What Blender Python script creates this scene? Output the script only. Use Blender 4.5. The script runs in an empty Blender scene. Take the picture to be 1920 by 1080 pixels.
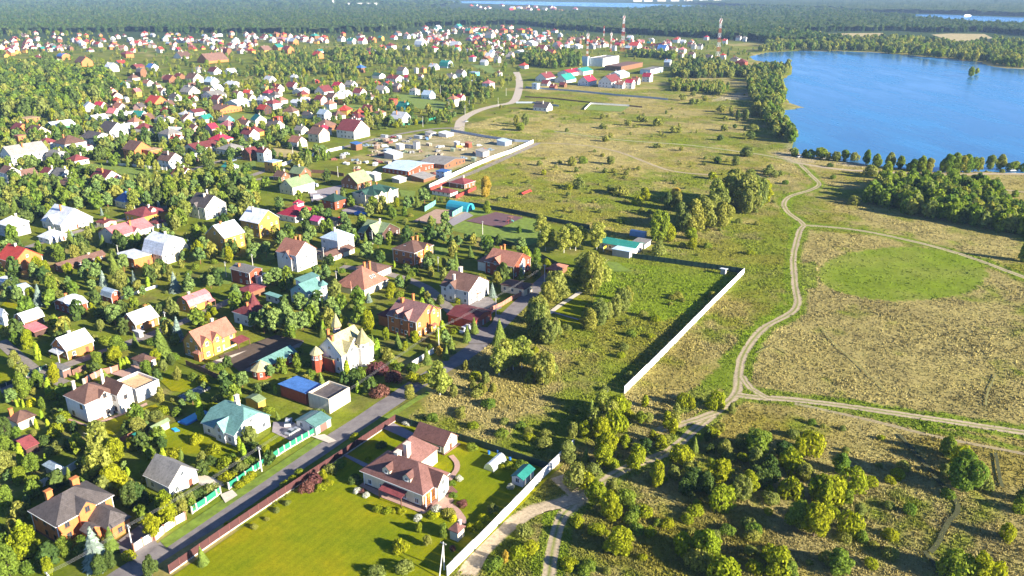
import bpy, math, random
import numpy as np
from mathutils import Vector

random.seed(7); rng = np.random.default_rng(7)
scene = bpy.context.scene
col = scene.collection

# ------------------------------------------------------------------ camera
CAM_H = 115.0
FPX = 1478.27            # focal length in pixels of a 1920 px wide picture
PITCH = math.radians(20.917)
cam = bpy.data.cameras.new('camera'); cam_ob = bpy.data.objects.new('camera', cam); col.objects.link(cam_ob)
cam_ob.location = (0, 0, CAM_H); cam_ob.rotation_euler = (math.pi/2 - PITCH, 0, 0)
cam.sensor_width = 36; cam.lens = 36*FPX/1920; cam.clip_start = 1; cam.clip_end = 90000
scene.camera = cam_ob

# ------------------------------------------------------------------ sky, sun, exposure
SUN_AZ = math.radians(-29.0); SUN_EL = math.radians(20.0)
world = bpy.data.worlds.new('World'); scene.world = world; world.use_nodes = True
wn = world.node_tree.nodes; wl = world.node_tree.links
sky = wn.new('ShaderNodeTexSky'); sky.sky_type = 'NISHITA'; sky.sun_disc = False
sky.sun_elevation = SUN_EL; sky.sun_rotation = math.pi/2 - SUN_AZ
sky.air_density = 0.45; sky.dust_density = 0.0; sky.ozone_density = 5.0
bg = wn['Background']; wl.new(sky.outputs[0], bg.inputs[0]); bg.inputs[1].default_value = 0.088
sun = bpy.data.lights.new('sun', 'SUN'); sun.energy = 5.0; sun.angle = math.radians(0.5); sun.color = (1.0, 0.90, 0.73)
sun_ob = bpy.data.objects.new('sun', sun); col.objects.link(sun_ob); sun_ob.location = (300, -200, 300)
sdir = Vector((math.cos(SUN_AZ)*math.cos(SUN_EL), math.sin(SUN_AZ)*math.cos(SUN_EL), math.sin(SUN_EL)))
sun_ob.rotation_euler = (-sdir).to_track_quat('-Z', 'Y').to_euler()
vs = scene.view_settings; vs.view_transform = 'Standard'; vs.look = 'None'; vs.gamma = 1; vs.exposure = 1.74; vs.use_curve_mapping = False
scene.cycles.max_bounces = 5; scene.cycles.diffuse_bounces = 2; scene.cycles.glossy_bounces = 2
scene.cycles.transmission_bounces = 2; scene.cycles.volume_bounces = 0; scene.cycles.transparent_max_bounces = 6
scene.cycles.use_denoising = True

# ------------------------------------------------------------------ plan of the place
# the survey of the place was read off the photograph: (x, y) picture points become points on the flat ground
CP, SP = math.cos(PITCH), math.sin(PITCH)
def G(x, y, h=0.0):
    u = (x-960)/FPX; v = (540-y)/FPX
    dz = -SP+v*CP
    if dz > -0.0035: dz = -0.0035
    t = (CAM_H-h)/-dz
    return (u*t, (CP+v*SP)*t)
def PX(X, Y, Z=0.0):
    zz = Z-CAM_H; d = Y*CP-zz*SP; yy = Y*SP+zz*CP
    return 960+FPX*X/d, 540-FPX*yy/d
TL = {'P': (0, 0, 1), 'T1': (0, 0, 4), 'T2': (480, 0, 4), 'T3': (960, 0, 4), 'T4': (1440, 0, 4), 'T5': (0, 240, 4), 'T6': (480, 240, 4),
      'T7': (960, 240, 4), 'T8': (1440, 240, 4), 'N1': (0, 450, 4.8), 'N2': (350, 450, 4.8), 'N3': (650, 420, 4.8), 'N4': (0, 650, 4.8),
      'N5': (350, 600, 4.8), 'N6': (0, 855, 4.8), 'N7': (300, 780, 4.8), 'N8': (640, 760, 4.8), 'M1': (640, 855, 4.8), 'M2': (1000, 855, 4.8),
      'M3': (1400, 810, 3.692), 'M4': (1000, 600, 4), 'M5': (1350, 560, 3.368), 'M6': (700, 560, 4.8), 'M7': (1000, 420, 4.8), 'M8': (640, 320, 4.8)}
def tp(t, x, y):
    a, b, s = TL[t]; return a+x/s, b+y/s
def TG(t, x, y, h=0.0): return G(*tp(t, x, y), h)
def nums(s): return [float(q) for q in s.replace(';', ' ').replace(',', ' ').split()]
def pts(t, s):
    n = nums(s); return [TG(t, n[i], n[i+1]) for i in range(0, len(n), 2)]
def pxs(t, s):
    n = nums(s); return [tp(t, n[i], n[i+1]) for i in range(0, len(n), 2)]
YAW = math.radians(58.5)
U = (math.cos(YAW), math.sin(YAW)); V = (-math.sin(YAW), math.cos(YAW))

# ------------------------------------------------------------------ small tools
def hash2(ix, iy, s):
    n = (ix.astype(np.int64)*374761393+iy.astype(np.int64)*668265263+s*982451653) & 0x7fffffff
    n = ((n ^ (n >> 13))*1274126177) & 0x7fffffff
    return ((n ^ (n >> 16)) & 0xffff)/65535.0
def vnoise(x, y, s=0):
    ix = np.floor(x); iy = np.floor(y); fx = x-ix; fy = y-iy
    fx = fx*fx*(3-2*fx); fy = fy*fy*(3-2*fy)
    a = hash2(ix, iy, s); b = hash2(ix+1, iy, s); c = hash2(ix, iy+1, s); d = hash2(ix+1, iy+1, s)
    return (a*(1-fx)+b*fx)*(1-fy)+(c*(1-fx)+d*fx)*fy
def fbm(x, y, s=0, o=4):
    r = 0; a = .5; t = 0
    for k in range(o):
        r = r+a*vnoise(x*2**k+k*17.3, y*2**k-k*9.1, s+k); t += a; a *= .55
    return r/t
def sstep(a, b, x):
    t = np.clip((x-a)/(b-a), 0, 1); return t*t*(3-2*t)
def inpoly(x, y, poly):
    r = np.zeros(x.shape, bool); n = len(poly); j = n-1
    for i in range(n):
        xi, yi = poly[i]; xj, yj = poly[j]
        if yi != yj:
            c = ((yi > y) != (yj > y)) & (x < (xj-xi)*(y-yi)/(yj-yi)+xi)
            r ^= c
        j = i
    return r
def dseg(x, y, line):
    d = np.full(x.shape, 1e9)
    for (ax, ay), (bx, by) in zip(line[:-1], line[1:]):
        L = (bx-ax)**2+(by-ay)**2+1e-9
        t = np.clip(((x-ax)*(bx-ax)+(y-ay)*(by-ay))/L, 0, 1)
        d = np.minimum(d, np.hypot(x-ax-t*(bx-ax), y-ay-t*(by-ay)))
    return d
def smooth_line(P, step=3.0):
    """Catmull-Rom through the points"""
    Q = [P[0]]+list(P)+[P[-1]]; out = []
    for i in range(1, len(Q)-2):
        p0, p1, p2, p3 = [np.array(q) for q in Q[i-1:i+3]]
        n = max(2, int(np.hypot(*(p2-p1))/step)); n = min(n, 60)
        for k in range(n):
            t = k/n
            out.append(tuple(.5*((2*p1)+(p2-p0)*t+(2*p0-5*p1+4*p2-p3)*t*t+(3*p1-p0-3*p2+p3)*t**3)))
    out.append(tuple(P[-1])); return out

class MB:
    def __init__(s): s.v = []; s.f = []
    def add(s, vs, fs):
        b = len(s.v); s.v += [tuple(q) for q in vs]; s.f += [tuple(b+i for i in f) for f in fs]; return s
    def box(s, x0, x1, y0, y1, z0, z1):
        return s.add([(x0,y0,z0),(x1,y0,z0),(x1,y1,z0),(x0,y1,z0),(x0,y0,z1),(x1,y0,z1),(x1,y1,z1),(x0,y1,z1)],
                     [(0,3,2,1),(4,5,6,7),(0,1,5,4),(1,2,6,5),(2,3,7,6),(3,0,4,7)])
    def prism(s, ring, z0, z1, cap=True):
        n = len(ring); vs = [(x, y, z0) for x, y in ring]+[(x, y, z1) for x, y in ring]
        fs = [(i, (i+1) % n, n+(i+1) % n, n+i) for i in range(n)]
        if cap: fs += [tuple(range(n-1, -1, -1)), tuple(range(n, 2*n))]
        return s.add(vs, fs)
    def cone(s, ring, z0, tip):
        n = len(ring); vs = [(x, y, z0) for x, y in ring]+[tip]
        return s.add(vs, [(i, (i+1) % n, n) for i in range(n)]+[tuple(range(n-1, -1, -1))])
    def tube(s, a, b, r0, r1=None, n=6):
        r1 = r0 if r1 is None else r1
        a = Vector(a); b = Vector(b); d = (b-a).normalized()
        e = d.cross(Vector((0, 0, 1)) if abs(d.z) < .9 else Vector((1, 0, 0))).normalized(); f = d.cross(e)
        vs = []
        for c, r in ((a, r0), (b, r1)):
            for k in range(n):
                t = 2*math.pi*k/n; vs.append(c+e*(r*math.cos(t))+f*(r*math.sin(t)))
        return s.add(vs, [(i, (i+1) % n, n+(i+1) % n, n+i) for i in range(n)]+[tuple(range(n-1, -1, -1)), tuple(range(n, 2*n))])
    def slab(s, polys, t):
        """roof skin of thickness t under the given (outward wound) polygons"""
        idx = {}; vs = []; fs = []
        def vi(p):
            k = tuple(round(q, 4) for q in p)
            if k not in idx: idx[k] = len(vs); vs.append(p)
            return idx[k]
        P = [[vi(p) for p in poly] for poly in polys]
        n = len(vs); edges = {}
        for p in P:
            for a, b in zip(p, p[1:]+p[:1]): edges[(a, b)] = 1
        fs = [tuple(p) for p in P]+[tuple(n+i for i in reversed(p)) for p in P]
        for (a, b) in edges:
            if (b, a) not in edges: fs.append((a, n+a, n+b, b))
        return s.add(vs+[(x, y, z-t) for x, y, z in vs], fs)
    def mesh(s, name, m=None):
        me = bpy.data.meshes.new(name); me.from_pydata(s.v, [], s.f)
        if m is not None: me.materials.append(m)
        return me

class Mass:
    """collects many small volumes into one mesh"""
    def __init__(s): s.v = []; s.f = []; s.mi = []; s.m = []; s.at = (0, 0, 0)
    def take(s, me):
        X, Y, a = s.at; c, d = math.cos(a), math.sin(a); b = len(s.v); m = me.materials[0]
        if m not in s.m: s.m.append(m)
        s.v += [(X+c*q.co.x-d*q.co.y, Y+d*q.co.x+c*q.co.y, q.co.z) for q in me.vertices]
        for p in me.polygons: s.f.append(tuple(b+i for i in p.vertices)); s.mi.append(s.m.index(m))
        bpy.data.meshes.remove(me)
    def mesh(s, name):
        me = bpy.data.meshes.new(name); me.from_pydata(s.v, [], s.f)
        for m in s.m: me.materials.append(m)
        me.polygons.foreach_set('material_index', s.mi); return me
def ob(name, me, parent=None, loc=(0, 0, 0), rz=0.0):
    if isinstance(parent, Mass): parent.take(me); return parent
    o = bpy.data.objects.new(name, me); col.objects.link(o)
    o.location = loc
    if rz: o.rotation_euler = (0, 0, rz)
    if parent is not None: o.parent = parent
    return o
REG = []      # every top-level thing, for its label
def thing(name, cat, loc, rz=0.0, label=None, desc=None, short=None, group=None, mesh=None, at=None):
    o = ob(name, mesh, None, loc, rz); o['category'] = cat
    if group: o['group'] = group
    if label: o['label'] = label
    p = at or PX(loc[0], loc[1], 0)
    REG.append(dict(o=o, p=p, desc=desc, label=label, short=short, w=(loc[0], loc[1])))
    return o
def struct(name, me, label=None, kind='structure'):
    o = ob(name, me); o['kind'] = kind
    if label: o['label'] = label
    return o

# ------------------------------------------------------------------ materials
MATS = {}
def nodes_of(name):
    m = bpy.data.materials.new(name); m.use_nodes = True
    nt = m.node_tree; b = nt.nodes['Principled BSDF']; return m, nt, b
def mixrgb(nt, kind, fac, a, b):
    n = nt.nodes.new('ShaderNodeMix'); n.data_type = 'RGBA'; n.blend_type = kind
    for i, v in ((0, fac), (6, a), (7, b)):
        if hasattr(v, 'links'): nt.links.new(v, n.inputs[i])
        elif i == 0: n.inputs[0].default_value = v
        else: n.inputs[i].default_value = (*v, 1) if len(v) == 3 else v
    return n.outputs[2]
def noise_node(nt, scale, detail=3, rough=.6, vec=None):
    n = nt.nodes.new('ShaderNodeTexNoise'); n.inputs['Scale'].default_value = scale; n.inputs['Detail'].default_value = detail
    n.inputs['Roughness'].default_value = rough
    if vec is not None: nt.links.new(vec, n.inputs['Vector'])
    return n
def ramp(nt, fac, stops):
    r = nt.nodes.new('ShaderNodeValToRGB'); e = r.color_ramp.elements
    while len(e) < len(stops): e.new(.5)
    for q, (p, c) in zip(e, stops): q.position = p; q.color = (*c, 1) if len(c) == 3 else c
    nt.links.new(fac, r.inputs[0]); return r.outputs[0]
def geo_pos(nt):
    return nt.nodes.new('ShaderNodeNewGeometry').outputs['Position']
def tex_obj(nt):
    return nt.nodes.new('ShaderNodeTexCoord').outputs['Object']
def simple(name, c, rough=.8, var=.18, scale=.8, bump=0.0, metal=0.0, spec=None):
    if name in MATS: return MATS[name]
    m, nt, b = nodes_of(name); pos = geo_pos(nt)
    n = noise_node(nt, scale, 4, .65, pos)
    c0 = tuple(q*(1-var) for q in c); c1 = tuple(min(1, q*(1+var)) for q in c)
    nt.links.new(ramp(nt, n.outputs[0], [(.3, c0), (.7, c1)]), b.inputs['Base Color'])
    b.inputs['Roughness'].default_value = rough; b.inputs['Metallic'].default_value = metal
    if spec is not None: b.inputs['Specular IOR Level'].default_value = spec
    if bump:
        n2 = noise_node(nt, scale*6, 3, .6, pos); bp = nt.nodes.new('ShaderNodeBump'); bp.inputs['Strength'].default_value = bump
        bp.inputs['Distance'].default_value = .1
        nt.links.new(n2.outputs[0], bp.inputs['Height']); nt.links.new(bp.outputs[0], b.inputs['Normal'])
    MATS[name] = m; return m
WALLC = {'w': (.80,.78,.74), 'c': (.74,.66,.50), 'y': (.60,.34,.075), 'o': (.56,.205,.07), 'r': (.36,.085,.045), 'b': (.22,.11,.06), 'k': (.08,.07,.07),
         'g': (.42,.41,.40), 'l': (.55,.68,.80), 't': (.12,.42,.40), 'p': (.66,.42,.36), 'G': (.10,.30,.14), 'm': (.09,.05,.04), 'a': (.40,.62,.58)}
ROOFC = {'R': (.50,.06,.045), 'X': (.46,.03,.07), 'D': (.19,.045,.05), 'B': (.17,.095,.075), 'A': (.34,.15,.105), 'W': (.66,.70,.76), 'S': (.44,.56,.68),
         'G': (.24,.32,.17), 'E': (.025,.075,.06), 'T': (.03,.24,.20), 'K': (.115,.10,.10), 'g': (.26,.25,.24), 'L': (.06,.16,.42), 'P': (.52,.17,.18),
         'M': (.45,.06,.20), 'O': (.42,.38,.20), 'Y': (.65,.5,.12), 'C': (.15,.31,.29), 'H': (.155,.075,.065), 'I': (.60,.40,.22), 'Q': (.33,.175,.165)}
WALLN = {'w': 'white', 'c': 'cream', 'y': 'yellow', 'o': 'orange brick', 'r': 'red brick', 'b': 'brown timber', 'k': 'dark', 'g': 'grey', 'l': 'pale blue',
         't': 'teal', 'p': 'pinkish', 'G': 'green', 'm': 'dark brown', 'a': 'aqua green'}
ROOFN = {'R': 'red', 'X': 'crimson', 'D': 'maroon', 'B': 'brown', 'A': 'terracotta', 'W': 'silvery', 'S': 'pale blue', 'G': 'moss green', 'E': 'dark green',
         'T': 'teal', 'K': 'charcoal', 'g': 'grey', 'L': 'blue', 'P': 'pink', 'M': 'magenta', 'O': 'khaki', 'Y': 'yellow', 'C': 'sage green', 'H': 'reddish brown', 'I': 'tan', 'Q': 'pinkish'}
def wallmat(k):
    n = 'wall_'+WALLN[k].replace(' ', '_')
    if n in MATS: return MATS[n]
    m, nt, b = nodes_of(n); c = WALLC[k]; pos = geo_pos(nt); oc = tex_obj(nt)
    n1 = noise_node(nt, .5, 4, .6, pos); base = ramp(nt, n1.outputs[0], [(.25, tuple(q*.86 for q in c)), (.75, tuple(min(1, q*1.06) for q in c))])
    # rain streaks running down from the eaves and grime near the plinth have shapes of their own
    mp = nt.nodes.new('ShaderNodeMapping'); mp.inputs['Scale'].default_value = (2.2, 2.2, .12); nt.links.new(pos, mp.inputs[0])
    n2 = noise_node(nt, 1.0, 2, .5, mp.outputs[0]); st = ramp(nt, n2.outputs[0], [(.35, (.86,.85,.83)), (.6, (1, 1, 1))])
    out = mixrgb(nt, 'MULTIPLY', .7, base, st)
    if k in 'ory':
        sx = nt.nodes.new('ShaderNodeSeparateXYZ'); nt.links.new(oc, sx.inputs[0])
        ad = nt.nodes.new('ShaderNodeMath'); nt.links.new(sx.outputs[0], ad.inputs[0]); nt.links.new(sx.outputs[1], ad.inputs[1])
        cx = nt.nodes.new('ShaderNodeCombineXYZ'); nt.links.new(ad.outputs[0], cx.inputs[0]); nt.links.new(sx.outputs[2], cx.inputs[1])
        br = nt.nodes.new('ShaderNodeTexBrick'); br.inputs['Scale'].default_value = 1; br.inputs['Brick Width'].default_value = .5; br.inputs['Row Height'].default_value = .16
        br.inputs['Mortar Size'].default_value = .012; br.inputs['Color1'].default_value = (1,1,1,1); br.inputs['Color2'].default_value = (.8,.8,.8,1); br.inputs['Mortar'].default_value = (.85,.85,.82,1)
        nt.links.new(cx.outputs[0], br.inputs['Vector']); out = mixrgb(nt, 'MULTIPLY', .8, out, br.outputs[0])
    nt.links.new(out, b.inputs['Base Color']); b.inputs['Roughness'].default_value = .88; b.inputs['Specular IOR Level'].default_value = .25
    MATS[n] = m; return m
def roofmat(k):
    n = 'roof_'+ROOFN[k].replace(' ', '_')
    if n in MATS: return MATS[n]
    m, nt, b = nodes_of(n); c = ROOFC[k]; pos = geo_pos(nt); oc = tex_obj(nt)
    n1 = noise_node(nt, .35, 5, .7, pos)
    base = ramp(nt, n1.outputs[0], [(.25, tuple(q*.72 for q in c)), (.5, c), (.8, tuple(min(1, q*1.22+.01) for q in c))])
    oi = nt.nodes.new('ShaderNodeObjectInfo'); hv = nt.nodes.new('ShaderNodeHueSaturation')
    mr = nt.nodes.new('ShaderNodeMapRange'); mr.inputs[3].default_value = .75; mr.inputs[4].default_value = 1.25
    nt.links.new(oi.outputs['Random'], mr.inputs[0]); nt.links.new(mr.outputs[0], hv.inputs['Value']); nt.links.new(base, hv.inputs['Color'])
    metal = k in 'WSTLCMPG'
    br = nt.nodes.new('ShaderNodeTexBrick'); br.inputs['Scale'].default_value = 1
    br.inputs['Brick Width'].default_value = .5 if metal else .42; br.inputs['Row Height'].default_value = 6.0 if metal else .36; br.offset = 0 if metal else .5
    br.inputs['Mortar Size'].default_value = .03; br.inputs['Color1'].default_value = (1,1,1,1); br.inputs['Color2'].default_value = (.86,.86,.86,1); br.inputs['Mortar'].default_value = (.6,.6,.6,1)
    nt.links.new(oc, br.inputs['Vector'])
    out = mixrgb(nt, 'MULTIPLY', .55, hv.outputs[0], br.outputs[0])
    n3 = noise_node(nt, 1.6, 5, .75, pos); out = mixrgb(nt, 'MULTIPLY', .8, out, ramp(nt, n3.outputs[0], [(.36, (.62,.62,.6)), (.5, (1,1,1)), (.68, (1.12,1.1,1.08))]))
    nt.links.new(out, b.inputs['Base Color'])
    bp = nt.nodes.new('ShaderNodeBump'); bp.inputs['Strength'].default_value = .35; bp.inputs['Distance'].default_value = .05
    nt.links.new(br.outputs[1], bp.inputs['Height']); bp.invert = True; nt.links.new(bp.outputs[0], b.inputs['Normal'])
    b.inputs['Roughness'].default_value = .5 if metal else .8; b.inputs['Specular IOR Level'].default_value = .3
    MATS[n] = m; return m
M_FRAME = simple('window_frame_white', (.78,.78,.77), .5, .05)
M_FRAMEB = simple('window_frame_brown', (.16,.08,.05), .5, .1)
M_GLASS, _nt, _b = nodes_of('window_glass')
_b.inputs['Base Color'].default_value = (.03,.045,.06,1); _b.inputs['Roughness'].default_value = .12; _b.inputs['Specular IOR Level'].default_value = .7
M_CONC = simple('concrete', (.46,.44,.41), .9, .15, 1.5)
M_CHIM = simple('chimney_render', (.66,.56,.46), .9, .15, 1.5)
M_CHIMB = wallmat('o')
M_WOOD = simple('honey_timber', (.55,.22,.05), .6, .2, 1.2)
M_STONE = simple('paving_pink', (.42,.27,.22), .85, .15, 2.0)
M_PLINTH = simple('plinth_brown', (.13,.06,.05), .85, .15, 1.0)
# ------------------------------------------------------------------ ground cover
TRACKS = {  # name: (points, half width)
 'main': (pxs('P', '1028,1085 1040,1010 1058,962 1098,930 1165,882 1250,848 1305,803 1345,770 1380,738 1386,695 1396,660 1432,615 1492,578 1490,530 1488,480 1500,432 1506,420 1478,398 1470,382 1482,368 1520,356 1536,345 1522,330 1506,314 1490,303 1440,292 1385,284 1290,272 1160,262 1040,246'), 1.3),
 'right': (pxs('P', '1382,740 1420,745 1470,748 1560,758 1700,778 1920,811 2150,845'), 1.35),
 'loop': (pxs('P', '1392,705 1408,728 1440,746'), 1.0),
 'mid': (pxs('P', '1503,422 1560,426 1640,437 1780,470 1920,520 2100,590'), 1.35),
 'second': (pxs('P', '1490,757 1560,772 1660,795 1760,820 1920,851 2100,890'), 0.6),
 'side': (pxs('P', '1345,772 1310,785 1270,797 1235,806'), 1.2),
 'shore': (pxs('P', '1498,306 1570,317 1650,322 1760,327 1880,326 2060,328'), 2.2),
 'shore2': (pxs('P', '1640,322 1720,338 1800,345 1900,358 2050,372'), 1.5),
 'sandy': (pxs('P', '1092,928 1050,945 1000,958 955,985 915,1020 870,1085'), 1.9),
 'gate': (pxs('P', '1046,893 1062,908 1080,925'), 2.0),
 'far': (pxs('P', '1010,268 1090,272 1160,285 1250,318 1330,328'), 1.2),
}
TRW = {k: (smooth_line([G(*q) for q in p], 3.0), w) for k, (p, w) in TRACKS.items()}
LAKE = [G(*q) for q in pxs('P', '1405,106 1440,98 1500,95 1570,96 1640,98 1700,103 1770,109 1840,116 1848,121 1862,124 1890,128 2010,130 2300,150 2500,330 2050,331 1920,326 1850,321 1760,323 1700,316 1640,311 1570,300 1530,294 1500,290 1483,278 1487,262 1476,245 1461,228 1466,218 1455,206 1470,204 1506,201 1480,193 1468,178 1462,152 1484,138 1484,124 1465,118 1440,117 1415,113')]
PLOT = [G(*q) for q in pxs('P', '760,790 905,650 1055,505 1180,483 1395,512 1170,738 1072,845 1030,880')]
CIRC = [G(1693+158*math.cos(t), 514+51*math.sin(t)) for t in np.linspace(0, 2*math.pi, 40)[:-1]]
SQUARE = [G(*q) for q in pxs('P', '1494,495 1532,490 1532,540 1496,542')]
VILLAGE = [G(*q) for q in pxs('P', '-900,1300 -60,1290 250,1070 760,790 905,650 1055,505 1180,483 1140,440 870,385 800,352 640,300 1000,200 985,150 1250,150 1420,105 1300,60 900,50 300,60 -900,60')]
BIGFIELD = [G(*q) for q in pxs('P', '1505,430 1640,445 1920,530 2300,640 2300,880 1920,815 1560,755 1410,735 1400,690 1440,620 1500,580')]
LOWER = [G(*q) for q in pxs('P', '1060,1090 1110,940 1300,820 1400,765 1920,850 2300,900 2300,1500 1040,1500')]
NORTH = [G(*q) for q in pxs('P', '640,300 1000,270 870,385 1140,440 1380,500 1480,430 1470,380 1530,340 1490,300 1480,260 1460,200 1480,130 1250,150 1000,150 960,200')]
GREENS = [[G(*q) for q in pxs('P', s)] for s in ('1400,725 1480,735 1700,770 1930,805 1930,812 1700,782 1480,752 1410,742', '1500,760 1620,768 1720,790 1930,840 1930,850 1700,800', '1130,490 1250,500 1385,518 1330,570 1250,600 1110,570', '1478,440 1496,430 1484,500 1480,560 1440,600 1395,650 1330,760 1240,800 1330,700 1400,620 1470,560')]
SANDPATCH = [[G(*q) for q in pxs('P', s)] for s in ('1440,285 1500,288 1540,292 1530,306 1480,305', '1040,930 1085,922 1100,935 1060,958', '1600,300 1660,308 1640,316 1560,308', '1550,65 1660,62 1660,68 1550,70', '1748,64 1850,64 1860,76 1790,80', '1370,175 1440,170 1420,185 1330,190', '690,260 850,245 980,262 930,300 800,330 700,300')]
C_TAN = np.array((.335,.285,.11)); C_GRN = np.array((.165,.20,.02)); C_OLV = np.array((.25,.21,.04)); C_BRN = np.array((.215,.18,.075)); C_LUSH = np.array((.115,.165,.010)); C_SAND = np.array((.42,.35,.26))
def land(x, y):
    n1 = fbm(x/70, y/70, 1); n2 = fbm(x/16+4, y/16, 2); n3 = fbm(x/4.5, y/4.5, 3, 3)
    g = np.full(x.shape, .43)
    vil = inpoly(x, y, VILLAGE); g = np.where(vil, .86, g)
    plo = inpoly(x, y, PLOT); g = np.where(plo, .74, g)
    big = inpoly(x, y, BIGFIELD); g = np.where(big, .21, g)
    low = inpoly(x, y, LOWER); g = np.where(low, .56, g)
    nor = inpoly(x, y, NORTH); g = np.where(nor & ~vil, .475, g)
    g = g+(n1-.5)*np.where(big, .35, 1.5)+(n2-.5)*.9+(n3-.5)*.45
    k = sstep(.32, .62, g)[..., None]
    c = C_TAN*(1-k)+C_GRN*k
    ko = sstep(.45, .65, fbm(x/24-9, y/24+3, 5))[..., None]*np.where(low, .75, np.where(big, .12, .45))[..., None]
    c = c*(1-ko)+C_OLV*ko
    kb = sstep(.54, .7, fbm(x/11+31, y/11-7, 6))[..., None]*np.where(low, .3, np.where(nor, .6, np.where(big, .45, .25)))[..., None]
    c = c*(1-kb)+C_BRN*kb
    cx_ = x+(n3-.5)*3; cy_ = y+(n2-.5)*3; circ = inpoly(cx_, cy_, CIRC); lush = circ | inpoly(x, y, SQUARE)
    for p in GREENS: lush |= inpoly(x+(n3-.5)*5, y+(n2-.5)*6, p)
    for nm in ('main', 'right', 'mid'):
        w = TRW[nm][1]; d = dseg(x, y, TRW[nm][0][::3])
        lush |= d < w+1.0+3.5*n2
    kl = (lush*np.where(circ, .62+.5*n2, .55+.6*n2)).clip(0, .92)[..., None]
    c = c*(1-kl)+C_LUSH*1.35*kl
    # worn soil in the gardens of the village
    kv = (vil*sstep(.56, .72, fbm(x/9, y/9, 8)))[..., None]*.5
    c = c*(1-kv)+np.array((.11,.085,.05))*kv
    kd = (vil*sstep(.3, .7, n2))[..., None]*.6
    c = c*(1-kd)+C_LUSH*.9*kd
    sand = np.zeros(x.shape, bool)
    for p in SANDPATCH: sand |= inpoly(x+(n2-.5)*9, y+(n3-.5)*7, p)
    ks = (sand*(.15+.8*n3)).clip(0, .85)[..., None]
    c = c*(1-ks)+C_SAND*ks
    return c*(.78+.44*n3[..., None])
def colour_attr(me, cols):
    a = me.color_attributes.new('Col', 'FLOAT_COLOR', 'POINT')
    d = np.ones((len(cols), 4), np.float32); d[:, :3] = cols; a.data.foreach_set('color', d.ravel())
def np_mesh(name, v, f, m=None, smooth=False):
    me = bpy.data.meshes.new(name); nv = len(v); nf, k = f.shape
    me.vertices.add(nv); me.vertices.foreach_set('co', np.asarray(v, np.float32).ravel())
    me.loops.add(nf*k); me.loops.foreach_set('vertex_index', f.astype(np.int32).ravel())
    me.polygons.add(nf); me.polygons.foreach_set('loop_start', np.arange(0, nf*k, k, dtype=np.int32))
    me.update(calc_edges=True)
    if m is not None: me.materials.append(m)
    return me
# ground: fan of cells round the foot of the view, growing with distance, then out to the horizon
RR = np.concatenate([70*1.0068**np.arange(0, 520), np.geomspace(2450, 70000, 24)]); TH = np.radians(np.linspace(28, 152, 470))
rr, tt = np.meshgrid(RR, TH, indexing='ij'); gx = rr*np.cos(tt); gy = rr*np.sin(tt)
inl = inpoly(gx, gy, LAKE); nr, nc = gx.shape
gz = np.zeros(gx.shape)
dl = dseg(gx, gy, LAKE+[LAKE[0]])
gz = np.where(inl, -np.clip(dl*.25, 0, 2.2)-.1, 0.0)
gc = land(gx.ravel(), gy.ravel()).reshape(nr, nc, 3)
shore = (sstep(7, 1, dl)*(~inl)*(rr < 900))[..., None]; gc = gc*(1-shore*.6)+C_SAND*.8*shore*.6
farf = sstep(1700, 2300, rr)[..., None]; gc = gc*(1-farf)+np.array((.045,.075,.025))*farf
ii = np.arange(nr*nc).reshape(nr, nc)
gf = np.stack([ii[:-1, :-1], ii[1:, :-1], ii[1:, 1:], ii[:-1, 1:]], -1).reshape(-1, 4)
m_ground, nt, b = nodes_of('ground_grass')
at = nt.nodes.new('ShaderNodeAttribute'); at.attribute_name = 'Col'; pos = geo_pos(nt)
na = noise_node(nt, .9, 6, .75, pos); nb = noise_node(nt, .13, 4, .6, pos)
mul = ramp(nt, na.outputs[0], [(.30, (.66,.68,.62)), (.5, (.98,.98,.98)), (.72, (1.3,1.26,1.2))])
c1 = mixrgb(nt, 'MULTIPLY', 1.0, at.outputs[0], mul)
c2 = mixrgb(nt, 'MULTIPLY', .6, c1, ramp(nt, nb.outputs[0], [(.35, (.72,.75,.62)), (.65, (1.15,1.12,1.1))]))
nt.links.new(c2, b.inputs['Base Color']); b.inputs['Roughness'].default_value = 1; b.inputs['Specular IOR Level'].default_value = .05
bp = nt.nodes.new('ShaderNodeBump'); bp.inputs['Strength'].default_value = .35; bp.inputs['Distance'].default_value = .4
nt.links.new(na.outputs[0], bp.inputs['Height']); nt.links.new(bp.outputs[0], b.inputs['Normal'])
me = np_mesh('ground', np.stack([gx, gy, gz], -1).reshape(-1, 3), gf, m_ground); colour_attr(me, gc.reshape(-1, 3))
struct('ground', me, 'open ground of dry meadow and garden grass')
# ground outside the fan
mb = MB(); R2 = 70000
ang = np.radians(np.linspace(152, 388, 40)); mb.add([(0, 0, -.06)]+[(R2*math.cos(a), R2*math.sin(a), -.06) for a in ang], [(0, i, i+1) for i in range(1, 40)])
struct('ground_behind', mb.mesh('ground_behind', simple('ground_far_green', (.10,.11,.03), 1, .3, .05)))

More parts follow.
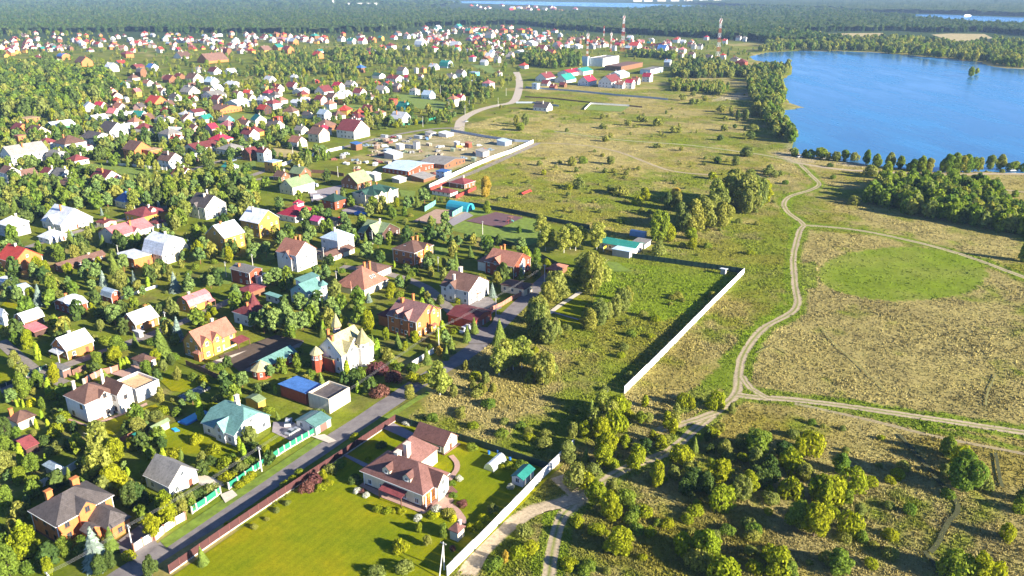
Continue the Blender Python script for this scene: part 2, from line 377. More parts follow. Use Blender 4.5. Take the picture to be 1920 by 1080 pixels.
# lake and the far reservoir
def water_mat(name, c, bumpd=.25, rough=.12):
    m, nt, b = nodes_of(name); pos = geo_pos(nt)
    mp = nt.nodes.new('ShaderNodeMapping'); mp.inputs['Rotation'].default_value = (0, 0, .5); mp.inputs['Scale'].default_value = (.03, .007, 1); nt.links.new(pos, mp.inputs[0])
    n1 = noise_node(nt, 1.0, 4, .6, mp.outputs[0])
    nt.links.new(ramp(nt, n1.outputs[0], [(.34, tuple(q*.78 for q in c)), (.5, c), (.66, tuple(q*1.35 for q in c))]), b.inputs['Base Color'])
    n2 = noise_node(nt, .45, 4, .65, pos); bp = nt.nodes.new('ShaderNodeBump'); bp.inputs['Strength'].default_value = .18; bp.inputs['Distance'].default_value = bumpd
    nt.links.new(n2.outputs[0], bp.inputs['Height']); nt.links.new(bp.outputs[0], b.inputs['Normal'])
    mr = nt.nodes.new('ShaderNodeMapRange'); mr.inputs[1].default_value = .35; mr.inputs[2].default_value = .7; mr.inputs[3].default_value = rough; mr.inputs[4].default_value = rough+.22
    nt.links.new(n1.outputs[0], mr.inputs[0]); nt.links.new(mr.outputs[0], b.inputs['Roughness'])
    b.inputs['IOR'].default_value = 1.33; b.inputs['Specular IOR Level'].default_value = .5
    MATS[name] = m; return m
M_WATER = water_mat('lake_water', (.04,.165,.34))
from mathutils.geometry import tessellate_polygon
def sheet(name, poly, z, m, label=None, kind='structure'):
    vs = [Vector((x, y, z)) for x, y in poly]
    a2 = sum(poly[i-1][0]*poly[i][1]-poly[i][0]*poly[i-1][1] for i in range(len(poly)))
    f = [t if ((vs[t[1]]-vs[t[0]]).cross(vs[t[2]]-vs[t[0]])).z > 0 else t[::-1] for t in tessellate_polygon([vs])]
    me = bpy.data.meshes.new(name); me.from_pydata([tuple(v) for v in vs], [], f); me.materials.append(m)
    return struct(name, me, label, kind)
def grow(poly, d):
    c = np.mean(np.array(poly), 0); return [tuple(c+(np.array(p)-c)*(1+d/np.hypot(*(np.array(p)-c)))) for p in poly]
sheet('lake', grow(LAKE, 14), -.35, M_WATER, 'wide blue lake with wooded banks')
RIVER = [G(*q) for q in pxs('P', '1630,26.5 1760,27 1860,31 1920,33 2150,38 2300,52 2000,51 1900,50 1830,45 1780,41 1700,34')]
RIVER2 = [G(*q) for q in pxs('P', '700,2.5 880,2.5 1000,3 1080,4.5 1180,6 1260,9 1330,12 1330,15 1240,15.5 1160,13.5 1050,11 960,8.5 880,6 700,5')]
sheet('reservoir', RIVER, .3, M_WATER, 'far blue reservoir behind the right forest')
sheet('reservoir_reach', RIVER2, .3, M_WATER, 'distant strip of blue water below the horizon')

# dirt tracks: five lines of vertices across, two worn ruts and a grassy crown
m_track, nt, b = nodes_of('dirt_track')
at = nt.nodes.new('ShaderNodeAttribute'); at.attribute_name = 'Col'; pos = geo_pos(nt); na = noise_node(nt, 1.3, 5, .7, pos)
nt.links.new(mixrgb(nt, 'MULTIPLY', 1, at.outputs[0], ramp(nt, na.outputs[0], [(.3, (.62,.6,.55)), (.7, (1.3,1.28,1.2))])), b.inputs['Base Color'])
b.inputs['Roughness'].default_value = 1; b.inputs['Specular IOR Level'].default_value = .05
def track(name, line, w, zoff, ruts=True, c=C_SAND, label=None):
    P = np.array(line); T = np.gradient(P, axis=0); T /= np.hypot(T[:, 0], T[:, 1])[:, None]+1e-9; Nn = np.stack([-T[:, 1], T[:, 0]], 1)
    offs = np.array((-1.25, -.95, -.5, 0, .5, .95, 1.25))*w
    v = []; cc = []
    base = land(P[:, 0], P[:, 1])
    for k, o in enumerate(offs):
        j = (fbm(P[:, 0]/6+k, P[:, 1]/6, 40+k)-.5)*w*(1.1 if k in (0, 6) else .3)
        q = P+Nn*(o+j)[:, None]; v.append(np.concatenate([q, np.full((len(q), 1), zoff)], 1))
        n = vnoise(P[:, 0]/7, P[:, 1]/7, 50+k)[:, None]
        if k in (0, 6): cc.append(base)
        elif k == 3 and ruts: cc.append((base*.75+C_GRN*.25)*(1-n*.45)+c*.8*(n*.45))
        else: cc.append(c*(.8+.35*n))
    v = np.stack(v, 1); cc = np.stack(cc, 1); n = len(P); ii = np.arange(n*7).reshape(n, 7)
    f = np.stack([ii[:-1, :-1], ii[:-1, 1:], ii[1:, 1:], ii[1:, :-1]], -1).reshape(-1, 4)[:, ::-1]
    me = np_mesh(name, v.reshape(-1, 3), f, m_track); colour_attr(me, cc.reshape(-1, 3).clip(0, 1)); return struct(name, me, label)
_z = .012
for nm, (ln, w) in TRW.items():
    track('dirt_track', ln, w, _z, nm not in ('sandy', 'gate', 'shore'), C_SAND*(1.0 if nm != 'second' else .85)); _z += .004
def road(name, line, w, z, m, label=None):
    P = np.array(smooth_line(line, 6)); T = np.gradient(P, axis=0); T /= np.hypot(T[:, 0], T[:, 1])[:, None]; Nn = np.stack([-T[:, 1], T[:, 0]], 1)
    j = (fbm(P[:, 0]/5, P[:, 1]/5, 77)-.5)[:, None]*.7
    a = P+Nn*(w+j); c = P-Nn*(w-j); n = len(P); v = np.concatenate([np.stack([a, c], 1).reshape(-1, 2), np.full((2*n, 1), z)], 1)
    f = np.array([(2*i, 2*i+1, 2*i+3, 2*i+2) for i in range(n-1)]); return struct(name, np_mesh(name, v, f, m), label)
m_asph, nt, b = nodes_of('asphalt')
pos = geo_pos(nt); n1 = noise_node(nt, .35, 5, .65, pos); n2 = noise_node(nt, 7, 3, .6, pos)
c0 = ramp(nt, n1.outputs[0], [(.3, (.14,.125,.13)), (.55, (.205,.185,.185)), (.75, (.25,.225,.21))])
nt.links.new(mixrgb(nt, 'MULTIPLY', .6, c0, ramp(nt, n2.outputs[0], [(.35, (.75,.75,.75)), (.65, (1.15,1.15,1.15))])), b.inputs['Base Color']); b.inputs['Roughness'].default_value = .9
m_grav = simple('gravel', (.42,.36,.29), 1, .25, .7, .3)
ROADL = [G(*q) for q in pxs('P', '60,1200 160,1130 285,1045 420,962 560,868 690,782 790,715 880,660 935,610 985,560 1040,508')]
road('road', ROADL, 3.1, .03, m_asph, 'grey asphalt lane running between the garden fences')
GRAVL = [G(*q) for q in pxs('P', '860,250 866,225 895,208 930,198 960,192 970,178 974,155 968,135')]
road('gravel_road', GRAVL, 4.5, .03, m_grav, 'pale gravel road entering the far village')
LANES = [pxs('P', s) for s in ('862,240 800,243 700,262 560,300 470,330', '1010,268 940,300 880,326 805,352', '30,470 160,430 290,395 420,350 520,330',
   '0,735 110,690 250,640 360,596 440,560', '440,560 520,520 600,470 700,440', '560,640 500,700 430,660', '640,500 720,512 800,540 860,600', '270,385 310,345 340,325 420,300', '290,158 240,150 330,140 420,150', '0,640 60,690 120,720')]
LANEW = [[G(*q) for q in l] for l in LANES]
for l, w in zip(LANEW, (2.6, 2.4, 2.2, 2.2, 2.2, 2.0, 2.2, 2.5, 2.5, 2.0)):
    _z += .004; road('village_lane', l, w, _z+.02, simple('lane_gravel', (.22,.19,.17), 1, .25, .6))
# verges, lawns, drives
m_lawn, nt, b = nodes_of('lawn_grass'); pos = geo_pos(nt)
n1 = noise_node(nt, .05, 4, .6, pos); n2 = noise_node(nt, 3.5, 4, .7, pos); n3 = noise_node(nt, .35, 3, .6, pos)
c0 = ramp(nt, n1.outputs[0], [(.3, (.155,.20,.005)), (.5, (.205,.225,.005)), (.68, (.28,.25,.006))])
c1 = mixrgb(nt, 'MULTIPLY', .75, c0, ramp(nt, n3.outputs[0], [(.35, (.82,.86,.8)), (.65, (1.12,1.08,1))]))
mpl = nt.nodes.new('ShaderNodeMapping'); mpl.inputs['Rotation'].default_value = (0, 0, -YAW); nt.links.new(pos, mpl.inputs[0])
wv = nt.nodes.new('ShaderNodeTexWave'); wv.bands_direction = 'Y'; wv.inputs['Scale'].default_value = .16; wv.inputs['Distortion'].default_value = 1.5; nt.links.new(mpl.outputs[0], wv.inputs['Vector'])
c1 = mixrgb(nt, 'MULTIPLY', .5, c1, ramp(nt, wv.outputs[1], [(.3, (.86,.9,.85)), (.7, (1.06,1.04,1))]))
nt.links.new(mixrgb(nt, 'MULTIPLY', .8, c1, ramp(nt, n2.outputs[0], [(.35, (.68,.72,.6)), (.65, (1.2,1.18,1.1))])), b.inputs['Base Color']); b.inputs['Roughness'].default_value = 1; b.inputs['Specular IOR Level'].default_value = .05
bp = nt.nodes.new('ShaderNodeBump'); bp.inputs['Strength'].default_value = .4; bp.inputs['Distance'].default_value = .12; nt.links.new(n2.outputs[0], bp.inputs['Height']); nt.links.new(bp.outputs[0], b.inputs['Normal'])
m_lawn2 = simple('garden_lawn', (.135,.20,.014), 1, .35, .45, .4)
m_hay = simple('mown_hay', (.36,.29,.12), 1, .4, .08, .4)
LAWNS = []
def lawn(t, s, m=None, z=None, label=None, name='lawn'):
    global _z
    p = pts(t, s); LAWNS.append(p); _z += .004
    return sheet(name, p, _z+.01 if z is None else z, m or m_lawn2, label)
lawn('P', '322,1082 742,790 765,795 1040,882 1066,860 838,1085 600,1300 300,1110', m_lawn, label='wide bright lawn round the reddish brown roofed house')
lawn('P', '300,1015 605,815 612,824 312,1028', label='grass verge between green fence and asphalt lane', name='grass_verge')
lawn('P', '605,860 690,800 800,733 806,738 690,812 615,866', name='grass_verge')
for t, s, m in (('T5', '480,290 640,265 900,290 1210,318 1090,370 960,395 880,370 640,330', 0), ('T5', '1500,380 1650,345 1760,365 1740,410 1560,425', 0), ('T5', '1760,290 1920,240 1920,300 1830,320', 0),
  ('M8', '960,500 1110,455 1430,525 1640,420 1760,440 1800,560 1780,640 1650,690 1400,640 1000,540', 0), ('M8', '845,690 960,690 990,720 940,770 845,760', 0), ('M8', '520,175 670,185 660,225 540,240', 0), ('M8', '1130,390 1190,350 1370,370 1300,410 1200,405', 0), ('M8','920,160 1100,170 1060,195 930,185',0),
  ('N4', '600,660 800,740 960,670 1400,520 1440,560 1010,800 960,850 620,700', m_lawn), ('N7', '0,120 160,50 480,190 720,300 600,420 300,300 0,330', m_lawn), ('N7', '860,260 1010,150 1200,230 1010,330', m_lawn), ('N7', '330,480 460,440 560,520 480,570', m_lawn),
  ('N4', '0,160 170,170 240,260 0,340', m_lawn), ('N1', '40,560 240,590 130,660 150,740 0,830 0,600', m_lawn), ('M7', '170,770 330,650 500,700 430,790 420,970 250,920', m_lawn), ('N4', '1360,240 1560,280 1880,290 1700,420 1540,400', m_lawn), ('N4', '1400,780 1620,700 1880,830 1900,960 1500,980', m_lawn),
  ('N2', '640,120 800,120 800,170 700,200', 0), ('N2', '280,250 420,240 400,400 320,400', 0), ('T6','1070,470 1200,480 1150,520 1090,510',0),
  ('T2', '1000,705 1180,700 1240,740 1430,770 1400,835 1180,810 1050,740', 0), ('T2', '520,790 830,790 850,860 560,840', 0), ('T2', '0,870 120,880 100,910 0,905', 0), ('T2', '1600,480 1760,490 1820,560 1700,540', 0), ('T1', '980,620 1140,600 1290,630 1140,670', 0), ('T1', '1700,850 1920,860 1920,960 1740,950', 0),
  ('T3', '570,790 880,800 820,840 560,825', 0), ('T6', '80,150 230,160 440,200 300,240 130,210', m_hay), ('T6', '380,370 500,380 450,400 400,400', 0), ('T7','690,1000 790,1010 900,1080 700,1080',0)):
    lawn(t, s, m or None)
m_pink = M_STONE
m_brown = simple('bare_soil', (.10,.07,.05), 1, .25, .5, .3)
m_plum = simple('rubber_paving', (.13,.065,.075), .9, .12, .5)
m_pave = simple('paving_grey', (.27,.24,.26), .9, .15, 1.0)
m_cream = simple('paving_cream', (.56,.50,.42), .9, .12, 1.0)
def paved(name, t, s, m, label=None): return lawn(t, s, m, None, label, name)
paved('paved_yard', 'M8', '1120,455 1390,375 1640,425 1430,515', m_plum, 'plum rubber surface of the playground')
paved('path', 'M8', '890,490 1120,368 1190,408 1000,505', m_pave)
paved('sand_court', 'M8', '640,460 850,350 1000,360 1120,380 880,480 720,470', simple('court_sand', (.36,.24,.17), 1, .2, .5))
paved('ploughed_bed', 'N5', '290,330 800,140 1060,190 480,470', m_brown, 'bare dark soil plot beside the yellow house')
paved('driveway', 'N5', '115,430 250,370 540,280 500,300 180,450', m_cream)
paved('driveway', 'N8', '355,205 440,150 680,270 640,330', m_pave)
paved('driveway', 'N8', '0,450 30,440 260,545 200,560', m_pave)
paved('driveway', 'N7', '1020,60 1200,60 1330,160 1180,230 1010,150', m_pave)
paved('driveway', 'N7', '1360,190 1480,170 1590,230 1520,250', m_cream)
paved('driveway', 'N7', '545,715 650,670 700,720 590,790', m_cream)
paved('driveway', 'N6', '1040,790 1300,600 1420,800 1240,960 1100,900', m_asph)
paved('terrace', 'N7', '330,520 470,560 600,620 480,670 350,620', m_cream)
paved('terrace', 'N8', '160,730 215,690 700,830 950,700 1000,755 960,800 1015,860 930,950 850,910 740,985 320,820', m_pink, 'pink paved terrace round the reddish brown roofed house')
paved('terrace', 'N8', '910,455 1060,345 1075,355 940,450', m_pink)
paved('terrace', 'N4', '590,640 800,715 1060,620 1320,510 1330,530 820,735 620,670', m_pink)
paved('yard', 'N3', '1040,690 1280,660 1400,760 1320,800 1200,930 1290,940 1340,820 1450,830 1300,1080 1100,1080', m_asph)
paved('driveway', 'N4', '1000,250 1100,210 1260,130 1300,260 1180,300', m_pink)
paved('paved_yard', 'T6', '640,620 760,580 860,620 700,650', m_pave)
paved('paved_yard', 'T6', '400,480 640,430 660,500 420,560', m_pave)
LAWNS.append(pts('T6', '480,260 940,40 1300,60 1480,90 1900,120 1920,180 1500,370 1300,440 860,400 640,360 400,310'))
lawn('P', '1548,64 1580,62.5 1655,62 1662,67 1600,69 1552,69', m_hay, name='hay_field'); lawn('P', '1746,65 1780,63 1846,64 1862,72 1800,78 1775,74', m_hay, name='hay_field')
def winding(name, t, s, w, m, label=None):
    global _z
    _z += .004; road(name, pts(t, s), w, _z+.012, m, label)
winding('path', 'N8', '985,460 1035,520 1040,590 960,690', .7, m_pink)
winding('path', 'M1', '970,450 1040,510 1085,570 1090,620', .9, m_pink)
winding('path', 'M7', '130,820 250,730 420,620', 1.0, m_cream)
winding('path', 'M7', '180,800 420,870', .5, m_pave)
winding('ditch_path', 'M3', '1050,20 1130,110 1230,220 1330,350 1440,470 1460,560 1400,620 1330,770 1270,840', .55, simple('trench_shade_soil', (.06,.065,.018), 1, .4, .4))  # ditch paths: shadow of the trench is put into the dark soil colour
winding('ditch_path', 'M3', '1230,830 1300,920 1340,1000', .5, simple('trench_shade_soil', (.06,.065,.018), 1, .4, .4))
winding('ditch_path', 'M3', '1720,150 1740,260 1770,390', .4, simple('trench_shade_soil', (.06,.065,.018), 1, .4, .4))
for s in ('640,190 740,310 830,380 930,480 1040,580', '1740,480 1690,590 1680,680', '230,350 330,300 420,350'):
    winding('field_path', 'M5', s, .25, simple('mown_track', (.21,.20,.06), 1, .3, .4))
# stepping stones
def stones(t, s, step, size):
    line = smooth_line(pts(t, s), .3); acc = 0; mb = MB(); q0 = line[0]
    o = ob('stepping_stone_path', None, None, (q0[0], q0[1], 0)); o['kind'] = 'structure'
    me = MB().box(-size, size, -size*.7, size*.7, 0, .06).mesh('stepping_stone', m_cream)
    for a, b_ in zip(line[:-1], line[1:]):
        acc += math.hypot(b_[0]-a[0], b_[1]-a[1])
        if acc > step: acc = 0; ob('stone', me, o, (a[0]-q0[0], a[1]-q0[1], .01), math.atan2(b_[1]-a[1], b_[0]-a[0])+math.pi/2)
stones('N8', '1060,600 1160,612 1280,635 1400,665 1540,700', .75, .38)
stones('N8', '1330,565 1280,630', .75, .3)
stones('M1', '1150,690 1080,760 1045,850 1020,940 960,1015', .75, .36)
# ------------------------------------------------------------------ houses
FOOT = []
WINM = {}
def win_mesh(w, h, brown=False, kind='frame'):
    k = (round(w, 2), round(h, 2), brown, kind)
    if k in WINM: return WINM[k]
    mb = MB(); t = .09
    if kind == 'frame':
        for a in ((-w/2, -w/2+t, 0, h), (w/2-t, w/2, 0, h), (-w/2+t, w/2-t, 0, t), (-w/2+t, w/2-t, h-t, h), (-.035, .035, t, h-t)):
            mb.box(a[0], a[1], -.07, .02, a[2], a[3])
        mb.box(-w/2-.08, w/2+.08, -.16, -.005, -.09, -.003)
        WINM[k] = mb.mesh('window', M_FRAMEB if brown else M_FRAME)
    elif kind == 'pane': WINM[k] = mb.box(-w/2+.02, w/2-.02, -.03, .015, .02, h-.02).mesh('pane', M_GLASS)
    else: WINM[k] = mb.box(-w/2, w/2, -.04, .02, 0, h).mesh('window', M_GLASS)
    return WINM[k]
DOORM = {}
def door_mesh(brown):
    if brown not in DOORM: DOORM[brown] = MB().box(-.5, .5, -.06, .02, 0, 2.1).mesh('door', simple('door_brown', (.16,.06,.035), .6, .1) if brown else simple('door_grey', (.35,.35,.36), .6, .1))
    return DOORM[brown]
def profile(typ, Eb, h, r):
    if typ == 'q': return [(Eb, h), (Eb*.68, h+r*.66), (0, h+r)]
    return [(Eb, h), (0, h+r)]
def zprof(pr, b):
    b = abs(b)
    for (b0, z0), (b1, z1) in zip(pr[:-1], pr[1:]):
        if b <= b0 and b >= b1: return z0+(z1-z0)*(b0-b)/(b0-b1)
    return pr[-1][1]
SIDES = {'V': ((0, -1), 0.0), 'U': ((-1, 0), -math.pi/2), 'V+': ((0, 1), math.pi), 'U+': ((1, 0), math.pi/2)}
def block(root, cx, cy, lx, ly, z0, h, typ, rise, wk, rk, o=.4, t=.18, plinth=False, wmat=None):
    """one gabled / hipped / flat volume: lx runs along the lane, ly across it; returns the roof object"""
    ax = 'u'; T = typ[0]
    if T in 'uv': ax = T; T = 'g'
    elif len(typ) > 1 and typ[1] in 'uv': ax = typ[1]
    if T == 'h': ax = 'u' if lx >= ly else 'v'
    la, lb = (lx, ly) if ax == 'u' else (ly, lx)
    mp = (lambda a, b, z: (cx+a, cy+b, z)) if ax == 'u' else (lambda a, b, z: (cx-b, cy+a, z))
    Ea, Eb = la/2, lb/2; rb = MB(); wb = MB(); polys = []
    if T in 'gq':
        pr = profile('q' if T == 'q' else 'g', Eb, h, rise)
        for s in (1, -1):
            for (b0, za), (b1, zb) in zip(pr[:-1], pr[1:]):
                if s > 0: polys.append([(-Ea, -b0, za), (Ea, -b0, za), (Ea, -b1, zb), (-Ea, -b1, zb)])
                else: polys.append([(Ea, b0, za), (-Ea, b0, za), (-Ea, b1, zb), (Ea, b1, zb)])
        we = Eb-o; ring = [(-we, z0), (we, z0)]
        inner = [(we, zprof(pr, we)-t)]+[(b, z-t) for b, z in pr[1:-1]]+[(0, h+rise-t)]
        ring += inner+[(-b, z) for b, z in reversed(inner[:-1])]
    elif T == 'j':
        e = .42*Eb; zc = h+.58*rise; c = .45*Eb
        for s in (1, -1):
            polys.append([(-s*Ea, -s*Eb, h), (s*Ea, -s*Eb, h), (s*Ea, -s*e, zc), (s*(Ea-c), 0, h+rise), (-s*(Ea-c), 0, h+rise), (-s*Ea, -s*e, zc)])
            polys.append([(s*Ea, -s*e, zc), (s*Ea, s*e, zc), (s*(Ea-c), 0, h+rise)])
        we = Eb-o; zw = h+(o/Eb)*rise-t
        ring = [(-we, z0), (we, z0), (we, zw), (e, zc-t), (-e, zc-t), (-we, zw)]
    elif T in 'hp':
        Ra = max(0.0, Ea-Eb) if T == 'h' else 0.0
        if T == 'p' or Ra < .05:
            for q in ([(-Ea,-Eb),(Ea,-Eb)], [(Ea,-Eb),(Ea,Eb)], [(Ea,Eb),(-Ea,Eb)], [(-Ea,Eb),(-Ea,-Eb)]): polys.append([(*q[0], h), (*q[1], h), (0, 0, h+rise)])
        else:
            for s in (1, -1):
                polys.append([(-s*Ea, -s*Eb, h), (s*Ea, -s*Eb, h), (s*Ra, 0, h+rise), (-s*Ra, 0, h+rise)])
                polys.append([(s*Ea, -s*Eb, h), (s*Ea, s*Eb, h), (s*Ra, 0, h+rise)])
        ring = [(-(Eb-o), z0), (Eb-o, z0), (Eb-o, h), (-(Eb-o), h)]
    elif T == 's':      # one plane, low towards -b
        polys.append([(-Ea, -Eb, h), (Ea, -Eb, h), (Ea, Eb, h+rise), (-Ea, Eb, h+rise)])
        we = Eb-o; k = rise/lb
        ring = [(-we, z0), (we, z0), (we, h+rise-k*o-t), (-we, h+k*o-t)]
    if T == 'f':
        if rise > 0:      # parapet
            p = .3
            for q in ((-Ea, Ea, -Eb, -Eb+p), (-Ea, Ea, Eb-p, Eb), (-Ea, -Ea+p, -Eb+p, Eb-p), (Ea-p, Ea, -Eb+p, Eb-p)):
                wb.add([mp(a, b, z) for z in (z0, h+rise) for a, b in ((q[0], q[2]), (q[1], q[2]), (q[1], q[3]), (q[0], q[3]))], [(0,3,2,1),(4,5,6,7),(0,1,5,4),(1,2,6,5),(2,3,7,6),(3,0,4,7)])
            rb.add([mp(a, b, z) for z in (h-.2, h) for a, b in ((-Ea+p, -Eb+p), (Ea-p, -Eb+p), (Ea-p, Eb-p), (-Ea+p, Eb-p))], [(0,3,2,1),(4,5,6,7),(0,1,5,4),(1,2,6,5),(2,3,7,6),(3,0,4,7)])
        else:
            wb.add([mp(a, b, z) for z in (z0, h-.25) for a, b in ((-Ea+o, -Eb+o), (Ea-o, -Eb+o), (Ea-o, Eb-o), (-Ea+o, Eb-o))], [(0,3,2,1),(4,5,6,7),(0,1,5,4),(1,2,6,5),(2,3,7,6),(3,0,4,7)])
            rb.add([mp(a, b, z) for z in (h-.25, h) for a, b in ((-Ea, -Eb), (Ea, -Eb), (Ea, Eb), (-Ea, Eb))], [(0,3,2,1),(4,5,6,7),(0,1,5,4),(1,2,6,5),(2,3,7,6),(3,0,4,7)])
    else:
        n = len(ring); xa = Ea-o
        wb.add([mp(-xa, b, z) for b, z in ring]+[mp(xa, b, z) for b, z in ring], [tuple(range(n-1, -1, -1)), tuple(range(n, 2*n))]+[(i, (i+1) % n, n+(i+1) % n, n+i) for i in range(n)])
        rb.slab([[mp(*p) for p in q] for q in polys], t)
    wall = ob('wall', wb.mesh('wall', wmat or wallmat(wk)), root)
    if plinth:
        p = MB(); i = o-.06; p.box(cx-lx/2+i, cx+lx/2-i, cy-ly/2+i, cy+ly/2-i, z0, z0+.55); ob('plinth', p.mesh('plinth', M_PLINTH if plinth is True else plinth), root)
    return ob('roof', rb.mesh('roof', roofmat(rk)), root)
def window(root, side, x, y, z, w=1.1, h=1.4, brown=False, fine=True):
    a = SIDES[side][1]
    if fine:
        f = ob('window', win_mesh(w, h, brown), root, (x, y, z), a); ob('pane', win_mesh(w, h, False, 'pane'), f)
    else: f = ob('window', win_mesh(w, h, False, 'flat'), root, (x, y, z), a)
    return f
def wall_windows(root, cx, cy, lx, ly, o, h, storeys, sides, rnd, fine, brown, z0=.0, step=3.0, doors=True, ww=1.1, wh=1.35, skip=.12):
    for s in sides:
        (nx, ny), a = SIDES[s]; L = (lx if ny else ly)-2*o
        n = max(1, int((L-.8)/step))
        for k in range(storeys):
            z = z0+.95+k*(h-z0)/max(1, storeys)
            if z+wh > h-.1: z = max(z0+.6, h-wh-.2)
            for i in range(n):
                q = (i+.5)/n*L-L/2
                if rnd.random() < skip: continue
                x = cx+(q if ny else nx*(lx/2-o)); y = cy+(ny*(ly/2-o) if ny else q)
                if doors and k == 0 and i == n//2 and s == 'V': ob('door', door_mesh(brown or rnd.random() < .6), root, (x, y, z0+.12), a)
                else: window(root, s, x, y, z, ww, wh, brown, fine)
def chimney(roof, x, y, z0, z1, brick=False, w=.45):
    c = ob('chimney', MB().box(x-w, x+w, y-w*.7, y+w*.7, z0, z1).box(x-w-.1, x+w+.1, y-w*.7-.1, y+w*.7+.1, z1+.002, z1+.16).mesh('chimney', M_CHIMB if brick else M_CHIM), roof)
    return c
def build(name, cat, X, Y, lu, lv, h, typ, rise, rk, wk, label=None, short=None, desc=None, ch=(), ex=(), o=.45, storeys=None, fine=True, brown=False,
          yaw=None, plinth=False, sides=('U', 'V'), wins=True, group=None, at=None, tile=None, step=3.0, z0=0.0):
    rnd = random.Random(int(abs(X*13.7+Y*7.1))+5)
    root = thing(name, cat, (X, Y, 0), YAW if yaw is None else yaw, label, desc, short, group, at=at)
    FOOT.append((X, Y, lu/2, lv/2, YAW if yaw is None else yaw))
    roof = block(root, 0, 0, lu, lv, z0, h, typ, rise, wk, rk, o, plinth=plinth)
    st = storeys if storeys is not None else max(1, int(round((h-.3)/2.9)))
    if wins: wall_windows(root, 0, 0, lu, lv, o, h, st, sides, rnd, fine, brown, z0, step=step, doors=fine)
    ax = typ[0] if typ[0] in 'uv' else (typ[1] if len(typ) > 1 else '')
    if wins and rise > 1.9 and typ[0] in 'uvqj' and fine:
        s = 'V' if ax == 'v' else 'U'
        if s in sides:
            (nx, ny), a = SIDES[s]; window(root, s, nx*(lu/2-o), ny*(lv/2-o), h+rise*.18, 1.0, 1.15, brown, fine)
    if fine and typ[0] in 'uvhjq' and cat == 'house':
        g = M_FRAME if wk != 'y' else M_FRAMEB
        if ax != 'v': ob('gutter', MB().box(-lu/2, lu/2, -lv/2-.10, -lv/2-.005, h-.2, h-.06).mesh('gutter', g), root)
        if ax != 'u': ob('gutter', MB().box(-lu/2-.10, -lu/2-.005, -lv/2, lv/2, h-.2, h-.06).mesh('gutter', g), root)
        for fx, fy in ((-lu/2+o-.09, -lv/2+o-.09), (lu/2-o, -lv/2+o-.09), (-lu/2+o-.09, lv/2-o)): ob('downpipe', MB().box(fx-.07, fx+.07, fy-.07, fy+.07, .1, h-.21).mesh('downpipe', g), root)
    for c in ch:
        x, y = c[0]*lu, c[1]*lv; chimney(roof, x, y, h, h+rise+(c[3] if len(c) > 3 else .9), len(c) > 2 and c[2], c[4] if len(c) > 4 else .45)
    for e in ex:
        k = e[0]
        if k == 'xg':       # cross gable: side, place along the side, width, how far out, rise, eaves
            _, s, tt, w, d, r, he = e[:7]; wkk = e[7] if len(e) > 7 else wk
            if s == 'V': block(root, (tt-.5)*lu, (-lv/2-d)/2, w, lv/2+d, 0, he, 'v', r, wkk, rk, .3); fx, fy = (tt-.5)*lu, -lv/2-d+.3
            else: block(root, (-lu/2-d)/2, (tt-.5)*lv, lu/2+d, w, 0, he, 'u', r, wkk, rk, .3); fx, fy = -lu/2-d+.3, (tt-.5)*lv
            if wins and fine:
                window(root, s, fx, fy, he-.6, 1.1, 1.4, brown); window(root, s, fx, fy, 1.0, 1.2, 1.4, brown)
        elif k == 'dorm':   # small gabled dormer: side, place, width, wall colour
            _, s, tt, w = e[:4]; wkk = e[4] if len(e) > 4 else 'w'
            half = (lv if s == 'V' else lu)/2; sl = rise/half; ins = half*.22; zf = h+sl*ins; he = zf+1.1; r = w*.42
            depth = min(half-.3, (he+r-h)/sl+.3); ln = depth-ins
            if s == 'V': block(root, (tt-.5)*lu, -lv/2+ins+ln/2, w, ln, zf-.1, he, 'v', r, wkk, rk, .15, .1); window(root, s, (tt-.5)*lu, -lv/2+ins+.15, zf+.2, .9, .9, brown, fine)
            else: block(root, -lu/2+ins+ln/2, (tt-.5)*lv, ln, w, zf-.1, he, 'u', r, wkk, rk, .15, .1); window(root, s, -lu/2+ins+.15, (tt-.5)*lv, zf+.2, .9, .9, brown, fine)
        elif k == 'sky':    # skylight lying in the slope
            _, s, tt, f = e; half = (lv if s == 'V' else lu)/2; sl = math.atan(rise/half); d = half*f; z = h+rise*f+.03
            me = MB().box(-.5, .5, -.7, .7, 0, .08).mesh('skylight', M_FRAME); g = MB().box(-.36, .36, -.56, .56, .085, .1).mesh('pane', M_GLASS)
            q = ob('skylight', me, roof, ((tt-.5)*lu, -lv/2+d, z) if s == 'V' else (-lu/2+d, (tt-.5)*lv, z))
            q.rotation_euler = (sl, 0, 0) if s == 'V' else (sl, 0, -math.pi/2)
            ob('pane', g, q)
        elif k == 'blk':    # further volume surveyed by its own eaves corners
            _, A, B, C, hh, ty, r, wkk, rkk = e[:9]; lx, ly, px_, py_ = rect(tile, A, B, C, hh)
            yw = YAW if yaw is None else yaw
            dx, dy = px_-X, py_-Y; bx, by = dx*math.cos(yw)+dy*math.sin(yw), -dx*math.sin(yw)+dy*math.cos(yw)
            rf = block(root, bx, by, lx, ly, 0, hh, ty, r, wkk, rkk, .4); FOOT.append((px_, py_, lx/2, ly/2, yw))
            if wins and len(e) < 10: wall_windows(root, bx, by, lx, ly, .4, hh, max(1, int(round(hh/3.1))), sides, rnd, fine, brown, doors=False)
        elif k == 'loc':    # further volume in the house's own frame
            _, bx, by, lx, ly, hh, ty, r, wkk, rkk = e[:10]; block(root, bx, by, lx, ly, e[10] if len(e) > 10 else 0, hh, ty, r, wkk, rkk, .35)
            if wins and len(e) > 11: wall_windows(root, bx, by, lx, ly, .35, hh, e[11], sides, rnd, fine, brown, doors=False, step=2.4)
        elif k == 'cone':   # eight sided turret: place, radius, eaves, roof height
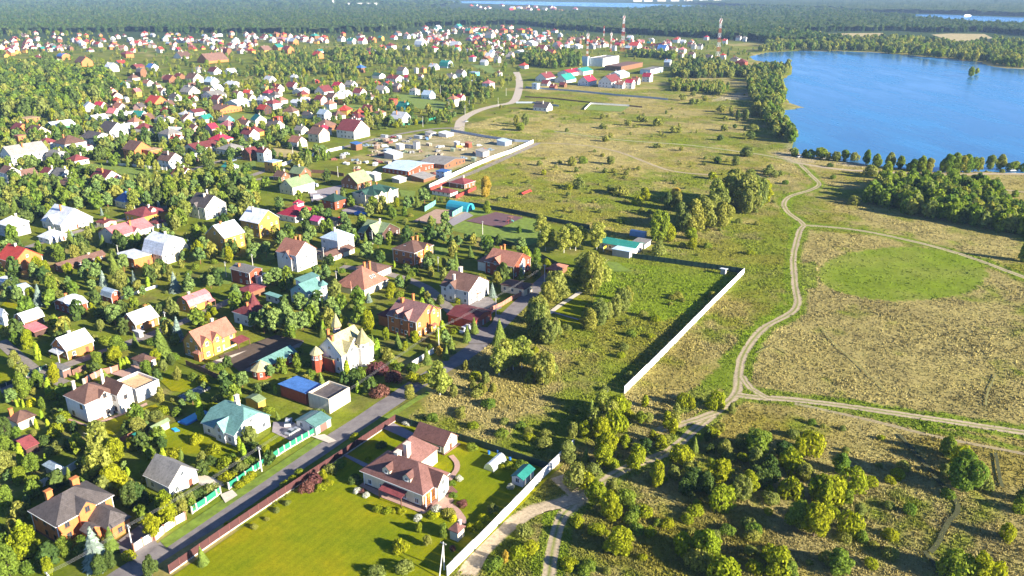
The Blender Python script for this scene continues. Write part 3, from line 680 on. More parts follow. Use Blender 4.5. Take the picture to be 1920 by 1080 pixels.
            _, fx, fy, r, he, hr, wkk, rkk = e[:8]; x, y = fx*lu, fy*lv; zb = e[8] if len(e) > 8 else 0
            ring = [(x+r*math.cos(q), y+r*math.sin(q)) for q in np.arange(8)*math.pi/4+.39]; ring2 = [(x+(r+.5)*math.cos(q), y+(r+.5)*math.sin(q)) for q in np.arange(8)*math.pi/4+.39]
            ob('turret', MB().prism(ring, zb, he).mesh('turret', wallmat(wkk)), root); ob('turret_roof', MB().cone(ring2, he-.05, (x, y, he+hr)).mesh('turret_roof', roofmat(rkk)), root)
            if wins:
                for q in (4, 5, 6):
                    an = q*math.pi/4; 
                    w_ = ob('window', win_mesh(.8, 1.2), root, (x+r*.925*math.cos(an), y+r*.925*math.sin(an), he-1.8), an+math.pi/2); ob('pane', win_mesh(.8, 1.2, False, 'pane'), w_)
        elif k == 'canopy': # lean-to roof on posts: side, place, width, depth, height
            _, s, tt, w, d, z, rkk = e; mb = MB(); pm = MB()
            if s == 'V':
                x0, x1, y1, y0 = (tt-.5)*lu-w/2, (tt-.5)*lu+w/2, -lv/2+o-.02, -lv/2+o-d; mb.add([(x0,y0,z),(x1,y0,z),(x1,y1,z+.6),(x0,y1,z+.6),(x0,y0,z-.12),(x1,y0,z-.12),(x1,y1,z+.48),(x0,y1,z+.48)], [(0,1,2,3),(7,6,5,4),(0,4,5,1),(1,5,6,2),(2,6,7,3),(3,7,4,0)]); ps = ((x0+.15, y0+.15), (x1-.15, y0+.15))
            else:
                y0, y1, x1, x0 = (tt-.5)*lv-w/2, (tt-.5)*lv+w/2, -lu/2+o-.02, -lu/2+o-d; mb.add([(x0,y1,z),(x0,y0,z),(x1,y0,z+.6),(x1,y1,z+.6),(x0,y1,z-.12),(x0,y0,z-.12),(x1,y0,z+.48),(x1,y1,z+.48)], [(0,1,2,3),(7,6,5,4),(0,4,5,1),(1,5,6,2),(2,6,7,3),(3,7,4,0)]); ps = ((x0+.15, y0+.15), (x0+.15, y1-.15))
            ob('porch_roof', mb.mesh('porch_roof', roofmat(rkk)), root)
            for x, y in ps: ob('porch_post', MB().box(x-.1, x+.1, y-.1, y+.1, 0, z-.125).mesh('porch_post', M_FRAMEB), root)
        elif k == 'garage':
            _, s, tt, w = e; (nx, ny), a = SIDES[s]
            ob('garage_door', MB().box(-w/2, w/2, -.08, .02, .02, 2.3).mesh('garage_door', simple('garage_door_brown', (.20,.11,.09), .6, .1)), root, ((tt-.5)*lu if ny else nx*(lu/2-o), ny*(lv/2-o) if ny else (tt-.5)*lv, 0), a)
    return root
def rect(t, A, B, C, h):
    pa = TG(t, *A, h)
    if isinstance(C, tuple): pc = TG(t, *C, h); lu = max(1.5, (pc[0]-pa[0])*U[0]+(pc[1]-pa[1])*U[1])
    else: lu = C
    if isinstance(B, tuple): pb = TG(t, *B, h); lv = max(1.5, (pb[0]-pa[0])*V[0]+(pb[1]-pa[1])*V[1])
    else: lv = B
    return lu, lv, pa[0]+U[0]*lu/2+V[0]*lv/2, pa[1]+U[1]*lu/2+V[1]*lv/2
def H(t, A, B, C, h, typ, rise, rk, wk, label, short, name='house', cat='house', **kw):
    lu, lv, X, Y = rect(t, A, B, C, h)
    return build(name, cat, X, Y, lu, lv, h, typ, rise, rk, wk, label, short, tile=t, at=tp(t, *A), **kw)
def fit(t, x0, y0, x1, y1, r):
    ax, ay = tp(t, x0, y0); bx, by = tp(t, x1, y1)
    g = G((ax+bx)/2, by); d = math.hypot(g[0], g[1]); dep = math.atan2(CAM_H, d); D = math.hypot(d, CAM_H)
    k = FPX/(D*math.cos(dep-PITCH)); W = (bx-ax)/k
    lv = W/(.52*r+.85); lu = r*lv
    hx = ax+.85*lv*k; n = G(hx, by)
    ht = ((by-ay)/k-(.85*lu+.52*lv)*.5*math.sin(dep))/math.cos(dep)
    return lu, lv, n[0]+U[0]*lu/2+V[0]*lv/2, n[1]+U[1]*lu/2+V[1]*lv/2, ht
def HB(t, box, rk, wk, typ, r=1.0, label=None, short=None, name='house', cat='house', fine=None, pitch=None, hmax=7.5, **kw):
    lu, lv, X, Y, ht = fit(t, *box, r)
    span = lv if typ in ('u', 'qu', 'ju', 'su') else lu if typ in ('v', 'qv', 'jv', 'sv') else min(lu, lv)
    p = pitch or {'q': 1.05, 'f': 0, 'h': .62, 'p': .7}.get(typ[0], .78)
    rise = p*span/2
    if typ[0] == 'f': rise = kw.pop('parapet', 0.0); h = min(max(2.4, ht), hmax)
    elif typ[0] == 's': rise = .15*span; h = max(2.3, ht-rise)
    else:
        h = ht-rise
        if h < 2.5: h = max(2.5, ht*.55); rise = max(.8, min(rise, ht-h if ht-h > .8 else 1.2))
        h = min(h, hmax)
    py = tp(t, box[0], box[3])[1]
    if py < 190: lu *= .92; lv *= .92; h *= .92; rise *= .92
    f = py > 330 if fine is None else fine
    rnd = random.Random(int(X*3+Y))
    if 'ch' not in kw and typ[0] in 'uvhqj' and lu*lv > 50: kw['ch'] = ((rnd.uniform(-.2, .2), rnd.uniform(-.2, .2), rnd.random() < .4),)
    if py < 150: kw['wins'] = False
    if not f: kw.setdefault('step', 3.6)
    big = lu*lv
    size = 'small' if big < 60 else 'large' if big > 190 else ''
    form = {'u': 'gabled', 'v': 'gabled', 'h': 'hipped', 'p': 'pyramid', 'q': 'gambrel', 'f': 'flat', 's': 'sloping', 'j': 'half-hipped'}[typ[0]]
    desc = f"{size} {WALLN[wk]} {cat} with {ROOFN[rk]} {form} roof".strip()
    return build(name, cat, X, Y, lu, lv, h, typ, rise, rk, wk, label, short, desc=desc, fine=f, at=((tp(t, box[0], 0)[0]+tp(t, box[2], 0)[0])/2, py), tile=t, **kw)

# --- the house on the wide lawn
H('N8', (735, 812), (165, 585), (990, 612), 4.4, 'h', 4.2, 'H', 'c', 'cream house with wide reddish brown hipped roof and two dormers on the big lawn', 'the reddish brown roofed house',
  plinth=True, ch=((.05,.12,False,.4,.8), (.34,.10,False,1.2,.8)), o=.7,
  ex=(('dorm','U',.62,2.6,'c'), ('dorm','U',.30,2.6,'c'), ('xg','V',.62,5.0,1.2,2.6,4.5), ('canopy','U',.45,7.0,2.4,2.6,'D'),
      ('loc', 7.5, 4.0, 11, 9.5, 4.4, 'h', 4.6, 'c', 'H')))
H('N8', (925, 376), (645, 270), (1058, 272), 2.9, 'v', 2.8, 'H', 'c', 'cream garage with reddish brown gabled roof behind the lawn house', 'the cream garage', name='garage', cat='garage', plinth=True, o=.35)
H('N8', (1637, 675), (1520, 637), (1757, 572), 2.4, 'u', .8, 'T', 'w', 'small white garden shed with teal metal roof beside the white wall', 'the teal roofed shed', name='garden_shed', cat='shed', o=.25)
H('M1', (1050, 697), (967, 650), (1130, 632), 2.7, 'p', 1.3, 'H', 'c', 'small cream barbecue pavilion with pyramid roof at the lawn corner', 'the barbecue pavilion', name='barbecue_pavilion', cat='pavilion', ch=((.2,-.15,False,.3,.35),), o=.3, wins=False)
# porch of timber at the near corner of the lawn house
_lu, _lv, _X, _Y = rect('N8', (735, 812), (165, 585), (990, 612), 4.4)
_root = [r['o'] for r in REG][0]
for (x0, x1, y0, y1) in ((-_lu/2+.2, -_lu/2+8.2, -_lv/2-.6, -_lv/2+.9),):
    ob('porch_floor', MB().box(x0, x1, y0, y1, .0, 1.2).mesh('porch_floor', M_PLINTH), _root)
    for i in range(5):
        x = x0+.15+i*(x1-x0-.3)/4; ob('porch_post', MB().box(x-.14, x+.14, y0+.05, y0+.33, 1.205, 4.2).mesh('porch_post', M_FRAME), _root)
    for i in range(4):
        xa = x0+.3+i*(x1-x0-.3)/4; xb = xa+(x1-x0-.3)/4-.3; mb = MB()
        mb.box(xa, xb, y0+.12, y0+.2, 2.1, 2.2).box(xa, xb, y0+.12, y0+.2, 1.4, 1.48)
        for j in range(7): q = xa+(j+.5)*(xb-xa)/7; mb.box(q-.03, q+.03, y0+.13, y0+.19, 1.485, 2.095)
        ob('railing', mb.mesh('railing', M_WOOD), _root)
    ob('porch_wall', MB().box(x0+.3, x1, y1-.32, y1-.2, 1.205, 4.1).mesh('porch_wall', M_WOOD), _root)
    mb = MB()
    for j in range(6): mb.box(x1+.05, x1+2.2, y0-.3-j*.32, y0-.3-(j-1)*.32+.001, 0, 1.15-j*.19)
    ob('steps', mb.mesh('steps', M_PLINTH), _root)
# --- orange brick house, lower left
H('N6', (500, 640), (250, 490), (1000, 335), 5.6, 'h', 3.6, 'K', 'o', 'orange brick house with charcoal hipped roof and two white capped chimneys', 'the orange brick house', plinth=True, brown=True,
  ch=((.2,.2,True,.5,.8), (-.22,.25,True,.4,.7)), ex=(('xg','V',.52,4.5,.6,2.2,5.9), ('sky','U',.45,.5), ('blk', (970,670), (700,560), (1215,560), 3.4, 'h', 2.4, 'o', 'K'), ('loc', -1.5, -9.0, 3.4, 3.2, 3.2, 'v', 1.2, 'o', 'K')))
H('N6', (1515, 282), (1285, 170), (1795, 128), 3.6, 'v', 3.8, 'g', 'w', 'white house with plain grey gabled roof and paved terrace', 'the grey gabled white house', ex=())
H('N5', (425, 1045), (150, 910), (800, 872), 3.6, 'jv', 4.8, 'C', 'w', 'white house with sage green half-hipped roof and front gable', 'the sage roofed white house', ch=((.05,-.05,False,.7,.6), (.2,.15,False,.7,.6)), ex=(('xg','U',.42,4.2,.5,2.6,3.7),), plinth=M_CONC)
H('N5', (1070, 678), (820, 590), (1205, 572), 3.6, 'sv', .6, 'L', 'r', 'red brick carport with blue sheet roof', 'the blue roofed carport', name='carport', cat='carport', o=.5, wins=False)
H('N5', (1280, 735), (1058, 690), (1462, 622), 4.0, 'f', .7, 'K', 'c', 'cream flat roofed garage with dark roof deck and parapet', 'the flat roofed garage', name='garage', cat='garage', ex=(('garage','U',.35,2.6), ('garage','U',.75,2.6)), wins=False)
H('N5', (1160, 968), (990, 890), (1310, 880), 2.6, 'u', 1.0, 'C', 'w', 'small white garage with sage roof beside the lane', 'the small white garage', name='garage', cat='garage', ex=(('garage','V',.5,2.6),), o=.25)
H('N5', (640, 745), (520, 700), (675, 690), 2.4, 'u', .7, 'G', 'y', 'small open yellow arbour with green roof', 'the green roofed arbour', name='arbour', cat='arbour', wins=False, o=.2)
# --- khaki villa with turrets
H('N5', (1395, 330), (1160, 260), (1640, 205), 6.6, 'u', 5.2, 'O', 'w', 'white and brick villa with khaki roofs and pointed turrets', 'the khaki roofed villa', ch=((-.42,-.1,True,.4,.5), (-.2,.3,True,.6,.5)),
  ex=(('cone', .28,-.52,2.0,8.2,4.8,'w','O'), ('cone', .56,-.45,1.7,5.6,2.6,'w','O'), ('cone', .3,.5,1.3,11,4.6,'r','O',5), ('cone', -.62,.35,1.8,6.2,2.4,'r','O'), ('xg','V',.35,4.6,.7,2.6,7.4), ('loc', -5.2, 1.0, 3.4, 6.5, 3.6, 'sv', 1.4, 'r', 'O'), ('dorm','V',.62,2.6,'w')))
H('N5', (690, 440), (520, 420), (1040, 300), 3.0, 'u', 1.8, 'C', 'r', 'long low brick annex with sage green roof', 'the long sage roofed annex', name='annex', cat='annex', ex=(('cone', -.47,-.28,3.0,2.9,2.7,'r','O'), ('xg','V',.75,4.0,.6,1.2,3.0)), o=.4)
# --- big white house with charcoal brown roof, left
H('N4', (760, 522), (555, 442), (1060, 400), 6.6, 'h', 3.2, 'B', 'w', 'large white house with brown hipped roof, long wing and roof terrace', 'the large white brown roofed house', brown=True, plinth=True, ch=((-.25,.3,False,.7,.4), (.45,.0,False,.9,.4)),
  ex=(('blk', (1050,440), (900,370), (1222,378), 6.6, 'v', 2.8, 'w', 'B'), ('blk', (1225,408), (1130,290), (1420,310), 3.6, 'f', .8, 'w', 'I'), ('xg','V',.62,3.6,.4,1.6,6.7)))
H('N4', (150, 690), (35, 650), (305, 600), 2.8, 'h', 2.0, 'B', 'c', 'cream garden pavilion with brown hipped roof and brick chimney', 'the brown roofed pavilion', name='garden_pavilion', cat='pavilion', ch=((-.3,.3,True,.7,.5),))
H('N4', (225, 925), (95, 845), (345, 860), 2.5, 'u', 1.4, 'D', 'm', 'dark timber shed with maroon roof', 'the maroon shed', name='timber_shed', cat='shed', wins=False, o=.3)
H('N4', (1290, 150), (1195, 95), (1370, 80), 2.5, 'h', 1.3, 'B', 'w', 'small white outbuilding with brown hipped roof behind the brick fence', 'the small brown roofed outbuilding', name='outbuilding', cat='outbuilding')
H('N4', (560, 215), (450, 165), (662, 195), 2.8, 'f', 0.0, 'g', 'w', 'low white garage with grey flat roof and brown door', 'the low white garage', name='garage', cat='garage', ex=(('garage','V',.5,2.6),), wins=False, o=.25)
H('N4', (1370, 745), (1345, 725), (1510, 655), 2.5, 'u', .7, 'G', 'c', 'cream open shed with moss green roof', 'the moss roofed shed', name='garden_shed', cat='shed', wins=False, o=.3)
H('N6', (490, 140), (350, 90), (575, 95), 2.4, 'h', 1.0, 'S', 'g', 'small shed with pale blue hipped roof in the shade', 'the pale blue roofed shed', name='garden_shed', cat='shed', wins=False)
# --- yellow house, terracotta roof
H('N2', (122, 968), 9.5, (482, 835), 5.0, 'u', 4.6, 'A', 'y', 'yellow house with long terracotta roof and two front gables', 'the yellow terracotta roofed house', brown=False, plinth=M_CONC, ch=((.18,.12,False,.6),),
  ex=(('xg','V',.18,4.2,.25,2.6,5.2), ('xg','V',.46,4.2,.25,2.6,5.2), ('loc', -7.0, -3.0, 3, 3.4, 2.8, 'h', .9, 'o', 'A'), ('canopy','V',.98,5,4.0,2.4,'D')))
# --- silver roofed houses on the left
H('N1', (592, 1000), 9.0, (856, 905), 3.6, 'u', 3.6, 'W', 'o', 'orange brick house with dazzling white metal roof and brown gable', 'the white roofed orange house', ch=((0,.1,False,.4),), ex=(('canopy','U',.5,6,2.2,2.5,'W'),))
H('N1', (1216, 765), 8.5, (1440, 685), 3.4, 'u', 3.4, 'W', 'o', 'orange brick cottage with white metal gabled roof beside a tall spruce', 'the white roofed cottage', ch=((.3,.05,True,.4),))
H('N1', (625, 610), (515, 545), (850, 572), 3.2, 'ju', 2.8, 'W', 'r', 'red brick cottage with silvery half-hipped roof', 'the silvery half-hipped cottage', ch=((-.1,.1,True,.5),))
H('N1', (1000, 522), (908, 488), (1132, 500), 2.6, 'qv', 2.6, 'S', 'r', 'small brick cottage with silver gambrel roof coloured for shade', 'the gambrel brick cottage')  # silver roof; the pale blue puts its shade into the colour
H('N1', (210, 745), 6.5, (405, 682), 2.6, 'qu', 2.8, 'W', 'b', 'brown cottage with silvery gambrel roof above a pink lean-to', 'the silvery gambrel cottage')
H('N1', (300, 830), (250, 770), (450, 790), 2.3, 'su', .6, 'P', 'D' if False else 'm', 'pink sheet roofed lean-to beside the silvery gambrel cottage', 'the pink lean-to', name='lean_to', cat='shed', wins=False)
H('N1', (20, 690), (-120, 640), (58, 665), 4.2, 'v', 2.6, 'W', 'w', 'plain white building with silvery roof cut by the photo edge', 'the white edge building', ex=())
H('N1', (1200, 178), (1098, 108), (1276, 95), 4.4, 'sv', .4, 'W', 'o', 'small box-like orange outbuilding with white flat roof', 'the box-like outbuilding', name='outbuilding', cat='outbuilding')
H('N1', (175, 460), (55, 425), (205, 395), 2.8, 'u', 1.2, 'S', 'g', 'grey shed with pale metal roof beside a blue spruce', 'the grey metal shed', name='garden_shed', cat='shed')
H('N1', (60, 390), (-60, 350), (125, 345), 2.4, 'f', 0, 'W', 'g', 'flat white roofed carport below the red roofed orange house', 'the flat white carport', name='carport', cat='carport', wins=False)
HB('T5', (-60, 915, 215, 1085), 'R', 'o', 'v', .9, 'orange house with red gabled roof and round window by the photo edge', 'the red roofed orange house')
H('N1', (535, 250), 5.5, (965, 130), 2.4, 'u', 1.6, 'B', 'b', 'very long low brown roofed outbuilding among garden trees', 'the long brown outbuilding', name='outbuilding', cat='outbuilding', ch=((.2,0,False,.3),))
H('N1', (1705, 605), 7.5, (1925, 530), 2.8, 'qu', 3.4, 'P', 'y', 'yellow cottage with dusty pink gambrel roof', 'the pink gambrel yellow cottage', ch=((-.15,.1,False,.5),), ex=(('canopy','V',.9,2.6,1.8,2.4,'P'),))
H('N1', (1245, 840), 3.6, (1250, 800), 2.2, 'sv', .3, 'W', 'g', 'small white corrugated shelter beside the white roofed cottage', 'the corrugated shelter', name='shelter', cat='shed', wins=False)
# --- middle rows
HB('T5', (1040, 810, 1340, 1035), 'W', 'c', 'qv', 1.0, 'cream house with silvery gambrel roof and tall gable of windows', 'the cream gambrel house')
HB('T5', (1520, 720, 1792, 935), 'W', 'y', 'u', .9, 'yellow fronted brick house with steep silvery roof', 'the silvery roofed yellow house')
HB('T6', (-140, 600, 135, 830), 'W', 'y', 'v', 1.0, 'bright yellow brick house with silvery half-shaded gabled roof', 'the bright yellow brick house')
HB('T5', (705, 725, 1032, 885), 'P', 'c', 'u', 1.4, 'cream house with long pink roof and central gable', 'the pink roofed cream house', ex=(('xg','V',.55,5,.5,2.4,4.0),))
HB('T5', (900, 595, 1190, 725), 'D', 'y', 'h', 1.0, 'yellow house with broad maroon hipped roof and dormer', 'the maroon hipped yellow house', ex=(('dorm','V',.5,3,'c'),))
HB('T5', (1105, 690, 1228, 755), 'D', 'w', 'h', 1.0, 'white porch wing with maroon roof beside the yellow house', 'the maroon porch wing', name='outbuilding', cat='outbuilding')
HB('T5', (700, 695, 835, 755), 'D', 'c', 'v', 1.0, 'low cream outbuilding with maroon roof above the pink roof', 'the low maroon outbuilding', name='outbuilding', cat='outbuilding')
HB('T5', (270, 612, 582, 785), 'W', 'w', 'v', 1.0, 'big white house with silvery cross gabled roof', 'the big silvery white house', ex=(('xg','U',.5,6,.5,3,4.5),))
HB('T5', (255, 775, 445, 875), 'W', 'w', 'h', 1.0, 'white garage with silvery hipped roof below the big silvery house', 'the silvery hipped garage', name='garage', cat='garage')
HB('T5', (-40, 685, 150, 830), 'W', 'g', 'h', 1.0, 'grey house with silvery roof at the photo edge', 'the silvery edge house')
HB('T5', (840, 485, 1003, 605), 'L', 'c', 'h', 1.0, 'cream house with steep blue hipped roof among trees', 'the blue roofed cream house', pitch=1.0)
HB('T5', (1385, 505, 1645, 692), 'K', 'w', 'v', 1.0, 'white house with charcoal cross gabled roof and cream chimney', 'the charcoal cross gabled house', ex=(('xg','U',.55,5.5,.3,3.2,5.2),), ch=((-.1,-.05,False,.4,.6),(.3,.3,False,.6)))
H('N2', (560, 300), (395, 250), (762, 272), 6.0, 'v', 1.4, 'g', 'r', 'red brick house with flat pitched grey roof and white bands', 'the flat pitched brick house', ch=((-.2,.2,True,.6),), ex=(('loc', 2.5, -5.6, 6.5, 3.0, 3.0, 'sv', .5, 'w', 'W'),))
HB('T6', (135, 835, 422, 1085), 'A', 'w', 'v', 1.0, 'tall white house with terracotta cross gabled roof', 'the tall terracotta roofed house', ex=(('xg','U',.45,5.5,.4,3.4,5.6),), ch=((.1,.1,True,.6),(.3,.1,True,.6)))
HB('T6', (470, 760, 715, 952), 'S', 'w', 'h', 1.0, 'white house with pale blue many-faced hipped roof', 'the pale blue hipped house', ex=(('xg','V',.6,4.5,.5,2.2,5.0),))
H('N2', (1095, 492), (915, 450), (1312, 440), 5.2, 'u', 3.4, 'C', 'a', 'aqua green house with sage gable and tall white fin wall', 'the aqua green house', ex=(('loc', 2.5, 2.2, 9.5, 4.4, 8.2, 'su', .9, 'w', 'C'), ('cone', .44,-.42,1.5,6.4,1.8,'w','C')))
H('N2', (835, 527), (700, 487), (906, 512), 2.8, 'su', .35, 'C', 'w', 'low white garage with sage sheet roof beside the aqua house', 'the low sage garage', name='garage', cat='garage', ex=(('garage','V',.5,2.5),))
H('N2', (1600, 450), (1330, 395), (1752, 332), 3.0, 'h', 6.4, 'A', 'c', 'cream house under a very steep terracotta hipped roof with skylights', 'the steep terracotta hipped house', ch=((.2,.1,True,.4),(.3,0,True,.6)), ex=(('sky','V',.5,.4), ('sky','V',.62,.4), ('loc', -6.0, 2.5, 5.0, 7.5, 2.6, 'h', 2.0, 'c', 'A')))
H('N2', (1720, 292), (1560, 225), (1852, 235), 3.0, 'h', 1.5, 'B', 'w', 'white garage with greyish brown hipped roof behind the steep terracotta roof', 'the greyish brown garage', name='garage', cat='garage')
H('N2', (560, 688), (390, 650), (722, 600), 4.4, 'h', 2.6, 'D', 'w', 'white arcaded house with dark maroon roof and pointed spire', 'the maroon spired house', ch=((-.15,.0,True,.6,.4),), ex=(('cone', .15,.0,1.8,6.0,4.6,'w','D',4), ('xg','V',.65,5,.5,2.0,4.4)))
H('N2', (560, 478), (440, 445), (668, 405), 3.0, 'h', 1.2, 'D', 'b', 'brown carport with maroon roof beside the brick house', 'the maroon carport', name='carport', cat='carport', wins=False)
H('N3', (610, 262), (412, 215), (802, 190), 6.4, 'h', 3.0, 'B', 'o', 'orange brick house with brown hipped roof and yellow lit front', 'the brown hipped orange house', ch=((.12,.1,True,.7,.6),(.35,.1,True,.5)), ex=(('xg','V',.62,4.6,.5,2.4,6.4,'y'), ('sky','U',.6,.5), ('canopy','U',.3,4,1.6,2.6,'A')))  # front gable is the same orange brick, sunlight painted in as yellow
H('N3', (1505, 388), (1205, 348), (1658, 300), 5.6, 'v', 4.0, 'A', 'r', 'red brick mansion with terracotta roofs and arched dormer', 'the red brick mansion', ch=((.1,.3,True,.6),(.3,.3,True,.6)), ex=(('xg','U',.62,5.0,.3,2.6,5.6), ('loc', -1.5, 9.0, 8, 7.0, 4.2, 'h', 2.8, 'w', 'A'), ('xg','V',.5,4.2,.3,2.2,6.0,'w')))
H('N3', (1100, 612), (818, 562), (1302, 512), 5.8, 'v', 4.2, 'B', 'w', 'white house with brown gabled roof and two white chimneys', 'the white brown gabled house', ch=((-.3,.15,False,.3,.5),(.2,.3,False,.7,.8)), ex=(('xg','U',.62,4.6,.4,2.4,5.8), ('loc', -.5, -6.6, 3.0, 2.0, 3, 'sv', .4, 'w', 'A')))
H('N3', (1600, 590), (1385, 535), (1706, 545), 3.2, 'h', 1.4, 'B', 'c', 'low cream outbuilding with brown hipped roof beside the lane end', 'the low cream outbuilding', name='outbuilding', cat='outbuilding')
H('N3', (625, 886), (315, 836), (882, 765), 6.6, 'v', 4.2, 'Q', 'o', 'large orange brick house with pinkish roof and pointed dormers', 'the large pinkish roofed house', ch=((-.1,.3,True,.6,.6),(.25,.25,True,.5)), ex=(('xg','V',.66,4.4,.5,2.4,7.2,'y'), ('xg','U',.66,3.2,.2,2.4,6.8), ('xg','U',.36,3.2,.2,2.4,6.8), ('loc', .0, 10.0, 9, 7.5, 4.0, 'h', 2.6, 'o', 'D'), ('canopy','V',.6,2.6,1.8,2.6,'A')))  # yellow on the front gable paints in the sun on orange brick
H('N3', (1155, 878), (905, 808), (1320, 782), 3.6, 'v', 1.6, 'D', 'r', 'wide red garage block with low maroon roof', 'the wide red garage', name='garage', cat='garage', ex=(('garage','V',.3,2.6),('garage','V',.75,2.6)))
H('M7', (230, 425), (150, 375), (310, 370), 2.6, 'h', 1.4, 'A', 'b', 'small timber pavilion with terracotta hipped roof by the dark hedge', 'the terracotta pavilion', name='garden_pavilion', cat='pavilion', wins=False)
HB('M8', (130, 405, 500, 640), 'G', 'm', 'v', 1.1, 'steep roofed chalet with pale moss green gables', 'the moss green chalet', pitch=1.6, hmax=2.8, ch=((-.1,-.1,False,.2,.8),(.15,.1,False,.3)), ex=(('xg','U',.4,7,.8,4.6,3.2),))
H('M8', (300, 228), (105, 190), (537, 162), 6.6, 'h', 3.4, 'E', 'c', 'large cream mansion with dark green many-hipped roof', 'the dark green roofed mansion', ch=((.05,0,True,.7),), ex=(('xg','V',.25,4.5,.8,2.2,6.6), ('xg','V',.62,4.5,.8,2.2,6.6), ('xg','U',.5,4.5,.8,2.2,6.6)))
HB('T6', (475, 490, 668, 618), 'E', 'r', 'h', 1.0, 'red brick garage with dark green hipped roof', 'the dark green brick garage', name='garage', cat='garage', ch=((.2,0,True,.6),))
HB('T6', (620, 328, 852, 468), 'G', 'b', 'u', 1.0, 'dark log barn with large moss green roof', 'the moss green log barn', name='barn', cat='barn')
HB('T6', (160, 368, 396, 507), 'G', 'c', 'u', 1.6, 'long cream building with moss green roof', 'the long moss green building')
HB('T6', (235, 288, 396, 386), 'G', 'b', 'v', 1.0, 'log cabin with moss green gable', 'the moss green log cabin', name='log_cabin', cat='cabin')
HB('T6', (118, 325, 240, 402), 'B', 'b', 'v', 1.0, 'dark timber house with brown gable beside the log cabin', 'the dark timber house')
HB('T6', (135, 575, 415, 715), 'X', 'w', 'h', 1.2, 'white house with crimson mansard roof and square tower', 'the crimson mansard house', ex=(('loc', 1.5, 0, 4.5, 4.5, 8.0, 'p', 1.8, 'w', 'X', 3),))
HB('T6', (395, 660, 512, 740), 'M', 'g', 'v', 1.0, 'grey shed with magenta pink roof', 'the magenta roofed shed', name='garden_shed', cat='shed')
HB('T6', (525, 675, 642, 738), 'K', 'g', 'qv', 1.0, 'grey hut with charcoal rounded roof', 'the charcoal hut', name='hut', cat='hut')
HB('T6', (608, 670, 668, 728), 'R', 'r', 'su', 1.0, 'small red hut beside the charcoal hut', 'the small red hut', name='hut', cat='hut')
HB('T6', (440, 935, 702, 1012), 'B', 'c', 'u', 2.0, 'low cream garage row with brown roof below the pale blue house', 'the low garage row', name='garage', cat='garage')
HB('T6', (930, 215, 1312, 362), 'S', 'r', 'v', 1.3, 'long workshop with wide pale blue metal roof in the scrap yard', 'the pale blue workshop', name='workshop', cat='workshop', pitch=.16, hmax=3.3, ch=())
HB('T6', (1215, 148, 1560, 312), 'g', 'b', 'v', 1.2, 'weathered brown flat gabled workshop in the scrap yard', 'the weathered brown workshop', name='workshop', cat='workshop', pitch=.16, hmax=3.2, ch=())
HB('T6', (1440, 370, 1642, 462), 'D', 'b', 'h', 1.0, 'timber house with maroon hipped roof inside the red fence', 'the maroon timber house')
HB('T6', (1305, 448, 1515, 522), 'D', 'w', 'h', .6, 'low pavilion with maroon roof at the red fence', 'the low maroon pavilion', name='pavilion', cat='pavilion')
# long stable with teal roof beyond the playground
H('T7', (930, 905), (690, 830), (1000, 865), 3.0, 'v', 1.6, 'T', 'w', 'long low white stable with teal green roof', 'the long teal roofed stable', name='stable', cat='stable')
H('T7', (885, 935), (760, 900), (925, 900), 3.0, 'sv', .3, 'S', 'g', 'flat pale blue canopy in front of the teal stable', 'the pale blue canopy', name='canopy_shelter', cat='shelter', wins=False)
H('T7', (1000, 870), (905, 845), (1062, 838), 2.6, 'f', 0, 'g', 'w', 'small white annex at the end of the teal stable', 'the stable annex', name='annex', cat='annex', wins=False)
HB('M7', (1680, 400, 1762, 465), 'W', 'g', 'sv', 1.0, 'small grey shed in the corner of the fenced meadow', 'the meadow corner shed', name='garden_shed', cat='shed', wins=False)
# --- list of further houses: box in the picture tile, roof, wall, form, length ratio
def many(t, rows, **kw):
    for r in rows.split(';'):
        q = r.split()
        if not q: continue
        HB(t, tuple(float(v) for v in q[0].split(',')), q[1][0], q[1][1], q[2], float(q[3]) if len(q) > 3 else 1.0, **kw)
many('T5', '-20,145,225,290 gw u 1.8; 262,85,392,172 Dw h; 380,70,580,202 Bw h 1.1; 325,180,470,267 gg qv; 475,208,620,286 Dw h; 640,325,860,452 Dw v; 790,360,905,440 Dw v .8; 280,308,402,382 Dw v; 358,315,510,402 gw v; -20,305,110,417 Bw v; 70,325,212,400 Bw u 1.5; 405,393,572,462 Bb v; 905,85,1090,250 Bo v 1.0; 1060,100,1190,250 Io f; 1163,190,1340,312 Bw v; 1260,300,1430,392 Dw v; 1340,110,1582,202 Dw u 1.4; 1170,8,1332,122 gc h; 1258,55,1376,132 Rw v; 1545,45,1716,132 Xw h; 1595,120,1812,212 gw h; 1795,8,1925,102 Dw v; 1800,150,1925,250 Db u; 1648,265,1772,332 Tw v; 568,40,786,132 Kw v; 100,65,176,132 Ao f; 1375,198,1462,248 Ww f; 580,130,692,172 Dw v')
many('T6', '-5,150,106,262 Dw v; 228,62,366,152 Aw v; 378,-5,536,112 Bc v; 50,250,182,337 Sy f; 1340,318,1466,388 Ll f')
for _b, _c in (((950,175,1095,240), 'Wg'), ((840,335,935,402), 'Ww'), ((1010,368,1125,418), 'Wg'), ((1150,350,1340,412), 'gb'), ((1260,25,1352,62), 'gw'), ((1360,35,1482,72), 'Ww'), ((1800,85,1922,137), 'Sl'), ((1640,160,1752,222), 'gw'), ((1040,118,1112,167), 'Ww'), ((1170,98,1232,162), 'gw'), ((700,108,792,172), 'Lb'), ((1480,100,1530,150), 'Wg'), ((1560,105,1625,150), 'Ar')):
    HB('T6', _b, _c[0], _c[1], 'su', 1.2, name='yard_shed', cat='shed', hmax=2.8, wins=False)
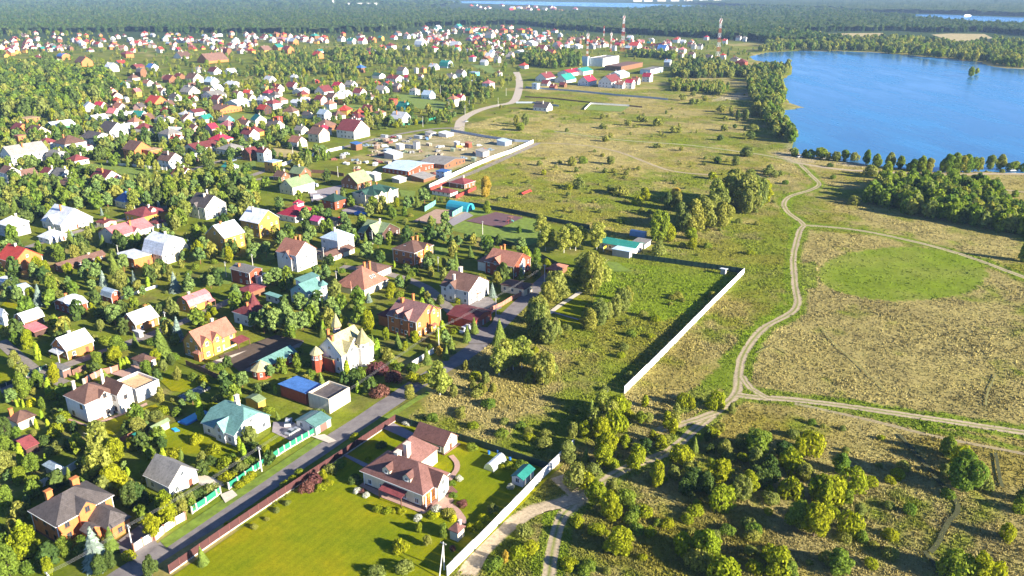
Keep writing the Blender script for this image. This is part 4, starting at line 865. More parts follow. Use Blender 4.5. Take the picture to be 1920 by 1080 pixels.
many('T1', '60,935,182,1002 Do v; 165,955,322,1032 Bc v; 120,890,252,942 Io f; 315,918,492,992 WG u 1.3; 648,868,772,932 Wt u 1.3; 860,843,1002,892 Ww u; 1068,725,1222,808 Ro v; 980,783,1066,826 Db u; 840,738,902,792 Rb v; 922,730,962,768 Ww v; 1148,658,1247,717 Bw v; 1320,643,1472,712 gc v; 1368,548,1502,627 Bw v; 1198,563,1312,627 Db v; 1508,578,1627,642 Sg v; 1555,638,1662,692 Ww u; 1480,680,1667,757 gw u; 1658,608,1792,662 Ww v; 1723,680,1817,742 Bw qv; 1398,718,1472,762 Rw v; 1533,788,1757,857 Bo v 1.4; 1318,838,1422,887 Ww h; 1383,820,1512,872 Dw u; 1668,748,1852,812 Ww u; 1618,868,1737,932 gt v; 1138,873,1282,932 gw v; 1418,913,1492,957 gc v; 1078,478,1172,537 Lw v; 763,468,867,542 Ww v; 845,453,932,502 Rw u; 958,483,1062,522 Db u; 1008,508,1087,582 gb qv; 538,423,662,502 Bo v; 408,403,502,452 Lo qv; 203,413,312,477 Dk h; 393,448,457,482 Gw u; 243,468,352,522 Bw v; 443,528,522,562 Ww u; 523,518,587,562 Wy v; 888,343,982,437 Do h; 738,568,832,607 gy u; 1538,503,1647,562 Dw v; 1658,513,1767,562 Ww u; 1423,498,1522,547 gw h; 1278,388,1412,442 Bw u; 1448,398,1662,477 Bo u 1.5; 1658,358,1732,417 Db qv; 708,925,902,1037 Kw v; 858,933,992,1002 Ww u; 1785,965,1925,1060 Dw v')
many('T2', '58,903,197,987 Kw v; 273,943,382,1012 gc v; 118,878,192,922 Rr f; 448,823,557,907 Sw v; 418,898,592,987 Bb h; 585,898,832,1047 Dw v; -5,788,102,862 Rm v; 48,743,182,822 Dw h; -5,723,92,792 Ww v; 238,748,357,802 Ww v; 1228,673,1347,747 Sl v; 1428,708,1532,802 Aw h; 1498,708,1572,767 Xw v; 1043,763,1162,837 Tt v; 988,743,1062,792 Rr f; 878,823,972,887 Ac h; 988,838,1157,927 Ww v; 253,658,392,712 Ww u; 88,628,202,692 Dw v; 198,613,322,672 Dw v; 418,638,572,712 Dw u; 513,698,617,767 Bc v; 613,678,717,727 Ww u; 708,658,827,722 Dw v; 553,613,662,682 Xw v; 648,603,757,657 gw v; 813,703,897,747 Bw h; 608,743,682,787 Yy f; 878,638,997,702 gw v; 1013,618,1097,692 Kp v; 1138,653,1232,717 gw h; 868,608,932,642 Rr u; 933,608,1032,647 Rw u; 958,558,1107,622 Dw v; 1098,558,1167,612 Xw v; 1208,553,1262,602 Bc v; 858,543,967,592 Ew v; 1043,498,1142,562 Kw v; 1178,488,1222,552 gw h; 1223,498,1282,547 By h; 1283,473,1377,527 Ww v; 1363,448,1482,512 Tl qv; 1408,548,1512,607 gw v; 1488,518,1582,582 Kw v; 1588,538,1682,572 St f; 1588,603,1652,632 Ww f; 1688,588,1797,672 Pw h; 733,483,827,547 Lb h; 248,558,317,617 Ww v; 28,638,102,702 Gy v; 408,598,472,627 Rr u; 38,568,142,632 Ww v; 1588,398,1657,462 Xw h; 1673,418,1782,462 Ao u; 1673,443,1747,492 Ww v; 1778,418,1842,472 gw v; 1708,393,1787,432 Ww v; 1798,378,1892,412 Ww u; 1788,528,1852,572 Bw h; 408,383,502,442 Ro v; 178,338,277,402 Do v; 108,328,202,377 To u; 428,368,512,397 Tw u; -5,343,107,392 By u; 1288,338,1372,392 Xw h; 1318,258,1397,327 Ro h; 903,338,977,377 Rw u; 958,298,1052,372 Dw h; 1088,338,1157,382 Ew v; 1178,293,1282,352 Ww qv; 1438,298,1552,372 Ww v; 1768,288,1832,342 Rw v; 798,353,892,402 Bw h; 743,388,872,422 Rr f; 153,268,232,317 Po h; 118,238,177,277 Ao h; 178,233,227,277 Ro h; 228,268,312,337 So v; 318,248,387,302 Dw h; 393,243,472,292 Tb h; 473,233,537,302 Ro h; 628,233,672,272 Ro h; 598,268,667,312 Kw v; 673,278,752,332 Tw v; 753,278,832,332 Xw v; 738,243,812,292 Bw h; 828,268,902,322 Do v; 908,258,962,307 Ty v; 998,263,1062,297 Rw v; 1028,233,1092,267 Bw u; 1098,253,1162,292 gw v; 1158,253,1197,287 Ww v; 1208,243,1252,287 gw v; 1238,188,1292,222 Dw h; 1328,188,1392,217 Ww u; 1478,178,1552,212 Tw u; 1558,203,1632,252 To v; 1618,188,1667,232 Rw h; 1678,183,1732,232 Xy h; 1818,198,1892,247 Ro h; 1628,233,1702,282 Tw h; 1708,233,1802,287 gw v; 1858,213,1925,302 Ww u')
many('T3', '168,538,342,617 Dw u 1.6; 333,513,562,577 Xw u 2; 313,548,502,627 Tw u 1.6; 488,563,657,647 Xw u 1.6; 438,503,632,567 Tw u 1.6; 643,543,852,662 Dw u 1.6; 713,528,912,592 Sw u 1.6; 773,603,867,667 Aw v; 843,588,937,667 Xw v; 888,573,977,637 Ac v; 973,543,1072,617 Xw v; 213,598,302,647 Dw v; 273,628,352,677 Db v; 348,613,422,657 Db v; 143,618,217,672 Sl f; 158,763,312,837 Kw v .8; 688,448,1052,537 Bb f 3; 958,503,1182,562 gl f 3; 1138,443,1212,502 Sg v; 43,468,132,517 Rw h; 173,333,277,392 Dw v; 243,368,342,432 Do v; 298,308,392,352 Dw u; 288,213,352,247 Dw h; 38,203,102,247 Ry h; 98,193,157,242 Ry h; 173,248,257,302 Rw h; 83,303,202,347 Ww u; -5,373,122,402 Ww u; 433,328,542,367 Ww u; 878,308,982,372 Rw v; 958,348,1027,402 Xw h; 1033,348,1087,397 Kw h; 1088,333,1192,392 Lw v; 1243,343,1322,402 Pc h; 1203,273,1272,322 Rw h; 1438,263,1487,302 Xw h; 1318,388,1387,442 Bw v; 1238,388,1302,432 Bc h; 1343,328,1392,372 gw v; 1388,328,1442,372 Kw v; 1558,373,1617,447 Rw h; 1638,408,1727,477 Kc h; 1678,438,1792,497 Dr h; 1448,408,1522,457 Kw v; 1168,378,1217,412 Ww h; 743,328,792,382 gw v; 858,263,922,302 Ww v; 1678,263,1732,307 Kw v; 1728,263,1772,312 gw v; 1578,288,1627,332 Rw v; 1008,308,1062,347 Ty v; 888,358,942,397 Tw h')
# seeded rest of the far village and the settlement by the reservoir
FAR = Mass()
def far_village(poly_px, n, size, seed, ymin=0):
    rnd = random.Random(seed); P = np.array(poly_px); x0, y0 = P.min(0); x1, y1 = P.max(0); done = 0; tries = 0
    while done < n and tries < n*40:
        tries += 1; x = rnd.uniform(x0, x1); y = rnd.uniform(y0, y1)
        if not inpoly(np.array([x]), np.array([y]), poly_px)[0]: continue
        X, Y = G(x, y)
        if any(abs(X-f[0])+abs(Y-f[1]) < f[2]+f[3]+size for f in FOOT): continue
        lu = size*rnd.uniform(.8, 1.3); lv = size*rnd.uniform(.85, 1.35); h = rnd.choice((3.0, 3.4, 5.2, 5.8))
        typ = rnd.choice(('v', 'v', 'v', 'u', 'h', 'h')); rk = rnd.choice('RRXDDDBBBAAWWWSgKTPP'); wk = rnd.choice('wwwcccgyopgb')
        FAR.at = (X, Y, YAW+rnd.choice((0, 0, 0, .25, -.3))); FOOT.append((X, Y, lu/2, lv/2, YAW))
        rise = .39*(lv if typ == 'u' else lu if typ == 'v' else min(lu, lv)); block(FAR, 0, 0, lu, lv, 0, h, typ, rise, wk, rk)
        chimney(FAR, lu*.15, lv*.1, h, h+rise+.7, rnd.random() < .5)
        done += 1
far_village(pxs('T1', '0,270 200,255 480,262 1000,262 1500,255 1920,262 1920,420 1400,400 1100,400 700,390 300,390 0,440'), 160, 9.5, 3)
far_village(pxs('T2', '0,280 100,270 700,300 1000,300 1300,230 1920,200 1920,460 1500,400 1200,300 900,300 200,350'), 140, 9.5, 4)
far_village(pxs('T3', '0,230 280,260 500,290 900,300 1300,310 1400,330 1300,400 900,380 500,370 0,370'), 100, 9.5, 5)
far_village(pxs('P', '880,10 1000,12 1100,17 1060,25 960,24 860,22'), 26, 22, 6)
far_village(pxs('P', '0,160 230,150 400,140 480,175 700,185 700,250 480,265 250,260 240,235 130,235 90,225 215,195'), 70, 9, 8)
struct('distant_houses', FAR.mesh('distant_houses'), 'mass of small distant houses of the far village', 'stuff')
# white factory with brown hall, and the long shed far away
HB('T3', (578, 385, 842, 502), 'g', 'w', 'f', 2.6, 'long white factory block with flat roof below the masts', 'the white factory', name='factory', cat='factory', parapet=.6, hmax=13, wins=False)
HB('T3', (520, 418, 588, 497), 'g', 'l', 'f', .6, 'pale blue office tower at the end of the white factory', 'the pale blue office tower', name='office_building', cat='building', hmax=17, wins=True, fine=False)
def far_block(x, y, w, d, h, label, k='w', rk='g'):
    X, Y = G(x, y); r = build('apartment_block', 'building', X, Y, w, d, h, 'f', 0.0, rk, k, label, None, wins=False, fine=False, yaw=0.1, at=(x, y)); return r
far_block(680, 14, 170, 60, 26, 'long white warehouse standing alone in the forest')
for i, (x, y) in enumerate(((1195, 3.2), (1215, 3), (1240, 2.6), (1265, 2.4), (1290, 2.2), (1318, 2.0), (1345, 2.0), (1655, 1.6), (1680, 1.5), (1715, 1.6))):
    X, Y = G(x, y); build('apartment_block', 'building', X, Y, 70, 26, 22, 'f', 0.0, 'g', 'cw'[i % 2], None, None, desc=f"distant {'cream' if i % 2 == 0 else 'white'} apartment block on the horizon", wins=False, fine=False, yaw=0.05, at=(x, y))
# ------------------------------------------------------------------ fences
FENCEL = []
def fence(t, s, h, panel, pm, postm, label, short=None, name='fence', thick=.05, post=.12, gap=.08, step=0.0, kerb=None, desc=None):
    """a run of panels between posts; every panel and post is a part"""
    P = pts(t, s) if isinstance(s, str) else s
    FENCEL.append(P); x0, y0 = P[0]
    mid = P[len(P)//2]
    root = thing(name, 'wall' if 'wall' in name else 'fence', (x0, y0, 0), 0, label, desc, short, at=PX((P[0][0]+P[-1][0])/2, (P[0][1]+P[-1][1])/2))
    pmesh = MB().box(-post/2, post/2, -post/2-thick/2-.01, post/2+thick/2+.01, 0, h+.1).mesh('post', postm) if postm else None
    rnd = random.Random(int(x0)); 
    for (ax, ay), (bx, by) in zip(P[:-1], P[1:]):
        L = math.hypot(bx-ax, by-ay); n = max(1, int(round(L/panel))); l = L/n; a = math.atan2(by-ay, bx-ax)
        half = l/2-(post/2 if postm else .03)-.004
        me = MB().box(-half, half, -thick/2, thick/2, gap, h).mesh('panel', pm)
        kme = MB().box(-half, half, -thick/2-.06, thick/2+.06, 0, gap-.004).mesh('base', kerb) if kerb else None
        for i in range(n):
            cx, cy = ax+(bx-ax)*(i+.5)/n-x0, ay+(by-ay)*(i+.5)/n-y0
            q = ob('panel', me, root, (cx, cy, rnd.uniform(-step, step)), a)
            if kme: ob('base', kme, root, (cx, cy, 0), a)
            if postm: ob('post', pmesh, root, (ax+(bx-ax)*i/n-x0, ay+(by-ay)*i/n-y0, 0), a)
        if postm and (bx, by) == P[-1]: ob('post', pmesh, root, (bx-x0, by-y0, 0), a)
    return root
m_redf = simple('fence_maroon', (.075,.026,.026), .6, .12, .6); m_redp = simple('fence_post_red', (.17,.06,.055), .6, .1)
m_grnf = simple('fence_green', (.02,.22,.13), .5, .12, .6); m_whitew = simple('wall_panel_white', (.80,.80,.80), .85, .07, .5); m_dgr = simple('fence_dark_green', (.012,.05,.04), .6, .2, .6)
m_plastp = simple('post_cream', (.62,.58,.50), .8, .1); m_greyf = simple('fence_blue_grey', (.36,.42,.52), .5, .12, .4); m_redb = simple('fence_red', (.42,.05,.04), .6, .15, .6)
m_brkf = simple('fence_brick_pink', (.40,.17,.12), .85, .15, .8); m_whf = simple('fence_white', (.74,.73,.70), .7, .08, .7); m_brownf = simple('fence_brown', (.16,.085,.06), .7, .15, .7)
fence('P', '318,1076 412,1010 520,937 640,858 742,790', 2.25, 2.6, m_redf, m_redp, 'maroon panel fence along the big lawn and the asphalt lane', 'the maroon fence', kerb=m_cream, gap=.35)
fence('P', '742,790 772,800 880,832 1030,882', 2.2, 2.6, m_dgr, m_dgr, 'dark green fence between the big lawn and the wild meadow', None)
fence('P', '838,1082 900,1020 960,958 1020,895 1066,850', 2.8, 2.6, m_whitew, None, 'tall white concrete wall beside the big lawn', 'the tall white lawn wall', name='wall_of_panels', thick=.16, gap=0, step=.12)
fence('P', '1066,850 1076,840', 2.8, 2.6, m_greyf, None, 'short blue grey end of the white lawn wall', None, name='wall_of_panels', thick=.14, gap=0)
fence('P', '1170,739 1230,680 1290,619 1345,563 1395,513', 2.6, 2.6, m_whitew, None, 'long white concrete wall along the fenced meadow', 'the long white meadow wall', name='wall_of_panels', thick=.16, gap=0, step=.1)
fence('P', '1395,513 1300,500 1185,484', 2.4, 2.6, m_dgr, m_dgr, 'dark green fence at the far end of the fenced meadow', None)
fence('P', '1105,430 1040,417 960,400 880,386', 2.4, 2.6, m_dgr, m_dgr, 'dark green fence behind the playground lawn', None)
fence('P', '1055,505 985,470 920,450', 2.2, 2.6, m_dgr, m_dgr, 'dark green fence in front of the playground lawn', None)
fence('N7', '290,880 330,850 415,795 510,725 545,700', 1.9, 2.4, m_grnf, m_plastp, 'green sheet fence before the grey gabled white house', 'the green fence', kerb=m_cream, gap=.35, post=.3)
fence('N7', '620,660 700,610 840,510 960,425 1120,320 1280,225 1395,160', 1.9, 2.4, m_grnf, m_plastp, 'bright green sheet fence with pale posts before the sage roofed house', 'the bright green fence', kerb=m_cream, gap=.35, post=.3)
fence('N6', '1210,870 1290,815 1370,770', 2.2, 2.6, m_whf, m_brkf, 'white wall beside the orange brick house gate', None, name='garden_wall', thick=.2, gap=0, post=.3)
fence('N6', '1395,765 1480,690 1580,620 1670,570', 2.0, 2.6, m_whf, m_brkf, 'white wall behind the yellow garden trees', None, name='garden_wall', thick=.2, gap=0, post=.3)
fence('N6', '290,330 450,240 600,160 720,90', 2.0, 2.6, m_whf, None, 'pale wall behind the orange brick house', None, name='garden_wall', thick=.15, gap=0)
fence('N4', '760,340 800,310 920,250 1000,235 1080,205', 1.9, 2.6, m_brkf, m_plastp, 'pink brick fence behind the large white house', 'the pink brick fence', thick=.2, gap=0, post=.4)
fence('N4', '1000,910 1100,860 1210,810', 1.6, 2.4, m_brkf, m_brkf, 'pinkish brown fence below the large white house', None, gap=.05)
fence('N4', '660,260 720,230 780,205', 1.9, 2.6, m_brownf, m_brkf, 'brown gate fence beside the low white garage', None)
fence('N5', '0,410 120,460 250,520 375,570', 1.9, 2.6, m_brownf, m_brownf, 'brown fence beside the bare soil plot', None)
fence('M6', '350,610 430,560 540,490', 1.8, 2.6, m_whf, m_plastp, 'short white hedge wall beside the lane', None, name='garden_wall', thick=.25, gap=0)
fence('N3', '1270,800 1400,740 1480,690 1590,640', 1.8, 2.6, m_brkf, m_brkf, 'pinkish fence beside the low cream outbuilding', None)
fence('T6', '180,292 300,250 440,205 660,155', 2.2, 2.6, m_whf, None, 'white wall along the near side of the scrap yard', None, name='wall_of_panels', thick=.14, gap=0)
fence('T6', '1300,455 1460,375 1640,290 1780,232 1920,185', 2.6, 2.6, m_whitew, None, 'white wall along the far side of the scrap yard', 'the white scrap yard wall', name='wall_of_panels', thick=.14, gap=0)
fence('P', '960,286 1000,268', 2.6, 2.6, m_whitew, None, 'white wall end at the scrap yard corner', None, name='wall_of_panels', thick=.14, gap=0)
fence('P', '845,246 910,258 965,266 1000,268', 2.0, 2.8, m_greyf, None, 'blue grey fence behind the scrap yard', None)
fence('T6', '390,335 560,345 660,365', 2.2, 2.6, m_brownf, m_brownf, 'brown yard fence behind the log barn', None)
fence('T6', '1500,530 1590,490 1650,460', 2.0, 2.6, m_redb, m_redb, 'red fence beside the maroon timber house', 'the red fence')
fence('T6', '1310,470 1380,440 1450,425', 2.0, 2.6, m_redb, m_redb, 'red gate fence left of the maroon timber house', None)
fence('T5', '805,265 900,282 1000,290 1120,305 1250,318', 1.8, 3.4, m_whf, m_plastp, 'white panel fence with posts along the bright green field', 'the white panel fence', post=.4, thick=.15)
fence('T5', '1255,312 1350,285 1440,262 1535,235', 1.8, 3.0, m_redb, m_plastp, 'orange red panel fence beside the unfinished brick house', None, post=.5)
fence('T3', '100,660 500,690 800,720 1080,742 1170,752', 2.0, 4, m_greyf, None, 'blue grey fence along the dry plot beyond the meadow', None)
fence('T3', '95,730 300,742 560,770 880,798 975,808', 1.4, 4, m_brownf, None, 'brown fence along the near side of the dry plot', None)
fence('T3', '545,825 590,782 740,790 880,798', 1.8, 4, m_whf, None, 'white fence round a small green plot', None)
fence('T3', '30,775 160,775 350,800', 1.8, 4, m_greyf, None, 'pale blue fence round the charcoal roofed farmhouse', None)
fence('T2', '1070,945 1210,930 1360,890', 2.0, 4, m_grnf, None, 'bright green fence near the gravel road', None)
fence('T6', '100,125 250,150 450,185', 1.8, 4, m_dgr, None, 'dark green fence beside the mown hay plot', None)
fence('M8', '750,370 850,310', 3.0, 3.0, simple('net_teal', (.14,.36,.30), .8, .2), m_dgr, 'teal net fence left of the sand court', None)
fence('M8', '1000,420 1095,365', 3.0, 3.0, simple('net_teal', (.14,.36,.30), .8, .2), m_dgr, 'teal net fence right of the sand court', None)
fence('N1', '1080,540 1220,490 1420,425', 1.2, 2.6, m_whf, None, 'low white fence beside the gambrel brick cottage', None)
fence('N1', '430,775 580,715', 1.6, 2.6, simple('fence_orange', (.5,.2,.06), .7, .15), None, 'orange timber fence beside the silvery gambrel cottage', None)
fence('N4', '0,380 120,330 300,250 420,190', 1.2, 2.6, m_dgr, m_plastp, 'thin dark fence with pale rails beside the left lawn', None)

# ------------------------------------------------------------------ power poles and wires
m_pole = simple('pole_concrete', (.62,.60,.56), .8, .1, 1.0); m_wire = simple('wire_grey', (.25,.25,.26), .5, .05); m_poledark = simple('pole_timber', (.16,.12,.09), .9, .15)
def pole(x, y, h=7.5, brace=None, label=None, short=None, desc='concrete power pole'):
    X, Y = G(x, y); r = thing('power_pole', 'pole', (X, Y, 0), YAW, label, desc, short, 'power poles in the village', at=(x, y))
    ob('shaft', MB().tube((0,0,0), (0,0,h), .16, .10, 8).mesh('shaft', m_pole), r)
    ob('crossarm', MB().box(-.06, .06, -.75, .75, h-.5, h-.38).mesh('crossarm', m_pole), r)
    for q in (-.65, -.22, .22, .65): ob('insulator', MB().tube((0, q, h-.379), (0, q, h-.16), .05, .04, 6).mesh('insulator', m_whf), r)
    if brace: ob('brace', MB().tube((brace[0], brace[1], 0), (0, .02, h-.6), .14, .1, 8).mesh('brace', m_pole), r)
    return X, Y, h
def wires(A, B, n=3, label=None):
    ax, ay, ah = A; bx, by, bh = B; mb = MB(); L = math.hypot(bx-ax, by-ay); nx, ny = -(by-ay)/L, (bx-ax)/L
    r = thing('power_line', 'power line', ((ax+bx)/2, (ay+by)/2, 0), 0, label, 'span of power wires', None, 'power wires')
    for k in range(n):
        off = (k-(n-1)/2)*.44; seg = 8; q = []
        for i in range(seg+1):
            t = i/seg; q.append((ax+(bx-ax)*t+nx*off-(ax+bx)/2, ay+(by-ay)*t+ny*off-(ay+by)/2, (ah*(1-t)+bh*t)-.15-4*.7*t*(1-t)))
        w = MB()
        for a, c in zip(q[:-1], q[1:]): w.tube(a, c, .016, .016, 4)
        ob('wire', w.mesh('wire', m_wire), r)
pp = [pole(102, 1130), pole(249, 1030, 6.5), pole(491, 884, 7.2), pole(823, 652, 7.5), pole(930, 590, 7.5), pole(1021, 528, 7.5)]
for a, b_ in zip(pp[:-1], pp[1:]): wires(a, b_)
pole(833, 1069, 7.3, (-2.6, -.6), 'braced white concrete pole at the corner of the big lawn', 'the braced pole')
for x, y in ((822, 510), (632, 538), (699, 458), (313, 618), (114, 690), (224, 487), (418, 340), (425, 520), (475, 505), (608, 492), (905, 440), (665, 335), (634, 332)): pole(x, y, 7.0)
for x, y, h in ((880, 205, 9), (842, 206, 9), (872, 215, 9), (793, 238, 9), (934, 200, 9), (700, 235, 9), (949, 180, 9), (975, 150, 9), (578, 290, 9), (550, 296, 8), (600, 300, 8), (292, 150, 9), (277, 148, 9), (936, 123, 12), (826, 175, 9), (870, 200, 9), (566, 155, 9), (420, 345, 7), (525, 236, 8), (162, 262, 8)): pole(x, y, h, desc='distant concrete power pole')

# ------------------------------------------------------------------ radio masts
m_mr = simple('mast_red', (.55,.07,.04), .6, .1); m_mw = simple('mast_white', (.8,.8,.8), .6, .05)
def mast(x, y, h, w0, w1, n, label, short=None, lat=True, drums=True):
    X, Y = G(x, y); r = thing('radio_mast', 'mast', (X, Y, 0), .4, label, None, short, 'red and white masts', at=(x, y))
    for k in range(n):
        z0, z1 = h*k/n, h*(k+1)/n; a0 = w0+(w1-w0)*k/n; a1 = w0+(w1-w0)*(k+1)/n; mb = MB()
        c0 = [(sx*a0/2, sy*a0/2, z0) for sx, sy in ((-1,-1),(1,-1),(1,1),(-1,1))]; c1 = [(sx*a1/2, sy*a1/2, z1-.02) for sx, sy in ((-1,-1),(1,-1),(1,1),(-1,1))]
        th = .17 if lat else .22
        for i in range(4):
            mb.tube(c0[i], c1[i], th, th, 4)
            if lat: mb.tube(c0[i], c1[(i+1) % 4], .09, .09, 4); mb.tube(c1[i], c0[(i+1) % 4], .09, .09, 4)
            mb.tube(c0[i], c0[(i+1) % 4], .09, .09, 4)
        ob('mast_section', mb.mesh('mast_section', m_mr if (n-1-k) % 2 == 0 else m_mw), r)
    if drums:
        for i in range(7):
            a = i*2.4; z = h-1-(i % 4)*2.2; d = w1/2+.7
            ob('antenna', MB().box(d*math.cos(a)-.35, d*math.cos(a)+.35, d*math.sin(a)-.35, d*math.sin(a)+.35, z-1.3, z+1.1).mesh('antenna', m_mw), r)
        ob('antenna_spike', MB().tube((0,0,h), (0,0,h+5), .12, .05, 5).mesh('antenna_spike', m_mw), r)
mast(1345, 113, 66, 5, 2.2, 9, 'tall red and white lattice mast beside the lake village', 'the lakeside mast')
mast(1167, 96, 64, 6, 2.2, 9, 'tall red and white lattice mast behind the white factory', 'the factory mast')
mast(1101, 105, 38, 2.4, 2.2, 9, 'shorter red and white mast left of the white factory', 'the short mast', lat=False)
mast(1145, 97, 34, 1.8, 1.2, 5, 'slim pale mast between the two factory masts', None, lat=False)
mast(1132, 72, 28, 1.8, 1.2, 5, 'small distant red topped mast', None, lat=False, drums=False)
X, Y = G(625, 12); t_ = thing('chimney_stack', 'chimney', (X, Y, 0), 0, 'tall distant chimney beside the forest warehouse', at=(625, 12)); ob('stack', MB().tube((0,0,0), (0,0,75), 6, 4, 10).mesh('stack', m_mw), t_)

# ------------------------------------------------------------------ vehicles
m_tyre = simple('tyre', (.02,.02,.02), .8, .1); m_rim = simple('rim', (.5,.5,.52), .4, .1)
def car_paint(name, c):
    if name in MATS: return MATS[name]
    m, nt, b = nodes_of(name); b.inputs['Base Color'].default_value = (*c, 1); b.inputs['Metallic'].default_value = .3; b.inputs['Roughness'].default_value = .3; b.inputs['Coat Weight'].default_value = .5; MATS[name] = m; return m
def car(x, y, yaw, c, label, long=4.5, van=False):
    X, Y = G(x, y); r = thing('parked_car', 'van' if van else 'car', (X, Y, .04), yaw, label, None, None, 'parked vehicles', at=(x, y)); pm = car_paint('paint_%d' % int(c[0]*1000+c[2]*100), c)
    L = long/2; W = .9; hb = .85; ht = 2.0 if van else 1.45
    prof = [(-L,.35),(-L,.75),(-L+.1,hb+.05),(-L+.9,hb+.1),(L-1.1,hb+.05),(L-.12,.72),(L,.5),(L,.3)]
    if van: prof = [(-L,.3),(-L,hb+.1),(L-.9,hb+.1),(L,.8),(L,.3)]
    n = len(prof); ob('body', MB().add([(a, -W, z) for a, z in prof]+[(a, W, z) for a, z in prof], [tuple(range(n)), tuple(range(2*n-1, n-1, -1))]+[(i, n+i, n+(i+1) % n, (i+1) % n) for i in range(n)]).mesh('body', pm), r)
    a0, a1, b0, b1 = (-L+.05, L-1.0, -L+.1, L-1.5) if van else (-L+.7, L-1.2, -L+1.25, L-2.1)
    z0 = hb+.09
    ob('cabin_glass', MB().add([(a0,-W+.08,z0),(a1,-W+.08,z0),(a1,W-.08,z0),(a0,W-.08,z0),(b0,-W+.22,ht),(b1,-W+.22,ht),(b1,W-.22,ht),(b0,W-.22,ht)], [(0,3,2,1),(4,5,6,7),(0,1,5,4),(1,2,6,5),(2,3,7,6),(3,0,4,7)]).mesh('cabin_glass', pm if van else M_GLASS), r)
    ob('car_roof', MB().box(b0-.05, b1+.05, -W+.2, W-.2, ht+.003, ht+.05).mesh('car_roof', pm), r)
    if van: ob('windscreen', MB().add([(a1+.02,-W+.12,z0+.1),(a1+.02,W-.12,z0+.1),(b1+.06,W-.25,ht-.1),(b1+.06,-W+.25,ht-.1)], [(0,1,2,3)]).mesh('windscreen', M_GLASS), r)
    for sx in (-L+.85, L-.85):
        for sy in (-1, 1):
            w = ob('wheel', MB().tube((sx, sy*(W-.2), .32), (sx, sy*(W+.01), .32), .32, .32, 10).mesh('wheel', m_tyre), r); ob('rim', MB().tube((sx, sy*(W+.012), .32), (sx, sy*(W+.03), .32), .2, .18, 8).mesh('rim', m_rim), w)
    for sy in (-.6, .6): ob('headlight', MB().box(L-.06, L+.02, sy-.18, sy+.18, .58, .72).mesh('headlight', m_mw), r)
car(541, 795, math.radians(100), (.75,.76,.78), 'white car parked beside the sage roofed white house')
car(549, 812, math.radians(60), (.42,.44,.47), 'silver car parked behind the bright green fence')
car(871, 622, math.radians(235), (.72,.76,.82), 'pale blue van parked before the wide red garage', 4.9, True)
car(874, 229, math.radians(60), (.75,.78,.8), 'white car driving on the pale gravel road')
car(1500, 295, math.radians(20), (.8,.8,.8), 'white car parked on the sandy lake shore')
car(1898, 321, math.radians(10), (.6,.62,.65), 'silver car parked under the shore trees')
car(1545, 297, math.radians(30), (.1,.1,.12), 'dark car parked beside a shore bush')
car(596, 372, math.radians(20), (.8,.8,.8), 'white minibus parked beside the dark green brick garage', 5.4, True)
car(586, 362, math.radians(20), (.78,.78,.8), 'white van parked beside the long moss green building', 5.0, True)
car(590, 350, math.radians(150), (.7,.72,.75), 'white van parked near the brown yard fence', 5.0, True)
for x, y, c, l in ((737, 258, (.5,.05,.04), 'red'), (722, 276, (.7,.7,.7), 'white'), (800, 262, (.1,.25,.5), 'blue'), (812, 254, (.75,.75,.75), 'silver'), (770, 262, (.3,.3,.3), 'grey'), (905, 281, (.6,.08,.06), 'scarlet'), (862, 277, (.7,.45,.05), 'yellow'), (885, 272, (.12,.35,.15), 'green'), (450, 298, (.7,.7,.72), 'pale'), (438, 302, (.3,.35,.5), 'steel blue')):
    car(x, y, random.uniform(0, 3), c, f'{l} vehicle standing in the yard beyond the gardens' if x < 500 else f'{l} truck standing in the sandy scrap yard', 5.5, l in ('yellow', 'green', 'white', 'blue'))

# ------------------------------------------------------------------ garden things
X, Y = TG('N8', 1385, 540); gh = thing('greenhouse', 'greenhouse', (X, Y, 0), YAW, 'arched polycarbonate greenhouse on the big lawn', None, 'the arched greenhouse', at=tp('N8', 1385, 540))
m_poly, nt, b = nodes_of('polycarbonate'); b.inputs['Base Color'].default_value = (.72,.78,.74,1); b.inputs['Roughness'].default_value = .25; b.inputs['Transmission Weight'].default_value = .35; b.inputs['Alpha'].default_value = .85
arc = [(1.5*math.cos(a), 2.1*math.sin(a)) for a in np.linspace(0, math.pi, 9)]
mb = MB(); n = len(arc); mb.add([(-3, y_, z) for y_, z in arc]+[(3, y_, z) for y_, z in arc], [(i, n+i, n+i+1, i+1) for i in range(n-1)]); ob('cover', mb.mesh('cover', m_poly), gh)
for s in (-3, 3): ob('end_wall', MB().add([(s, y_, z) for y_, z in arc], [tuple(range(n))]).mesh('end_wall', m_poly), gh)
for s in np.linspace(-3.02, 3.02, 7):
    h_ = MB()
    for a, c in zip(arc[:-1], arc[1:]): h_.tube((s, a[0]*1.01, a[1]*1.01), (s, c[0]*1.01, c[1]*1.01), .035, .035, 4)
    ob('hoop', h_.mesh('hoop', m_mw), gh)
m_blue = simple('blue_plastic', (.03,.16,.55), .4, .1)
for i, (x, y) in enumerate(((1328, 440), (1408, 430), (1518, 498))):
    X, Y = TG('N8', x, y); bt = thing('water_barrel', 'barrel', (X, Y, 0), 0, None, 'blue plastic water barrel', None, 'blue barrels', at=tp('N8', x, y))
    ring = [(.32*math.cos(a), .32*math.sin(a)) for a in np.arange(10)*.628]; ob('drum', MB().prism(ring, 0, .95).prism([(1.07*a, 1.07*c) for a, c in ring], .951, 1.0).mesh('drum', m_blue), bt)
